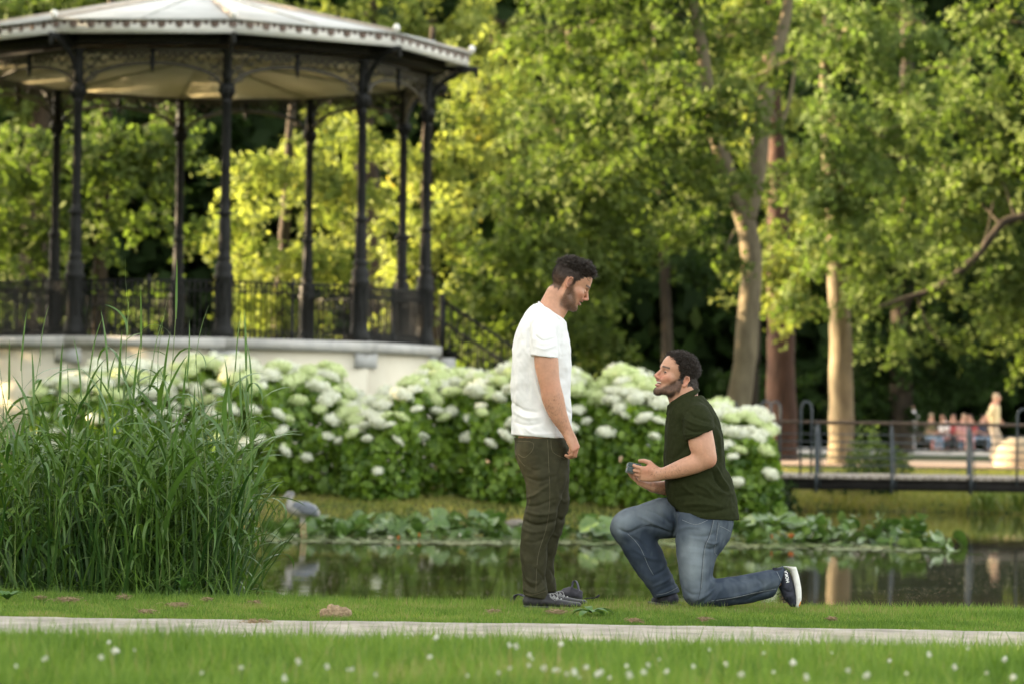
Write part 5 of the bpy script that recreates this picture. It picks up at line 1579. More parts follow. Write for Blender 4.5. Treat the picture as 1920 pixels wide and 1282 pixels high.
def hair_tufts(h, n, accept, seed, length, curl, wid=0.0016, up=0.35):
    """curled locks rooted on the skull; accept(f,u,a)->prob"""
    rng = np.random.default_rng(seed)
    P, D, Ls = [], [], []
    tries = 0
    while len(P) < n and tries < n * 60:
        tries += 1
        d = rand_unit(1, rng)[0]
        # root on skull ellipsoid (-0.006,.048,0),(0.097,.080,.073)
        r = np.array((0.100, 0.083, 0.076))
        q = d * r; c = np.array((-0.006, 0.048, 0.0)) + q
        pr = accept(c[0], c[1], abs(c[2]))
        if rng.uniform() > pr: continue
        nrm = unit(q / r ** 2)
        P.append(c); D.append(nrm); Ls.append(pr)
    P, D = np.array(P), np.array(D)
    mb = MB()
    for p, nv in zip(P, D):
        L_ = length(p[0], p[1], abs(p[2])) * rng.uniform(0.7, 1.3)
        k = 6
        t1 = unit(np.cross(nv, rng.normal(size=3))); t2 = np.cross(nv, t1)
        lay = unit(nv * up + 0.75 * t1 + np.array((0.25, 0.15, 0)))
        s = np.linspace(0, 1, k)
        rr = curl * (0.3 + s) * rng.uniform(0.6, 1.3)
        ph = rng.uniform(0, 6.28); tn = rng.uniform(3.5, 8.0)
        Q = p + lay * (s * L_)[:, None] + nv * (0.25 * L_ * np.sin(s * 2.2))[:, None] + (np.cos(ph + tn * s) * rr)[:, None] * t2 + (np.sin(ph + tn * s) * rr)[:, None] * nv - (np.cos(ph) * rr[0]) * t2 - (np.sin(ph) * rr[0]) * nv
        Wd = h.o + h.sc * (Q @ h.M)
        mb.tube(Wd, np.linspace(wid, wid * 0.5, k) * h.sc * rng.uniform(0.8, 1.5), 3, caps=False)
    return mb
def eyeball(h, s, look, parent, closed=0.35):
    mb = MB()
    c = h.p(0.0795, 0.0065, 0.031 * s)
    mb.sphere(c, 0.0128 * h.sc, 14, 10)
    o = link('eye', mb.mesh('eye', True), m_eye, parent)
    d = unit(look[0] * h.f + look[1] * h.u + look[2] * s * h.s)
    mb = MB(); mb.sphere(c + d * 0.0085 * h.sc, 0.0062 * h.sc, 10, 8)
    link('iris', mb.mesh('iris', True), m_iris_e, o)
    return o
def hand(vol, wrist, d, n, t, sc, curls, thumb, spread=1.0, palm_r=0.0145):
    """d along the hand, n palm normal (fingers curl to n), t towards the thumb. curls: per finger (a1,a2,a3)"""
    d, n, t = unit(np.array(d, float)), unit(np.array(n, float)), unit(np.array(t, float))
    w = np.array(wrist, float)
    P = lambda a, b, c: w + sc * (a * d + b * t + c * n)
    # palm: three overlapping chains
    for b in (-0.026, -0.009, 0.009, 0.026):
        vol.chain([P(0.0, b * 0.62, 0), P(0.04, b * 0.9, -0.001), P(0.082, b, 0)], np.array([0.0165, 0.0155, 0.0115]) * sc, None, 0.012 * sc)
    vol.chain([P(0.015, 0.022, 0.006), P(0.05, 0.030, 0.010)], np.array([0.016, 0.015]) * sc, None, 0.014 * sc)      # thenar
    lens = [(0.040, 0.025, 0.020), (0.045, 0.029, 0.021), (0.041, 0.027, 0.021), (0.032, 0.020, 0.018)]
    offs = [0.0285, 0.0095, -0.0095, -0.0280]
    rads = [0.0090, 0.0093, 0.0088, 0.0078]
    tips = []
    for i in range(4):
        p = P(0.082 - 0.004 * abs(i - 1), offs[i], 0.0)
        sp = (1.5 - i) * 0.06 * spread
        ang = 0.0; pts = [P(0.066, offs[i] * 0.95, 0), p]; dd = unit(d + t * sp)
        for a, L_ in zip(curls[i], lens[i]):
            ang += a
            v = dd * math.cos(ang) + n * math.sin(ang)
            p = p + v * L_ * sc; pts.append(p)
        r = rads[i] * sc
        vol.chain(pts, [r * 1.05, r * 1.12, r * 1.0, r * 0.93, r * 0.80], None, 0.003 * sc)
        tips.append(p)
    # thumb
    pts = [P(0.018, 0.026, 0.004)] + [P(*q) for q in thumb]
    vol.chain(pts, np.array([0.0155, 0.0125, 0.0105, 0.0088])[:len(pts)] * sc, None, 0.006 * sc)
    return tips
def resam_seam(name, pl, parent, mesh_o, m, r=0.0011, side=-1):
    """stitched seam: a thin cord laid on the cloth along a traced line"""
    from mathutils.bvhtree import BVHTree
    me = mesh_o.data
    if not hasattr(resam_seam, 'c') or resam_seam.c[0] != me.name:
        resam_seam.c = (me.name, BVHTree.FromPolygons([v.co[:] for v in me.vertices], [p.vertices[:] for p in me.polygons]))
    bv = resam_seam.c[1]
    Q = smooth_path(np.array([PP(*p) for p in pl]), 5 * len(pl))
    pts = []
    for q in Q:
        hit = bv.ray_cast(Vector((q[0], YP + side * 1.0, q[2])), Vector((0, -side * 1.0, 0)))
        if hit[0] is not None: pts.append(np.array(hit[0]) + np.array((0, side * 0.0004, 0)))
    if len(pts) > 2:
        mb = MB(); mb.tube(np.array(pts), r, 5)
        return mb.build(name, m, parent, True)
def limb_hair(): pass
# ---------------------------------------------------------------- the two men
def skin_mat(name, k=1.0):
    return mat(name, (1, 1, 1), (0.90, 0.88, 0.87), scale=70, detail=4, rough=0.46, spec=0.35, attr='Col', sss=0.12, bump=(420, 0.12, 0.002))
m_skin = skin_mat('skin')
m_hairm = mat('dark_brown_hair', (0.010, 0.007, 0.005), (0.048, 0.032, 0.021), scale=120, rough=0.42, spec=0.45)
m_eye = mat('eye_white', (0.72, 0.68, 0.64), rough=0.15, spec=0.6)
m_iris_e = mat('iris_brown', (0.03, 0.015, 0.008), rough=0.1, spec=0.6)
m_tee = mat('white_cotton', (0.71, 0.71, 0.71), (0.75, 0.75, 0.75), scale=18, rough=0.85, bump=(380, 0.10, 0.002), sheen=0.1)
m_chino = mat('olive_cotton', (0.027, 0.026, 0.013), (0.041, 0.039, 0.020), scale=30, detail=6, rough=0.75, bump=(260, 0.15, 0.002), attr='Col', spec=0.15)
m_polo = mat('dark_green_knit', (0.015, 0.0195, 0.006), (0.022, 0.0265, 0.009), scale=60, rough=0.9, spec=0.12, bump=(500, 0.25, 0.002))
m_denim = mat('denim', (0.92, 0.92, 0.92), (1.0, 1.0, 1.0), scale=260, detail=3, rough=0.85, bump=(500, 0.3, 0.002), attr='Col', stretch=(1, 1, 0.35))
m_seam = mat('seam_thread', (0.16, 0.18, 0.20), (0.30, 0.32, 0.34), scale=300, rough=0.8)
m_seam_dark = mat('seam_dark', (0.030, 0.032, 0.040), rough=0.8)
m_seam_ol = mat('olive_seam', (0.12, 0.105, 0.065), rough=0.8)
m_navy = mat('navy_knit_upper', (0.016, 0.018, 0.030), (0.028, 0.030, 0.045), scale=90, rough=0.7, bump=(300, 0.3, 0.002))
m_solew = mat('white_foam_sole', (0.66, 0.65, 0.62), (0.76, 0.75, 0.72), scale=25, rough=0.7)
m_black = mat('black_shoe_leather', (0.018, 0.018, 0.020), (0.035, 0.034, 0.036), scale=40, rough=0.5, bump=(120, 0.2, 0.002))
m_sole = mat('grey_rubber_sole', (0.055, 0.055, 0.058), (0.085, 0.085, 0.088), scale=30, rough=0.75)
m_lace = mat('pale_laces', (0.42, 0.42, 0.42), rough=0.8)
m_letter = mat('white_print', (0.80, 0.80, 0.80), rough=0.6)
def person_root(px, lab, name='person'):
    b = PP(px, 1136)
    o = thing(name, (b[0], YP, 0.0), lab, 'person')
    return o
def ppart(name, V, F, m, root, col=None, direct=True):
    me = new_mesh(name, V, F, True, col=col)
    o = link(name, me, m, root)
    if direct: o.location = -Vector(root.location)
    return o
def world_child(o, root):
    o.location = -Vector(root.location); return o
def W3(px, py, y):
    p = PP(px, py); return np.array((p[0], YP + y, p[2]))
def pxr(r): return r / 366.0

HB = dict(u=[-.08, -.03, 0, .02, .045, .065, .085, .105, .125], f=[-.04, .004, .016, .020, .034, .045, .064, .082, .085])
def scalp(f, u, a):
    fb = np.interp(u, HB['u'], HB['f'])
    m = sstep(0.004, -0.004, f - fb + 0.004 * np.sin(u * 400)) * sstep(-0.062, -0.042, u + 0.004 * np.sin(f * 300))
    low = np.where(f > -0.034, sstep(0.024, 0.034, u), 1.0)
    sb = (f > -0.004) & (f < 0.018) & (u > -0.02)
    return m * np.where(sb, 1.0, low)

# ============ standing man ============
st_root = person_root(1015, 'standing bearded man in white T-shirt and olive trousers, looking down at the kneeling man')
X0, X1 = PP(945, 600)[0], PP(1130, 600)[0]
Zt = PP(1000, 470)[2]
zz = axis(-0.02, Zt, 0.0072, [(PP(0, 600)[2] - 0.02, Zt, 0.0030), (PP(0, 875)[2], PP(0, 800)[2], 0.0033)])
xx = axis(X0, X1, 0.0052, [(PP(1045, 600)[0], PP(1120, 600)[0], 0.0035)])
yy = axis(YP - 0.29, YP + 0.29, 0.0055, [(YP - 0.26, YP - 0.13, 0.0040), (YP - 0.09, YP + 0.09, 0.0038)])
body = Vol(xx, yy, zz)
hs = Head(PP(1067, 533.5), rad(-29), 1, 1.0, yaw=-0.08)
# torso, hidden by the shirt
sil_chain(body, [(1010, 585, 1048, 608, 0, .08), (975, 625, 1060, 640, 0, .15), (966, 665, 1063, 668, 0, .155), (966, 720, 1061, 720, 0, .14), (970, 780, 1060, 780, 0, .145), (972, 840, 1058, 840, 0, .155)], 0.02)
sil_chain(body, [(1027, 541, 1069, 572, 0, .056), (1018, 558, 1061, 590, 0, .060), (1008, 576, 1052, 603, 0, .072)], 0.02)
head_shape(body, hs, smile=True, ear_f=-0.006, ear_u=0.006)
for sd in (-1, 1):
    body.chain([W3(1024, 598, 0.05 * sd), W3(1018, 622, 0.150 * sd)], [0.055, 0.058], None, 0.03)
    dx = 0 if sd < 0 else -6
    A = [(1018, 622, .165, 19, 1.0), (1021, 650, .186, 20, 1.0), (1023, 672, .196, 22, 1.0), (1024, 684, .199, 22.5, 1.0), (1027, 705, .205, 20.5, 1.0), (1031, 725, .207, 19.5, 1.0), (1036, 748, .205, 20.5, .92), (1045, 775, .200, 17, .9), (1056, 797, .193, 12.5, .9), (1064, 812, .188, 10, .9)]
    Q = resample([(*W3(a[0] + dx, a[1], sd * a[2]), pxr(a[3]), a[4]) for a in A], 26)
    body.chain(Q[:, :3], Q[:, 3], Q[:, 4], 0.015)
    n_ = (-0.78, 0.55 * -sd, -0.20) if sd < 0 else (-0.78, -0.5, -0.2)
    d_ = np.array((0.44, 0.04 * -sd, -0.90)); n_ = np.array(n_); n_ = n_ - d_ * (n_ @ d_) / (d_ @ d_); t_ = np.cross(d_, n_) * (1 if sd < 0 else -1)
    if t_[1] * sd > 0: t_ = -t_
    hand(body, W3(1064 + dx, 812, sd * 0.188), d_, n_, t_, 1.0, [(0.75, 1.0, 0.6), (0.6, 1.05, 0.7), (0.55, 1.05, 0.7), (0.5, 1.0, 0.7)],
         [(0.055, 0.034, 0.024), (0.078, 0.022, 0.040), (0.094, 0.012, 0.050)])
    # legs and feet, inside trousers and shoes
    if sd < 0: L = [(1016, 855, 40), (1022, 905, 32), (1015, 960, 26), (1004, 1000, 22), (1001, 1050, 20), (1003, 1095, 13), (1006, 1118, 11)]
    else: L = [(1020, 860, 40), (1030, 915, 32), (1032, 960, 26), (1025, 1000, 22), (1018, 1050, 19), (1020, 1095, 13), (1022, 1118, 11)]
    Q = resample([(*W3(a[0], a[1], sd * 0.093), pxr(a[2]) * 0.78) for a in L], 26)
    body.chain(Q[:, :3], Q[:, 3], None, 0.02)
    fx = 0 if sd < 0 else 12
    body.chain([W3(1000 + fx, 1124, sd * .095), W3(1040 + fx, 1128, sd * .10), W3(1078 + fx, 1131, sd * .105)], [0.026, 0.022, 0.012], 1.3, 0.02)
V, F = body.mesh(1)
N = vnormals(V, F)
def hl_st(f, u, a):
    m = scalp(f, u, a)
    return m * (0.74 + 0.22 * sstep(-0.04, 0.045, u)) * np.where(f > -0.006, sstep(0.0, 0.035, u), 1)
SKIN = (0.50, 0.265, 0.17)
col = face_colour(hs, V, N, SKIN, -0.006, hl_st, beardness=0.85, seed=2)
# forearm hair, redder elbow and knuckles
for pp_, r_, k_ in ((W3(1030, 728, -.22), 0.035, 0.16), (W3(1080, 842, -.19), 0.03, 0.14)):
    g = np.exp(-(np.linalg.norm(V - pp_, axis=1) / r_) ** 2) * k_
    col *= (1 + g[:, None] * np.array((0.3, -1.0, -1.0)))
fa = (np.linalg.norm((V - W3(1046, 772, -.2)) / np.array((0.09, 0.08, 0.13)), axis=1) < 1)
hairy = np.clip(vnoise(V * np.array((1, 1, 0.4)), 480, 12) - 0.05, 0, 1) * fa
col = lerp(col, (0.16, 0.09, 0.06), hairy * 0.6)
body_st = ppart('body', V, F, m_skin, st_root, col)
del body
mb = hair_tufts(hs, 2000, lambda f, u, a: float(scalp(f, u, a)) * (1.0 if u > 0.080 else (0.25 if u > 0.066 else 0)), 5, lambda f, u, a: 0.018 + 0.012 * max(0, (f - 0.0) / 0.08), 0.0045, 0.0014, 0.45)
m2 = hair_tufts(hs, 500, lambda f, u, a: float(scalp(f, u, a)) * (1.0 if (u > 0.088 and f > 0.025) else 0), 6, lambda f, u, a: 0.028, 0.006, 0.0015, 0.6)
for Vh, Fh in ((m2.V, m2.F4),):
    off = mb.n
    for v_, f_ in zip(Vh, Fh): mb.V.append(v_); mb.F4.append(f_ + off)
    mb.n += m2.n
hr = mb.build('hair', m_hairm, st_root); world_child(hr, st_root); hr['kind'] = 'stuff'
# cap of hair below the curls
hc = Vol(axis(hs.o[0] - .13, hs.o[0] + .16, .0035), axis(YP - .1, YP + .1, .004), axis(hs.o[2] - .08, hs.o[2] + .16, .0035))
hs.e(hc, (-0.006, 0.051, 0), (0.099, 0.084, 0.0735), 0.001)
hs.e(hc, (0.040, 0.057, 0), (0.052, 0.066, 0.058), 0.01)
def hair_cap(vol, h, name, root, lim):
    V, F = vol.mesh(1); L = h.local(V)
    k = scalp(L[:, 0] + 0.004, L[:, 1], np.abs(L[:, 2])) * (L[:, 1] > lim(L[:, 0])) > 0.5
    keep = k[F].all(1); F = F[keep]
    used = np.unique(F); mp_ = np.full(len(V), -1); mp_[used] = np.arange(len(used))
    V = V + vnormals(V, F) * (0.002 * vnoise(V, 120, 3))[:, None]
    return ppart(name, V[used], mp_[F], m_hairm, root)
cap_ = hair_cap(hc, hs, 'hair_base', st_root, lambda f: 0.074 + 0 * f)
# T-shirt
def chain_cut(vol, Q, R, E, k, cuts):
    """chain with its end sliced flat by planes, then blended in"""
    tmp = Vol.__new__(Vol); tmp.ax = vol.ax
    sl = vol.sl(Q.min(0) - R.max() * 1.6 - 0.03, Q.max(0) + R.max() * 1.6 + 0.03)
    tmp.ax = [a[s] for a, s in zip(vol.ax, sl)]
    tmp.v = np.full(tuple(len(a) for a in tmp.ax), 1.0, np.float32)
    tmp.chain(Q, R, E, 0.002)
    for (p, n) in cuts: tmp.cut(p, n, 0.004)
    vol.put(sl, tmp.v, k, 'add')
tee = Vol(axis(PP(945, 0)[0], PP(1090, 0)[0], 0.0045), axis(YP - .30, YP + .30, 0.005), axis(PP(0, 835)[2], PP(0, 555)[2], 0.0045))
sil_chain(tee, [(1006, 573, 1050, 600, 0, .088), (984, 592, 1060, 618, 0, .135), (968, 622, 1066, 642, 0, .172), (960, 658, 1071, 665, 0, .178), (958, 700, 1070, 700, 0, .166), (958, 740, 1071, 742, 0, .160), (961, 772, 1073, 770, 0, .163), (958, 805, 1071, 805, 0, .172), (957, 850, 1070, 850, 0, .178)], 0.01)
for sd in (-1, 1):
    tee.chain([W3(1022, 592, 0.06 * sd), W3(1018, 616, 0.155 * sd)], [0.056, 0.062], None, 0.03)
    Q = resample([(*W3(a, b, sd * y), pxr(r)) for a, b, y, r in [(1017, 612, .150, 23), (1018, 635, .180, 25.5), (1020, 660, .196, 26), (1022, 700, .205, 27)]], 12)
    chain_cut(tee, Q[:, :3], Q[:, 3], None, 0.012, [(W3(1021, 670.5, 0), (-0.11, 0, -1))])
tee.cut(W3(1006, 818, 0), (-0.05, 0, -1), 0.003)
# neck opening
tee.cut(W3(1030, 582, 0), (0.50, 0, 0.80), 0.004, (W3(950, 620, -.14), W3(1080, 540, .14)))
tee.chain([W3(1052, 562, 0), W3(1036, 584, 0), W3(1030, 600, 0)], [0.055, 0.056, 0.05], 1.05, 0.004, 'sub')
V, F = tee.mesh(2); N = vnormals(V, F)
cr = [([(958, 752), (980, 768), (1008, 772)], -.0075, .009, 0), ([(960, 768), (985, 782), (1012, 782)], .006, .009, 0), ([(962, 790), (988, 797), (1015, 792)], -.004, .008, -1), ([(1000, 598), (991, 622), (992, 660)], -.008, .009, -1),
      ([(1000, 612), (996, 640)], .003, .006, -1), ([(1052, 625), (1051, 668)], -.007, .008, -1), ([(975, 680), (972, 720), (968, 756)], .005, .012, -1), ([(990, 690), (990, 750)], -.004, .010, -1),
      ([(1003, 632), (1018, 642), (1040, 636)], -.0045, .006, -1), ([(1000, 650), (1020, 656), (1040, 650)], .003, .006, -1), ([(1048, 740), (1060, 765), (1072, 775)], -.005, .007, -1), ([(1024, 770), (1040, 790), (1050, 818)], -.004, .007, -1),
      ([(1000, 700), (1012, 740), (1030, 775)], .0045, .009, -1), ([(985, 800), (1000, 812), (1040, 812)], .003, .007, -1), ([(1060, 680), (1066, 720)], .003, .008, -1), ([(1010, 592), (1016, 604), (1030, 612)], -.003, .006, -1)]
V = V + N * folds(V, N, [(a, b * 1.3, c, d) for a, b, c, d in cr], 3, 0.0038, 11)[:, None]
tee_o = ppart('t_shirt', V, F, m_tee, st_root)
resam_seam('sleeve_hem', [(997, 664), (1010, 668), (1030, 670.5), (1045, 669)], tee_o, tee_o, m_tee, 0.0012)
resam_seam('neck_seam', [(1012, 571), (1024, 579), (1038, 590), (1049, 600)], tee_o, tee_o, m_tee, 0.0016)
resam_seam('bottom_hem', [(960, 812), (990, 814), (1020, 815), (1050, 816)], tee_o, tee_o, m_tee, 0.0011)
mb = MB(); cc = W3(1030, 583, 0); ax1 = unit(PP(1051, 598) - PP(1010, 569)); 
mb.tube([cc + ax1 * 0.0665 * math.cos(t) + np.array((0, 1, 0)) * 0.066 * math.sin(t) + np.array((0, 0, 0.004 * math.cos(2 * t))) for t in np.linspace(0, 2 * math.pi, 33)[:-1]], 0.0055, 8, closed=True)
world_child(mb.build('collar_rib', m_tee, st_root, True), st_root)
# trousers
tr = Vol(axis(PP(950, 0)[0], PP(1085, 0)[0], 0.0046), axis(YP - .22, YP + .22, 0.005), axis(PP(0, 1130)[2], PP(0, 805)[2], 0.0052))
sil_chain(tr, [(963, 812, 1066, 812, 0, .158), (965, 838, 1067, 838, 0, .162), (972, 860, 1066, 862, 0, .160)], 0.02)
def leg(vol, rows, cut, k=0.03):
    R = []
    for (ax, ay, bx, by, y, ry) in rows:
        a = PP(ax, ay); b = PP(bx, by); c = (a + b) / 2; R.append((c[0], YP + y, c[2], np.linalg.norm(a - b) / 2, ry))
    Q = resample(R, 5 * len(R))
    chain_cut(vol, Q[:, :3], Q[:, 3], Q[:, 4] / Q[:, 3], k, cut)
leg(tr, [(970, 852, 1068, 860, .075, .095), (992, 905, 1068, 912, .092, .092), (998, 945, 1067, 948, .095, .085), (1000, 985, 1056, 985, .095, .077), (996, 1019, 1046, 1019, .095, .070), (994, 1055, 1040, 1053, .095, .064), (996, 1078, 1041, 1074, .095, .062), (998, 1100, 1044, 1096, .097, .062), (999, 1125, 1046, 1120, .097, .062)], [(W3(1022, 1112, 0), (0.1, 0, -1))])
leg(tr, [(968, 848, 1067, 855, -.075, .098), (983, 885, 1063, 890, -.088, .096), (987, 915, 1054, 918, -.093, .088), (986, 945, 1046, 945, -.095, .082), (981, 975, 1041, 980, -.095, .076), (975, 1010, 1028, 1012, -.095, .070), (976, 1050, 1025, 1050, -.095, .064), (979, 1080, 1022, 1078, -.095, .060), (981, 1102, 1025, 1096, -.096, .062), (981, 1130, 1028, 1124, -.096, .064)], [(W3(1004, 1117, 0), (-0.22, 0, -1))])
tr.cut(W3(1010, 806, 0), (0, 0, 1), 0.003)
V, F = tr.mesh(2); N = vnormals(V, F)
cr = [([(986, 892), (1010, 900), (1040, 890)], -.004, .008, -1), ([(987, 930), (1003, 925), (1030, 905)], .007, .008, -1), ([(985, 945), (1005, 946), (1035, 935)], -.007, .008, -1), ([(984, 956), (1010, 962), (1040, 958)], .007, .009, -1),
      ([(981, 972), (1005, 982), (1040, 975)], -.010, .009, -1), ([(977, 985), (1000, 995), (1026, 990)], .004, .009, -1), ([(976, 1010), (1000, 1014), (1020, 1006)], -.003, .008, -1), ([(986, 870), (1000, 880), (1015, 878)], -.003, .007, -1),
      ([(985, 900), (996, 930), (990, 950)], .004, .007, -1), ([(980, 1085), (1000, 1098), (1024, 1080)], -.007, .008, -1), ([(982, 1100), (1003, 1108), (1025, 1096)], .006, .007, -1), ([(978, 1065), (990, 1085), (1010, 1090)], .005, .008, -1), ([(1000, 1060), (1015, 1075), (1022, 1090)], -.005, .007, -1),
      ([(1046, 970), (1056, 975), (1064, 965)], -.008, .008, 0), ([(1030, 1065), (1040, 1080), (1035, 1092)], -.006, .007, 0), ([(1048, 930), (1058, 940), (1067, 935)], .005, .008, 0), ([(1035, 1000), (1045, 1005), (1052, 1000)], .005, .008, 0), ([(984, 1112), (1000, 1114)], .004, .006, -1), ([(1052, 855), (1040, 900), (1048, 940)], .003, .010, -1)]
V = V + N * folds(V, N, [(a, b * 1.15, c, d) for a, b, c, d in cr], 5, 0.0034, 11, (1, 1, 1.3))[:, None]
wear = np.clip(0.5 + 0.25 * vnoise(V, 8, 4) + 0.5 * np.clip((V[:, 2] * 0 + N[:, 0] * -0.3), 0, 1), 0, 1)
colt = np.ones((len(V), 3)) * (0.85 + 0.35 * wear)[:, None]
tr_o = ppart('trousers', V, F, m_chino, st_root, colt)
for nm, pl in (('back_pocket', [(968, 826), (997, 828), (998, 842), (983, 856), (972, 850)]), ('side_seam', [(1026, 823), (1028, 870), (1030, 930), (1024, 985), (1008, 1040), (1004, 1110)]), ('front_pocket', [(1032, 824), (1036, 846), (1058, 858)]), ('yoke_seam', [(962, 838), (975, 862), (984, 872)]), ('hem_seam', [(983, 1110), (998, 1111), (1024, 1104)])):
    resam_seam(nm, pl, tr_o, tr_o, m_seam_ol, 0.0010)
# shoes
def shoe_std(name, dx, y, label=None):
    s = Vol(axis(PP(970 + dx, 0)[0], PP(1105 + dx, 0)[0], 0.0035), axis(YP + y - .065, YP + y + .065, 0.0035), axis(-0.01, 0.11, 0.003))
    w3 = lambda px, py, yy_=0: W3(px + dx, py, y + yy_)
    s.chain([w3(990, 1124), w3(1000, 1124), w3(1020, 1124), w3(1045, 1128), w3(1068, 1130.5), w3(1084, 1131)], [0.029, 0.032, 0.030, 0.024, 0.018, 0.014], [1.1, 1.15, 1.3, 1.9, 2.6, 2.7], 0.01)
    s.chain([w3(994, 1112), w3(1010, 1114), w3(1024, 1119)], [0.026, 0.028, 0.026], 1.15, 0.015)
    s.cut(w3(1000, 1133.5), (0, 0, -1), 0.002)
    V, F = s.mesh(1); N = vnormals(V, F)
    o = ppart(name, V, F, m_black, st_root)
    s2 = Vol(axis(PP(970 + dx, 0)[0], PP(1105 + dx, 0)[0], 0.0035), axis(YP + y - .07, YP + y + .07, 0.0035), axis(-0.012, 0.05, 0.003))
    s2.chain([w3(991, 1133), w3(1030, 1134), w3(1060, 1134), w3(1084, 1133.5)], [0.030, 0.032, 0.040, 0.034], 1.12, 0.01)
    s2.cut(w3(1000, 1132), (0.02, 0, 1), 0.003); s2.cut((0, 0, 0.001), (0, 0, -1), 0.002)
    V, F = s2.mesh(1)
    so = link('sole', new_mesh('sole', V, F, True), m_sole, o)
    for i in range(5):      # laces across the tongue
        t_ = i / 4
        mb = MB(); c = w3(1021 + 27 * t_, 1108.5 + 11.0 * t_)
        a = c + np.array((0.002, -0.020 - 0.006 * t_, -0.011)); b_ = c + np.array((0.012, 0.020, -0.009))
        mb.tube(smooth_path([a, (a + b_) / 2 + np.array((0.004, 0, 0.011)), b_], 7), 0.0021, 5)
        mb.tube(smooth_path([a + np.array((0.011, 0, -0.004)), (a + b_) / 2 + np.array((0.004, 0, 0.010)), b_ + np.array((-0.011, 0, 0.004))], 7), 0.0021, 5)
        mb.build('lace', m_lace, o, True)
    for i in range(2):
        mb = MB(); c = w3(1024, 1111)
        mb.tube(smooth_path([c + np.array((0, -0.01, 0.0)), c + np.array((0.03 + .02 * i, -0.030, 0.004)), c + np.array((0.05, -0.036, -0.022 - .01 * i)), c + np.array((0.012, -0.02, -0.008))], 14), 0.0016, 5)
        mb.build('lace_loop', m_lace, o, True)
    return o
shoe_std('shoe', 0, -0.098); shoe_std('shoe', 13, 0.100)

# ============ kneeling man ============
kn_root = person_root(1300, 'smiling bearded man kneeling on one knee in dark green polo shirt and jeans')
hk = Head(PP(1268.2, 708.3), rad(17), -1, 0.97, yaw=0.38)
xx = axis(PP(1140, 0)[0], PP(1345, 0)[0], 0.0046, [(PP(1165, 0)[0], PP(1325, 0)[0], 0.0034)])
zz = axis(PP(0, 1137)[2], PP(0, 640)[2], 0.0070, [(PP(0, 925)[2], PP(0, 862)[2], 0.0031), (PP(0, 770)[2], PP(0, 640)[2], 0.0031)])
yy = axis(YP - .29, YP + .27, 0.0055, [(YP - .16, YP + .09, 0.0039)])
xx = np.concatenate([xx, axis(xx[-1] + 0.006, PP(1500, 0)[0], 0.007)])
body = Vol(xx, yy, zz)
sil_chain(body, [(1264, 790, 1316, 765, 0, .09), (1258, 812, 1336, 790, 0, .155), (1256, 845, 1346, 822, 0, .165), (1256, 885, 1350, 870, 0, .150), (1266, 930, 1362, 915, 0, .150), (1285, 965, 1366, 955, 0, .155), (1290, 990, 1362, 985, 0, .150)], 0.02)
sil_chain(body, [(1250, 738, 1306, 712, 0, .058), (1257, 760, 1307, 736, 0, .062), (1262, 785, 1314, 758, 0, .075)], 0.02)
head_shape(body, hk, smile=True, ear_f=-0.018, ear_u=-0.004, jawdrop=0.006)
# near (left) arm
body.chain([W3(1296, 772, -.08), W3(1306, 790, -.155)], [0.055, 0.062], None, 0.03)
Q = resample([(*W3(a, b, y), pxr(r), e) for a, b, y, r, e in [(1305, 790, -.155, 22, 1), (1308, 808, -.180, 23, .95), (1311, 830, -.197, 24, .92), (1317, 848, -.205, 20.5, .95), (1322, 859, -.205, 15.5, 1)]], 16)
body.chain(Q[:, :3], Q[:, 3], Q[:, 4], 0.015)
Q = resample([(*W3(a, b, y), pxr(r), e) for a, b, y, r, e in [(1321, 859, -.205, 15.5, 1), (1303, 866, -.200, 18, .9), (1285, 872, -.190, 17.5, .9), (1266, 879, -.172, 15.5, .9), (1248, 884.5, -.150, 12.5, .9), (1234, 888, -.130, 11, .85)]], 20)
body.chain(Q[:, :3], Q[:, 3], Q[:, 4], 0.020)
hand(body, W3(1233, 888, -.128), (-0.955, 0.28, 0.02), (0.25, 0.90, 0.25), (0.0, -0.25, 0.95), 1.04, [(0.30, 0.42, 0.30), (0.34, 0.50, 0.35), (0.42, 0.60, 0.40), (0.5, 0.7, 0.45)],
     [(0.050, 0.052, 0.018), (0.082, 0.058, 0.030), (0.108, 0.054, 0.040)])
# far (right) arm
Q = resample([(*W3(a, b, y), pxr(r)) for a, b, y, r in [(1306, 790, .160, 24), (1315, 830, .19, 24), (1320, 880, .19, 20), (1316, 905, .185, 16), (1290, 912, .15, 17), (1262, 914, .10, 15.5), (1240, 914, .05, 12.5), (1224, 912, .02, 10.5)]], 34)
body.chain(Q[:, :3], Q[:, 3], None, 0.015)
hand(body, W3(1226, 913, .022), (-0.90, -0.16, 0.36), (0.30, -0.30, 0.88), (0.0, 0.92, 0.30), 1.04, [(0.10, 0.35, 0.35), (0.15, 0.55, 0.45), (0.2, 0.7, 0.5), (0.25, 0.8, 0.5)],
     [(0.040, 0.050, 0.020), (0.070, 0.052, 0.042), (0.095, 0.035, 0.062)])
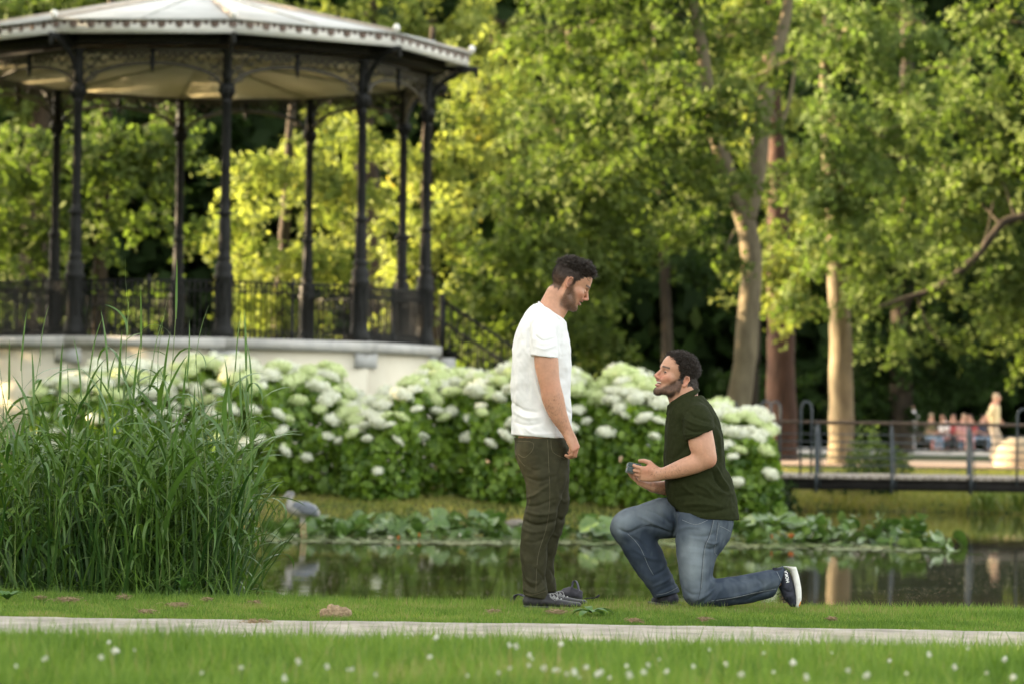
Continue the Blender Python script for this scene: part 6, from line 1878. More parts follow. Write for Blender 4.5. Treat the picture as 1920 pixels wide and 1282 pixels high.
# legs
Q = resample([(*W3(a, b, y), pxr(r)) for a, b, y, r in [(1325, 975, -.07, 27), (1316, 1010, -.085, 27), (1303, 1060, -.10, 23), (1301, 1105, -.10, 17)]], 14); body.chain(Q[:, :3], Q[:, 3], None, 0.02)
Q = resample([(*W3(a, b, y), pxr(r)) for a, b, y, r in [(1303, 1108, -.10, 17), (1340, 1106, -.10, 17), (1390, 1100, -.10, 16), (1440, 1088, -.10, 12), (1466, 1086, -.10, 11)]], 16); body.chain(Q[:, :3], Q[:, 3], None, 0.02)
body.chain([W3(1462, 1076, -.10), W3(1470, 1096, -.10), W3(1478, 1126, -.10)], [0.024, 0.026, 0.016], 1.3, 0.02)
Q = resample([(*W3(a, b, y), pxr(r)) for a, b, y, r in [(1310, 972, .07, 28), (1270, 972, .09, 28), (1225, 978, .105, 25), (1186, 986, .105, 22)]], 14); body.chain(Q[:, :3], Q[:, 3], None, 0.02)
Q = resample([(*W3(a, b, y), pxr(r)) for a, b, y, r in [(1186, 988, .105, 20), (1205, 1025, .105, 20), (1225, 1065, .105, 17), (1245, 1100, .105, 13), (1252, 1118, .105, 12)]], 14); body.chain(Q[:, :3], Q[:, 3], None, 0.02)
V, F = body.mesh(1)
N = vnormals(V, F)
SK2 = (0.51, 0.275, 0.18)
col = face_colour(hk, V, N, SK2, -0.018, lambda f, u, a: scalp(f + 0.006, u, a) * 0.97, beardness=0.92, seed=12, lip_gap=0.006)
fa = (np.linalg.norm((V - W3(1258, 884, -.16)) / np.array((0.13, 0.09, 0.05)), axis=1) < 1) | (np.linalg.norm((V - W3(1245, 914, .06)) / np.array((0.12, 0.1, 0.05)), axis=1) < 1)
hairy = np.clip(vnoise(V * np.array((0.4, 1, 1)), 330, 12) - 0.15, 0, 1) * fa
col = lerp(col, (0.14, 0.075, 0.05), hairy * 0.7)
for pp_, r_, k_ in ((W3(1334, 868, -.21), 0.03, 0.18), (W3(1212, 878, -.12), 0.03, 0.12), (W3(1180, 890, -.05), 0.03, 0.18)):
    g = np.exp(-(np.linalg.norm(V - pp_, axis=1) / r_) ** 2) * k_
    col *= (1 + g[:, None] * np.array((0.3, -1.0, -1.0)))
body_kn = ppart('body', V, F, m_skin, kn_root, col)
del body
eb = eyeball(hk, 1, (0.80, 0.32, 0.45), kn_root); world_child(eb, kn_root)
eb = eyeball(hk, -1, (0.80, 0.32, 0.2), kn_root); world_child(eb, kn_root)
# upper lids and smile teeth
for s_ in (1, -1):
    mb = MB(); mb.tube([hk.p(0.0775 + 0.0150 * math.cos(t) * (0.8 if q else 1), 0.0115 - 0.002 * abs(t), 0.031 * s_ + 0.0155 * math.sin(t)) for q in (0,) for t in np.linspace(-1.1, 1.1, 9)], 0.0024, 6)
    world_child(mb.build('eyelid', m_black if False else m_hairm, kn_root, True), kn_root)
m_teeth = mat('teeth', (0.80, 0.78, 0.72), rough=0.3, spec=0.5)
mb = MB()
for i in range(9):
    t = (i - 4) * 0.30
    c = hk.p(0.0695 + 0.0250 * math.cos(t), -0.0490 + 0.0030 * abs(t), 0.0255 * math.sin(t))
    mb.sphere(c, (0.0046, 0.0042, 0.0056), 7, 5)
world_child(mb.build('teeth', m_teeth, kn_root, True), kn_root)
mb = hair_tufts(hk, 3000, lambda f, u, a: float(scalp(f + 0.004, u, a)) * (1.0 if u > 0.035 else 0.55), 9, lambda f, u, a: 0.019 if u > 0.05 else 0.010, 0.0045, 0.0016, 0.40)
hr = mb.build('hair', m_hairm, kn_root); world_child(hr, kn_root); hr['kind'] = 'stuff'
hc = Vol(axis(hk.o[0] - .16, hk.o[0] + .15, .0035), axis(YP - .1, YP + .1, .004), axis(hk.o[2] - .10, hk.o[2] + .18, .0035))
hk.e(hc, (-0.008, 0.052, 0), (0.102, 0.085, 0.0765), 0.001)
hk.e(hc, (-0.030, 0.020, 0), (0.077, 0.066, 0.070), 0.01)
hk.e(hc, (0.040, 0.058, 0), (0.052, 0.066, 0.058), 0.01)
hair_cap(hc, hk, 'hair_base', kn_root, lambda f: -0.062 + 0 * f)
# beard whiskers for both: short fine hairs along the jaw
def whiskers(h, n, root, seed, dens=1.0):
    bo = body_st if h is hs else body_kn
    me = bo.data; V = np.empty(len(me.vertices) * 3); me.vertices.foreach_get('co', V); V = V.reshape(-1, 3)
    C = np.empty(len(me.vertices) * 4, np.float32); me.attributes['Col'].data.foreach_get('color', C); C = C.reshape(-1, 4)
    L = h.local(V)
    ok = np.where((C[:, 0] < 0.22) & (L[:, 1] < 0.012) & ~((L[:, 0] > 0.062) & (L[:, 1] > -0.078) & (np.abs(L[:, 2]) < 0.036)) & (L[:, 1] > -0.125) & (np.linalg.norm(L, axis=1) < 0.16) & (L[:, 0] > -0.012))[0]
    if len(ok) == 0: return
    rg = np.random.default_rng(seed)
    ii = rg.choice(ok, n); N_ = np.empty(len(V) * 3); me.vertices.foreach_get('normal', N_); N_ = N_.reshape(-1, 3)[ii]
    P = V[ii] + rg.normal(size=(n, 3)) * 0.0008
    D = unit(N_ * 0.6 + h.u * -0.6 + h.f * 0.15 + rg.normal(size=(n, 3)) * 0.35)
    Lh = 0.0065 * dens * rg.uniform(0.5, 1.2, n)
    lat = unit(np.cross(D, rg.normal(size=(n, 3)))) * 0.0006
    Vw = np.stack([P - lat, P + lat, P + D * Lh[:, None]], 1).reshape(-1, 3)
    o = link('beard', new_mesh('beard', Vw, np.arange(3 * n).reshape(-1, 3)), m_hairm, root); world_child(o, root); o['kind'] = 'stuff'
whiskers(hk, 4000, kn_root, 3, 0.8); whiskers(hs, 2200, st_root, 4, 0.5)
def clipped(h, bo, n, root, seed, L_):
    me = bo.data; V = np.empty(len(me.vertices) * 3); me.vertices.foreach_get('co', V); V = V.reshape(-1, 3)
    N_ = np.empty(len(V) * 3); me.vertices.foreach_get('normal', N_); N_ = N_.reshape(-1, 3)
    L = h.local(V); ok = np.where((np.linalg.norm(L - np.array((0, .04, 0)), axis=1) < 0.14) & (np.abs(L[:, 2]) < 0.078) & (scalp(L[:, 0], L[:, 1], np.abs(L[:, 2])) > 0.6) & ((L[:, 1] > 0.012) | (L[:, 0] < -0.02)))[0]
    rg = np.random.default_rng(seed); ii = rg.choice(ok, n); ll = L_(L[ii, 1]) * rg.uniform(0.6, 1.2, n)
    P = V[ii] + rg.normal(size=(n, 3)) * 0.001
    D = unit(N_[ii] * 0.7 + h.u * -0.45 + h.f * -0.35 + rg.normal(size=(n, 3)) * 0.3); lat = unit(np.cross(D, rg.normal(size=(n, 3)))) * 0.0006
    Vw = np.stack([P - lat, P + lat, P + D * ll[:, None]], 1).reshape(-1, 3)
    o = link('clipped_hair', new_mesh('clipped_hair', Vw, np.arange(3 * n).reshape(-1, 3)), m_hairm, root); world_child(o, root); o['kind'] = 'stuff'
clipped(hs, body_st, 16000, st_root, 5, lambda u: 0.003 + 0.05 * np.clip(u + 0.04, 0, 0.2)); clipped(hk, body_kn, 9000, kn_root, 6, lambda u: 0.008 + 0 * u)
# polo shirt
po = Vol(axis(PP(1232, 0)[0], PP(1398, 0)[0], 0.0045), axis(YP - .31, YP + .31, 0.005), axis(PP(0, 990)[2], PP(0, 722)[2], 0.0045))
sil_chain(po, [(1262, 772, 1314, 742, 0, .095), (1256, 786, 1328, 756, 0, .140), (1250, 802, 1342, 777, 0, .172), (1247, 835, 1354, 810, 0, .185), (1245, 868, 1359, 850, 0, .178), (1246, 900, 1363, 885, 0, .172), (1249, 925, 1374, 908, 0, .172), (1256, 948, 1381, 932, 0, .183), (1262, 975, 1384, 952, 0, .190), (1268, 1000, 1387, 985, 0, .192)], 0.012)
for sd in (-1, 1):
    po.chain([W3(1294, 764, 0.06 * sd), W3(1305, 786, 0.150 * sd)], [0.055, 0.070], None, 0.03)
    Q = resample([(*W3(a, b, sd * y), pxr(r)) for a, b, y, r in [(1303, 780, .140, 25), (1306, 797, .172, 28.5), (1309, 818, .192, 28), (1313, 845, .20, 28)]], 12)
    chain_cut(po, Q[:, :3], Q[:, 3], None, 0.012, [(W3(1308, 814, 0), (0.38, 0, -0.92))])
po.cut(W3(1300, 969.5, 0), (-0.04, 0, -1), 0.003)
po.cut(W3(1262, 948, 0), (-0.66, 0, -0.75), 0.004)
po.chain([W3(1268, 728, 0), W3(1283, 752, 0), W3(1286, 770, 0)], [0.066, 0.070, 0.055], 1.0, 0.004, 'sub')
po.chain([W3(1246, 758, 0), W3(1254, 776, 0), W3(1250, 794, 0)], [0.024, 0.020, 0.007], 1.0, 0.004, 'sub')
V, F = po.mesh(2); N = vnormals(V, F)
cr = [([(1285, 770), (1300, 782), (1330, 790)], -.005, .008, -1), ([(1280, 785), (1300, 795), (1332, 800)], .004, .007, -1), ([(1278, 800), (1295, 808), (1325, 806)], -.006, .007, -1), ([(1278, 815), (1300, 812)], .004, .006, -1),
      ([(1274, 780), (1272, 800), (1276, 815)], -.006, .009, -1), ([(1338, 770), (1338, 785), (1340, 795)], -.004, .009, -1), ([(1262, 860), (1285, 835), (1300, 825)], -.005, .010, -1),
      ([(1338, 872), (1350, 895), (1364, 915)], .009, .008, -1), ([(1332, 882), (1345, 905), (1362, 922)], -.010, .009, -1), ([(1320, 900), (1345, 920), (1372, 925)], .006, .010, -1), ([(1265, 930), (1300, 925), (1335, 935)], -.006, .011, -1), ([(1272, 945), (1310, 942), (1350, 948)], .006, .010, -1),
      ([(1290, 955), (1320, 958), (1370, 950)], -.005, .009, -1), ([(1340, 800), (1348, 830), (1350, 860)], .005, .010, -1), ([(1300, 905), (1320, 915), (1335, 930)], .006, .009, -1), ([(1275, 905), (1290, 920), (1310, 930)], .005, .009, -1)]
V = V + N * folds(V, N, [(a, b * 1.4, c, d) for a, b, c, d in cr], 7, 0.0034, 11)[:, None]
po_o = ppart('polo_shirt', V, F, m_polo, kn_root)
resam_seam('sleeve_hem', [(1283, 820), (1300, 814), (1318, 806), (1331, 800)], po_o, po_o, m_polo, 0.0014)
resam_seam('sleeve_band_seam', [(1281, 812), (1298, 806), (1316, 799), (1330, 793)], po_o, po_o, m_polo, 0.0012)
resam_seam('shoulder_seam', [(1296, 748), (1287, 762), (1277, 785), (1274, 805)], po_o, po_o, m_polo, 0.0014)
resam_seam('bottom_hem', [(1277, 964), (1300, 966), (1340, 965), (1376, 961)], po_o, po_o, m_polo, 0.0012)
co = Vol(axis(PP(1230, 0)[0], PP(1335, 0)[0], 0.0036), axis(YP - .15, YP + .15, 0.004), axis(PP(0, 820)[2], PP(0, 710)[2], 0.0036))
ctr = W3(1281, 749, 0); a1 = unit(PP(1253, 769) - PP(1309, 731)); up_ = unit(np.cross(a1, np.array((0, 1.0, 0)))); up_ = up_ if up_[2] > 0 else -up_
for rr, off, th in ((0.084, 0.024, 0.0050), (0.090, 0.016, 0.0060), (0.096, 0.007, 0.0070), (0.102, -0.002, 0.0070), (0.108, -0.011, 0.0055)):
    pts = []
    for t in np.linspace(0.30, 2 * math.pi - 0.30, 40):
        bk = max(0.0, -math.cos(t)); r2 = rr * (1 - 0.13 * bk); pts.append(ctr + a1 * r2 * math.cos(t) + np.array((0, 1, 0)) * (rr * 0.92) * math.sin(t) + up_ * (off * (1 - 0.55 * bk) - (0.006 if math.cos(t) > 0.8 else 0)))
    co.chain(pts, th, None, 0.006)
for sd in (-1, 1):    # collar points hanging at the front
    co.chain([ctr + a1 * 0.072 + np.array((0, .03 * sd, 0)) + up_ * 0.0, W3(1250, 776, .030 * sd)], [0.009, 0.004], 1.0, 0.008)
V, F = co.mesh(1)
ppart('collar', V, F, m_polo, kn_root)
mb = MB(); 
for z_ in (772, 786): mb.sphere(W3(1255 if z_ == 772 else 1250, z_, -0.012), (0.0045, 0.0045, 0.0045), 8, 5)
world_child(mb.build('buttons', m_lace, kn_root, True), kn_root)['kind'] = 'stuff'
# jeans
je = Vol(axis(PP(1140, 0)[0], PP(1478, 0)[0], 0.0048), axis(YP - .23, YP + .23, 0.005), axis(PP(0, 1137)[2], PP(0, 915)[2], 0.0046))
sil_chain(je, [(1280, 945, 1376, 938, 0, .165), (1276, 970, 1374, 960, 0, .160), (1270, 990, 1372, 982, 0, .163)], 0.02)
leg(je, [(1266, 975, 1374, 972, -.075, .105), (1263, 1000, 1362, 995, -.088, .104), (1266, 1030, 1346, 1022, -.095, .096), (1270, 1062, 1336, 1054, -.098, .088), (1274, 1092, 1331, 1084, -.10, .080), (1279, 1112, 1330, 1103, -.10, .074)], [], 0.03)
leg(je, [(1310, 1082, 1306, 1133, -.10, .074), (1335, 1083, 1335, 1134, -.10, .074), (1362, 1079, 1365, 1133, -.10, .074), (1393, 1074, 1402, 1128, -.10, .072), (1422, 1068, 1434, 1120, -.10, .068), (1446, 1064, 1462, 1112, -.10, .066), (1466, 1058, 1482, 1104, -.10, .064)], [(W3(1460, 1084, 0), (0.93, 0, -0.34))], 0.03)
leg(je, [(1290, 930, 1300, 1008, .07, .105), (1258, 928, 1270, 1009, .090, .100), (1228, 936, 1248, 1010, .10, .092), (1200, 946, 1226, 1011, .105, .086), (1176, 956, 1200, 1012, .105, .080), (1160, 968, 1186, 1016, .105, .076)], [], 0.03)
leg(je, [(1151, 985, 1212, 990, .105, .078), (1160, 1012, 1221, 1003, .105, .078), (1172, 1034, 1236, 1024, .105, .076), (1187, 1058, 1248, 1046, .105, .072), (1202, 1082, 1257, 1069, .105, .068), (1216, 1100, 1265, 1088, .105, .064), (1226, 1118, 1274, 1104, .105, .062), (1232, 1134, 1280, 1120, .105, .062)], [(W3(1252, 1117, 0), (0.26, 0, -0.96))], 0.03)
je.cut(W3(1320, 957, 0), (-0.04, 0, 1), 0.003, (W3(1268, 980, -.3), W3(1400, 900, .3)))
V, F = je.mesh(2); N = vnormals(V, F)
cr = [([(1318, 1112), (1328, 1100), (1334, 1090)], -.012, .008, 0), ([(1300, 1122), (1318, 1112), (1330, 1098)], .006, .007, -1), ([(1312, 1128), (1326, 1114), (1338, 1100)], -.008, .007, -1), ([(1330, 1130), (1340, 1112), (1350, 1098)], .005, .008, -1),
      ([(1340, 1118), (1380, 1112), (1420, 1100), (1450, 1082)], .006, .010, -1), ([(1395, 1120), (1425, 1108), (1455, 1098)], -.006, .008, -1), ([(1415, 1080), (1424, 1092), (1420, 1110)], -.004, .007, -1), ([(1355, 1090), (1385, 1084), (1410, 1080)], -.004, .010, -1),
      ([(1290, 1000), (1320, 1002), (1345, 990)], -.004, .010, -1), ([(1268, 992), (1285, 985), (1310, 985)], .004, .009, -1), ([(1340, 1020), (1330, 1026), (1318, 1024)], -.006, .007, -1), ([(1345, 1010), (1334, 1016), (1318, 1012)], .004, .007, -1),
      ([(1280, 1100), (1292, 1110), (1312, 1108)], -.004, .008, -1), ([(1160, 992), (1180, 998), (1205, 985)], -.008, .008, 0), ([(1205, 985), (1235, 990), (1262, 1000)], -.005, .008, 0), ([(1195, 965), (1225, 980), (1258, 995)], .006, .009, 0),
      ([(1210, 955), (1235, 965), (1260, 985)], -.005, .008, 0), ([(1232, 940), (1245, 960), (1262, 978)], .005, .009, 0), ([(1185, 1006), (1205, 1020), (1215, 1035)], -.008, .008, 0), ([(1190, 1030), (1215, 1045), (1235, 1050)], .005, .009, 0),
      ([(1225, 1080), (1245, 1070), (1256, 1058)], -.006, .008, 0), ([(1225, 1100), (1248, 1090), (1264, 1078)], .006, .008, 0), ([(1232, 1112), (1250, 1102), (1268, 1094)], -.006, .008, 0), ([(1262, 960), (1265, 985), (1262, 1005)], -.012, .008, 0)]
V = V + N * folds(V, N, [(a, b * 1.2, c, d) for a, b, c, d in cr], 8, 0.0030, 12)[:, None]
# faded thighs and knee, darker under-leg
P = V
def blob(px, py, rx, ry, ang=0.0):
    q = PP(px, py); dx, dz = (P[:, 0] - q[0]) * 366, (P[:, 2] - q[2]) * 366
    c, s = math.cos(ang), math.sin(ang)
    return np.exp(-((dx * c + dz * s) / rx) ** 2 - ((-dx * s + dz * c) / ry) ** 2)
fade = np.clip(blob(1298, 1045, 26, 62) * 0.95 + blob(1200, 960, 62, 24, 0.35) * 0.7 + blob(1160, 985, 16, 26) * 0.5 + blob(1345, 990, 30, 20) * 0.25 + blob(1400, 1090, 60, 18, 0.1) * 0.22, 0, 1)
fade = np.clip(fade + 0.13 * vnoise(V, 14, 5) + 0.08 * vnoise(V * np.array((1, 1, 0.3)), 60, 6), 0, 1)
colj = lerp(np.tile(np.array((0.030, 0.044, 0.068)), (len(V), 1)), (0.215, 0.255, 0.290), fade)
je_o = ppart('jeans', V, F, m_denim, kn_root, colj)
for nm, pl, mm in (('side_seam', [(1332, 972), (1325, 1000), (1316, 1022), (1312, 1060), (1309, 1100), (1304, 1122)], m_seam_dark), ('side_seam_stitching', [(1334, 972), (1327, 1000), (1318, 1022), (1314, 1060), (1311, 1098)], m_seam),
                   ('back_pocket', [(1344, 978), (1340, 1000), (1336, 1030), (1341, 1038)], m_seam), ('back_pocket_top', [(1345, 983), (1358, 989), (1366, 994)], m_seam), ('yoke_seam', [(1341, 975), (1338, 1000)], m_seam_dark),
                   ('lower_leg_seam', [(1318, 1126), (1360, 1120), (1400, 1111), (1440, 1104), (1464, 1100)], m_seam_dark), ('lower_leg_stitching', [(1330, 1122), (1370, 1116), (1410, 1107), (1450, 1100)], m_seam),
                   ('hem_stitching', [(1452, 1068), (1458, 1082), (1464, 1098)], m_seam), ('front_pocket', [(1276, 972), (1300, 980), (1322, 972)], m_seam),
                   ('inner_seam', [(1177, 1000), (1190, 1012), (1203, 1030), (1216, 1060), (1226, 1078)], m_seam), ('knee_seam', [(1178, 998), (1195, 990), (1222, 982)], m_seam_dark), ('fly_crease', [(1262, 975), (1263, 992), (1260, 1006)], m_seam_dark),
                   ('front_leg_hem', [(1232, 1116), (1250, 1112), (1272, 1102)], m_seam)):
    resam_seam(nm, pl, je_o, je_o, mm, 0.0011)
mb = MB(); mb.sphere(W3(1327, 971, -0.172), (0.0035, 0.002, 0.0035), 8, 5)
world_child(mb.build('rivet', m_letter, kn_root, True), kn_root)
# kneeling foot: sole standing upright
yk = -0.100
sh = Vol(axis(PP(1436, 0)[0], PP(1508, 0)[0], 0.003), axis(YP + yk - .07, YP + yk + .07, 0.0033), axis(PP(0, 1140)[2], PP(0, 1040)[2], 0.003))
sh.chain([W3(1456, 1066, yk), W3(1465, 1078, yk), W3(1471, 1096, yk), W3(1477, 1114, yk), W3(1483, 1127, yk)], [0.030, 0.038, 0.038, 0.033, 0.022], [1.05, 1.1, 1.25, 1.4, 1.7], 0.01)
sh.chain([W3(1450, 1059, yk), W3(1456, 1066, yk)], [0.011, 0.024], 1.2, 0.012)
V, F = sh.mesh(1); N = vnormals(V, F)
V = V + N * folds(V, N, [([(1462, 1100), (1472, 1106), (1482, 1104)], -.003, .005, 0), ([(1452, 1068), (1456, 1084), (1462, 1098)], -.004, .004, 0)], 3, 0.0010, 30)[:, None]
shoe_k = ppart('shoe', V, F, m_navy, kn_root); shoe_k['label'] = 'navy running shoe with thick white sole, toes on the grass'
so = Vol(axis(PP(1436, 0)[0], PP(1512, 0)[0], 0.003), axis(YP + yk - .075, YP + yk + .075, 0.0033), axis(PP(0, 1141)[2], PP(0, 1038)[2], 0.003))
so.chain([W3(1467, 1055, yk), W3(1475, 1056, yk), W3(1484, 1064, yk), W3(1488.5, 1079, yk), W3(1492, 1099, yk), W3(1493.5, 1117, yk), W3(1491, 1132, yk)], pxr(np.array([5.0, 6.3, 6.3, 6.3, 6.6, 6.5, 4.5])), np.array([1.9, 2.0, 1.9, 1.7, 1.9, 2.1, 2.0]), 0.008)
V, F = so.mesh(1)
link('sole', new_mesh('sole', V, F, True), m_solew, shoe_k)
mb = MB(); mb.tube([W3(1496, 1124, yk - 0.02), W3(1494, 1133, yk - 0.02)], 0.004, 6)
link('sole_patch', mb.mesh('sole_patch', True), mat('orange_rubber', (0.75, 0.25, 0.04), rough=0.6), shoe_k)
for i in range(4):
    mb = MB(); a = W3(1462 + 3.5 * i, 1107 + 5.5 * i, yk - .038); b_ = W3(1455 + 4.5 * i, 1111 + 5 * i, yk)
    mb.tube(smooth_path([a, b_ + np.array((-0.004, 0, 0)), b_ + np.array((0, .04, 0.0))], 8), 0.0018, 5); mb.build('lace', m_seam_dark, shoe_k, True)
# lettering on the heel, snapped to the shoe
tcu = bpy.data.curves.new('lettering', 'FONT'); tcu.body = 'HOKA'; tcu.size = 0.0215; tcu.align_x = 'CENTER'; tcu.align_y = 'CENTER'; tcu.offset = 0.0007; tcu.space_character = 1.02
to = bpy.data.objects.new('tmp_text', tcu); COL.objects.link(to)
bpy.context.view_layer.update()
tm = bpy.data.meshes.new_from_object(to.evaluated_get(bpy.context.evaluated_depsgraph_get()))
bpy.data.objects.remove(to)
from mathutils.bvhtree import BVHTree
bvs = BVHTree.FromPolygons([v.co[:] for v in shoe_k.data.vertices], [p.vertices[:] for p in shoe_k.data.polygons])
bvl = BVHTree.FromPolygons([tuple(v) for v in V], [tuple(int(q) for q in f) for f in F])
ang = rad(100); cx_, cz_ = PP(1470.8, 1077)[0], PP(1470.8, 1077)[2]
bm_v = []
for v in tm.vertices:
    x_, y_ = v.co.x, v.co.y
    X_ = cx_ + x_ * math.cos(ang) - y_ * math.sin(ang); Z_ = cz_ + x_ * math.sin(ang) + y_ * math.cos(ang)
    ys = []
    for b_ in (bvs, bvl):
        hit = b_.ray_cast(Vector((X_, YP - 1, Z_)), Vector((0, 1, 0)))
        if hit[0] is not None: ys.append(hit[0].y)
    bm_v.append((X_, (min(ys) if ys else YP + yk - 0.03) - 0.0018, Z_))
for v, c in zip(tm.vertices, bm_v): v.co = c
tm.name = 'lettering'; tm.materials.clear(); tm.materials.append(m_letter)
lo = link('lettering', tm, None, shoe_k)
# front foot shoe, mostly sunk in the grass
fs = Vol(axis(PP(1205, 0)[0], PP(1300, 0)[0], 0.004), axis(YP - .02, YP + .32, 0.0045), axis(-0.01, 0.11, 0.0035))
fs.chain([W3(1262, 1124, .085), W3(1252, 1122, .115), W3(1242, 1126, .17), W3(1232, 1130, .23)], [0.034, 0.036, 0.030, 0.020], 1.15, 0.015)
fs.chain([W3(1258, 1114, .10), W3(1253, 1122, .11)], [0.032, 0.034], 1.0, 0.015)
fs.cut((0, 0, 0.012), (0, 0, -1), 0.002)
V, F = fs.mesh(1); sf = ppart('shoe', V, F, m_navy, kn_root)
fs = Vol(axis(PP(1200, 0)[0], PP(1305, 0)[0], 0.004), axis(YP - .03, YP + .33, 0.0045), axis(-0.01, 0.05, 0.0035))
fs.chain([W3(1264, 1132, .08), W3(1252, 1132, .115), W3(1242, 1132, .17), W3(1231, 1132, .235)], [0.042, 0.042, 0.045, 0.035], 1.1, 0.015)
fs.cut((0, 0, 0.022), (0, 0, 1), 0.003); fs.cut((0, 0, 0.001), (0, 0, -1), 0.002)
V, F = fs.mesh(1); link('sole', new_mesh('sole', V, F, True), m_sole, sf)

# ring box held in the hands
m_box = mat('teal_velvet', (0.040, 0.062, 0.064), (0.060, 0.088, 0.090), scale=60, rough=0.8, sheen=0.5)
bx = thing('ring_box', tuple(W3(1187, 877, -.048)), 'small dark teal ring box held in the kneeling man\'s hands', 'ring box')
bx.rotation_euler = (rad(-10), rad(10), rad(6)); bx.scale = (0.84, 0.84, 0.84)
def rbox(sx, sy, sz, r):
    v = Vol(axis(-sx - .01, sx + .01, .003), axis(-sy - .01, sy + .01, .003), axis(-sz - .01, sz + .01, .0022))
    X, Y, Z = v.grid((slice(None),) * 3)
    qx, qy, qz = np.abs(X) - sx + r, np.abs(Y) - sy + r, np.abs(Z) - sz + r
    v.v = (np.sqrt(np.maximum(qx, 0) ** 2 + np.maximum(qy, 0) ** 2 + np.maximum(qz, 0) ** 2) + np.minimum(np.maximum(np.maximum(qx, qy), qz), 0) - r).astype(np.float32)
    V, F = v.mesh(0); return V, F
V, F = rbox(.041, .034, .015, .006); link('base', new_mesh('base', V, F, True), m_box, bx, (0, 0, -0.0155))
V, F = rbox(.041, .034, .014, .007); link('lid', new_mesh('lid', V, F, True), m_box, bx, (0, 0, 0.0148))

# bag lying behind the standing man
m_bag = mat('dark_bag_canvas', (0.025, 0.024, 0.030), (0.050, 0.048, 0.058), scale=30, rough=0.8, bump=(200, 0.3, 0.003))
m_strap = mat('grey_webbing', (0.085, 0.082, 0.105), (0.13, 0.125, 0.155), scale=50, rough=0.8, bump=(300, 0.3, 0.002))
bg_ = thing('bag', tuple(W3(1075, 1136, .30)), 'dark grey bag with upright strap loop lying behind the standing man\'s shoes', 'bag')
bg_.location.z = 0
bv = Vol(axis(PP(1030, 0)[0], PP(1112, 0)[0], 0.005), axis(YP + .16, YP + .42, 0.006), axis(-0.02, 0.12, 0.005))
bv.chain([W3(1052, 1122, .28), W3(1072, 1119, .30), W3(1088, 1124, .30), W3(1096, 1130, .29)], [0.026, 0.036, 0.032, 0.020], 2.0, 0.03)
V, F = bv.mesh(1); N = vnormals(V, F); V = V + N * (0.004 * vnoise(V, 22, 3))[:, None]
o = link('pouch', new_mesh('pouch', V, F, True), m_bag, bg_); o.location = -Vector(bg_.location)
def strap(name, pts, wv_, m, par):
    P_ = smooth_path(np.array([W3(*p) for p in pts]), 6 * len(pts))
    T_ = unit(np.gradient(P_, axis=0)); lat = unit(np.cross(T_, np.array((0, 1.0, 0)))) 
    lat = unit(np.array((0, 1.0, 0)) * 0.8 + 0.0 * lat) 
    lat = np.repeat(np.array([[0.45, 0.9, 0.0]]), len(P_), 0); lat = unit(lat)
    nn = unit(np.cross(T_, lat)) * 0.0018
    V = np.stack([P_ - lat * wv_ + nn, P_ + lat * wv_ + nn, P_ + lat * wv_ - nn, P_ - lat * wv_ - nn], 1).reshape(-1, 3)
    k = len(P_); F = []
    for i in range(k - 1):
        for j in range(4):
            F.append((4 * i + j, 4 * i + (j + 1) % 4, 4 * i + 4 + (j + 1) % 4, 4 * i + 4 + j))
    o = link(name, new_mesh(name, V, np.array(F)), m, par); o.location = -Vector(par.location); return o
strap('strap_loop', [(1070, 1116, .27), (1075, 1103, .27), (1077, 1095, .27), (1081, 1093.5, .27), (1084, 1097, .27), (1087, 1108, .27), (1088, 1118, .27)], 0.010, m_strap, bg_)
mb = MB(); mb.tube(smooth_path([W3(1098, 1127, .27), W3(1108, 1126.5, .27), W3(1118, 1126, .27), W3(1124, 1123, .27)], 12), 0.003, 6)
mb.tube([W3(1121, 1125, .27), W3(1127, 1120.5, .27)], 0.006, 6)
o = mb.build('drawcord', m_bag, bg_, True); o.location = -Vector(bg_.location)
strap('shoulder_strap', [(978, 1119, .25), (970, 1119, .25), (964, 1124, .25), (961, 1130, .25), (959, 1136, .25)], 0.022, m_strap, bg_)
strap('shoulder_strap', [(978, 1120, .25), (1005, 1131, .28), (1030, 1133, .28), (1054, 1130, .28)], 0.018, m_strap, bg_)
# ---------------------------------------------------------------- heron
m_hgrey = mat('heron_grey', (0.12, 0.135, 0.165), (0.20, 0.215, 0.25), scale=25, rough=0.8, stretch=(0.4, 1, 1))
m_hpale = mat('heron_pale', (1, 1, 1), (0.9, 0.9, 0.9), scale=30, rough=0.8, attr='Col')
YH = 35.3
def H(px, py, y=0.0):
    p = at(px, py, YH); return np.array((p.x, YH + y, p.z))
hv = Vol(axis(H(515, 0)[0], H(615, 0)[0], 0.010), axis(YH - .16, YH + .16, 0.010), axis(H(0, 1020)[2], H(0, 912)[2], 0.009))
k = YH / FPX
hv.chain([H(546, 950), H(556, 953), H(570, 954), H(584, 956), H(594, 962), H(599, 968)], np.array([9, 14, 15, 12, 7, 2.5]) * k, [1.1, 1.15, 1.15, 1.1, 1, 1], 0.02)
hv.chain([H(545, 952), H(541, 945), H(543, 936), H(546, 929), H(544, 925)], np.array([9, 5.5, 4.5, 4.5, 4.5]) * k, 1.0, 0.03)
hv.chain([H(547, 926), H(541, 926), H(535, 929)], np.array([5.5, 5.5, 3]) * k, 0.8, 0.01)
hv.chain([H(537, 929), H(530, 932), H(522, 934)], np.array([2.8, 1.8, 0.7]) * k, 0.8, 0.01)
for a, b_ in (((565, 967), (567, 1012)), ((570, 967), (574, 1012))):
    hv.chain([H(a[0], a[1], .02 if a[0] > 566 else -.02), H((a[0] + b_[0]) / 2 - 1, 988, .02 if a[0] > 566 else -.02), H(*b_, .02 if a[0] > 566 else -.02)], [0.020, 0.013, 0.011], None, 0.01)
V, F = hv.mesh(1); N = vnormals(V, F)
pxx = 960 + (V[:, 0]) / YH * FPX
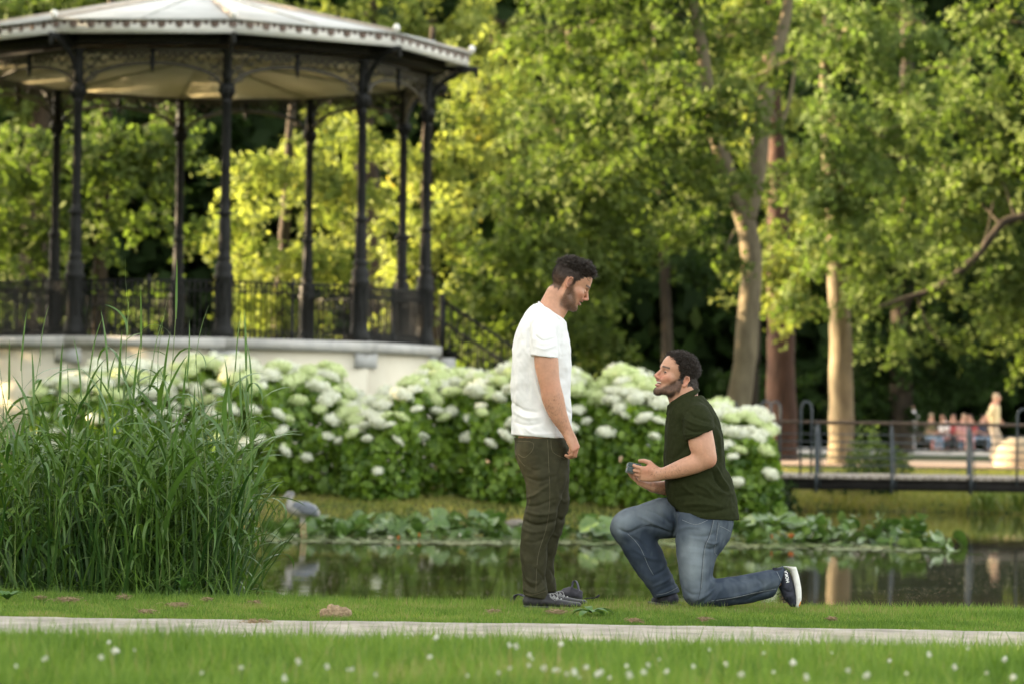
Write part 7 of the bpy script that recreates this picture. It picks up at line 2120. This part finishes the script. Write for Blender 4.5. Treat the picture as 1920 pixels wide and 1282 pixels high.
colh = np.tile(np.array((0.36, 0.35, 0.33)), (len(V), 1))
colh = lerp(colh, (0.50, 0.34, 0.20), ((V[:, 2] < H(0, 972)[2]) | (V[:, 0] < H(534, 0)[0])).astype(float) * 0.9)
g = H(547, 924); colh = lerp(colh, (0.05, 0.05, 0.07), np.exp(-(((V[:, 0] - g[0]) / 0.03) ** 2 + ((V[:, 2] - g[2]) / 0.012) ** 2)))
her = thing('heron', tuple(H(567, 1010)), 'grey heron wading at the island edge, facing left with its neck drawn in', 'heron')
her.location.z = WATER_Z
def hchild(n, V, F, m, col=None):
    o = link(n, new_mesh(n, V, F, True, col=col), m, her); o.location = -Vector(her.location); return o
hchild('body', V, F, m_hpale, colh)
for sy in (-1, 1):
    wv_ = Vol(axis(H(540, 0)[0], H(612, 0)[0], 0.010), axis(YH - .18, YH + .18, 0.008), axis(H(0, 985)[2], H(0, 930)[2], 0.008))
    wv_.chain([H(558, 948, .075 * sy), H(572, 951, .085 * sy), H(586, 956, .07 * sy), H(600, 965, .03 * sy)], np.array([9, 12, 10, 3]) * k, 0.5, 0.02)
    V, F = wv_.mesh(1); hchild('wing', V, F, m_hgrey)
mb = MB(); mb.tube([H(549, 925), H(554, 928), H(558, 933)], [0.006, 0.005, 0.002], 5); o = mb.build('crest', mat('heron_black', (0.03, 0.03, 0.04), rough=0.7), her, True); o.location = -Vector(her.location)
# ---------------------------------------------------------------- people far behind, on the path and round the bench
m_sk = mat('far_skin', (0.50, 0.27, 0.18), (0.58, 0.33, 0.23), scale=5, rough=0.6)
def cloth(name, c): return mat(name, c, tuple(min(1, q * 1.25) for q in c), scale=6, rough=0.85)
def far_person(px, Yd, pose, shirt, trous, hairc, lab, face=-1, step=0.022):
    x = at(px, 850, Yd).x
    root = thing('person', (x, Yd, 0.03), lab, 'person')
    def chain(v, pts, r, e=None, kk=0.03): v.chain(np.array(pts, float), np.array(r, float), e, kk)
    ax = (axis(-.75, .75, step), axis(-.45, .45, step), axis(-.02, 1.85, step))
    f = face
    b, s_, t_, h_ = Vol(*ax), Vol(*ax), Vol(*ax), Vol(*ax)
    if pose == 'walk':
        hip, sh, hd = (0, 0, .92), (f * .03, 0, 1.40), (f * .08, 0, 1.63)
        legs = [[(0, -.09, .90), (f * .06, -.1, .50), (f * -.02, -.1, .08)], [(0, .09, .90), (f * .20, .1, .50), (f * .28, .1, .08)]]
        arms = [[(f * .02, -.21, 1.38), (f * -.16, -.25, 1.14), (f * -.08, -.20, .95)], [(f * .02, .21, 1.38), (f * .12, .25, 1.12), (f * .25, .2, .95)]]
    else:
        hip, sh, hd = (0, 0, .50), (f * .06, 0, .98), (f * .12, 0, 1.20)
        legs = [[(0, -.10, .50), (f * .42, -.12, .50), (f * .38, -.12, .08)], [(0, .10, .50), (f * .42, .12, .50), (f * .46, .12, .08)]]
        arms = [[(f * .04, -.20, .96), (f * .06, -.24, .70), (f * .30, -.12, .62)], [(f * .04, .20, .96), (f * .08, .24, .70), (f * .32, .1, .66)]]
    chain(b, [hip, ((hip[0] + sh[0]) / 2, 0, (hip[2] + sh[2]) / 2), sh], [.12, .12, .13], 1.2)
    chain(b, [sh, hd], [.06, .06]); b.ell(hd, (.095, .075, .12), None, .02); b.ell((hd[0] + f * .095, 0, hd[2] - .01), (.02, .015, .02), None, .02)
    for L in legs: chain(b, L, [.075, .055, .04]); chain(b, [L[2], (L[2][0] + f * .16, L[2][1], .04)], [.04, .03])
    for A in arms: chain(b, A, [.05, .042, .03]); b.ell(A[2], (.045, .03, .05), None, .03)
    chain(s_, [(hip[0], 0, hip[2] + .06), ((hip[0] + sh[0]) / 2, 0, (hip[2] + sh[2]) / 2), (sh[0], 0, sh[2] - .02)], [.145, .15, .135], 1.25)
    for A in arms:
        a = np.array(A[0]); m_ = a + (np.array(A[1]) - a) * 0.7; chain(s_, [a, m_], [.07, .065])
    s_.ell((sh[0], 0, sh[2] + .13), (.08, .1, .08), None, .01, 'sub')
    for L in legs: chain(t_, [L[0], L[1], (L[2][0], L[2][1], L[2][2] + .06)], [.105, .075, .06])
    chain(t_, [(hip[0], -.05, hip[2]), (hip[0], .05, hip[2])], [.13, .13])
    h_.ell((hd[0] - f * .015, 0, hd[2] + .035), (.10, .085, .105), None, .01); h_.ell((hd[0] + f * .09, 0, hd[2] - .03), (.08, .12, .10), None, .01, 'sub')
    for nm, v, m_ in (('body', b, m_sk), ('shirt', s_, shirt), ('trousers', t_, trous), ('hair', h_, hairc)):
        V, F = v.mesh(2)
        link(nm, new_mesh(nm, V, F, True), m_, root)
    mb = MB()
    for L in legs: mb.sphere((L[2][0] + f * .06, L[2][1], .035), (.15, .05, .045), 8, 5)
    mb.build('shoes', m_sole, root, True)['kind'] = 'stuff'
    return root
c_y = cloth('pale_yellow_shirt', (0.62, 0.52, 0.30)); c_kh = cloth('khaki_cloth', (0.42, 0.34, 0.25)); c_w = cloth('white_cloth', (0.6, 0.58, 0.58)); c_r = cloth('faded_red_cloth', (0.36, 0.08, 0.08)); c_p = cloth('pink_cloth', (0.50, 0.26, 0.25)); c_d = cloth('dark_cloth', (0.05, 0.05, 0.07)); c_b = cloth('pale_blue_denim', (0.22, 0.30, 0.40)); c_o = cloth('olive_cloth', (0.17, 0.14, 0.06)); h_l = cloth('fair_hair', (0.40, 0.30, 0.20)); h_d = cloth('dark_hair', (0.04, 0.03, 0.025))
w = far_person(1862, 76, 'walk', c_y, c_kh, h_l, 'man in pale yellow shirt and khaki trousers walking on the far path, hand on hip', face=1)
w.rotation_euler.z = rad(-12)
m_bench = mat('dark_bench', (0.05, 0.045, 0.04), (0.10, 0.09, 0.08), scale=5, rough=0.8)
YB = 104
for i, (px, sh, trs, hc_, lab, fc) in enumerate([(1741, c_o, c_b, h_l, 'person in a brown olive top sitting at the left end of the far bench', 1), (1772, c_w, c_p, h_d, 'person in a pale top seated on the far bench, second from the left', -1), (1788, c_r, c_d, h_d, 'person in a dull red top seated in the middle of the far bench', -1),
                                        (1803, c_p, c_p, h_l, 'small person in pink clothes seated in front of the far bench', 1), (1822, c_r, c_b, h_d, 'person in a red top with bare arms seated toward the right of the bench', -1), (1838, c_d, c_b, h_d, 'person in a dark top and pale jeans seated at the right end of the bench', 1)]):
    p = far_person(px, YB + (i % 3) * 0.8, 'sit', sh, trs, hc_, lab, fc, step=0.032)
    p.rotation_euler.z = rad([-35, 30, 70, -60, 40, -40][i])
x = at(1712, 850, 108).x
p = far_person(1712, 110, 'walk', c_w, c_w, h_d, 'person dressed in white standing left of the bench group', -1, step=0.032)
bn = thing('bench', (at(1790, 850, YB).x, YB + 1.4, 0.03), 'long dark bench under the resting people on the far pavement', 'bench')
for yy_ in (-.16, 0, .16):
    mb = MB(); mb.box((-1.5, yy_ - .07, .42), (1.5, yy_ + .07, .46)); mb.build('seat_slat', m_bench, bn)
for z_ in (.62, .80):
    mb = MB(); mb.box((-1.5, .26, z_ - .06), (1.5, .30, z_ + .06)); mb.build('back_slat', m_bench, bn)
for x_ in (-1.3, 0, 1.3):
    mb = MB(); mb.box((x_ - .04, -.2, -.03), (x_ + .04, -.13, .42)); mb.box((x_ - .04, .20, -.03), (x_ + .04, .26, .85)); mb.box((x_ - .04, -.13, .35), (x_ + .04, .2, .415)); mb.build('leg', m_bench, bn)
# bicycle leaning by the bench: two wheels and a frame
bk = thing('bicycle', (at(1748, 850, 101).x, 101, 0.03), 'dark bicycle parked in front of the person in the brown top', 'bicycle')
for x_ in (-.52, .52):
    mb = MB(); mb.tube([(x_ + .33 * math.cos(t), 0, .34 + .33 * math.sin(t)) for t in np.linspace(0, 2 * math.pi, 25)[:-1]], 0.022, 6, closed=True); wl = mb.build('wheel', m_beam, bk, True)
    mb = MB()
    for i in range(10): mb.tube([(x_, 0, .34), (x_ + .32 * math.cos(i * .628), 0, .34 + .32 * math.sin(i * .628))], 0.003, 3)
    mb.build('spokes', m_post, wl)['kind'] = 'stuff'
mb = MB()
for a, b_ in (((-.52, 0, .34), (-.1, 0, .34)), ((-.1, 0, .34), (-.22, 0, .86)), ((-.22, 0, .80), (.36, 0, .80)), ((-.1, 0, .34), (.38, 0, .72)), ((.36, 0, .92), (.52, 0, .34)), ((-.52, 0, .34), (-.2, 0, .78))): mb.tube([a, b_], 0.018, 6)
mb.build('frame', m_beam, bk, True)
mb = MB(); mb.tube([(.36, -.28, .98), (.34, 0, .95), (.36, .28, .98)], 0.014, 6); mb.build('handlebar', m_beam, bk, True)
mb = MB(); mb.sphere((-.23, 0, .89), (.13, .07, .035), 8, 5); mb.build('saddle', m_beam, bk, True)
# pale rounded boulder at the right edge
mb = MB(); mb.sphere((0, 0, 0), 1.0, 24, 16); V = mb.V[0]; V *= (1 + 0.04 * vnoise(V, 1.0, 4))[:, None] * np.array((0.62, 0.5, 0.60))
o = mb.build('boulder', mat('pale_sandstone', (0.42, 0.33, 0.22), (0.50, 0.41, 0.29), scale=3, rough=0.9), None, True)
o.location = (at(1912, 860, 68).x, 68, 0.15); tag(o, 'large pale sandstone boulder beside the far path at the right edge', 'boulder')
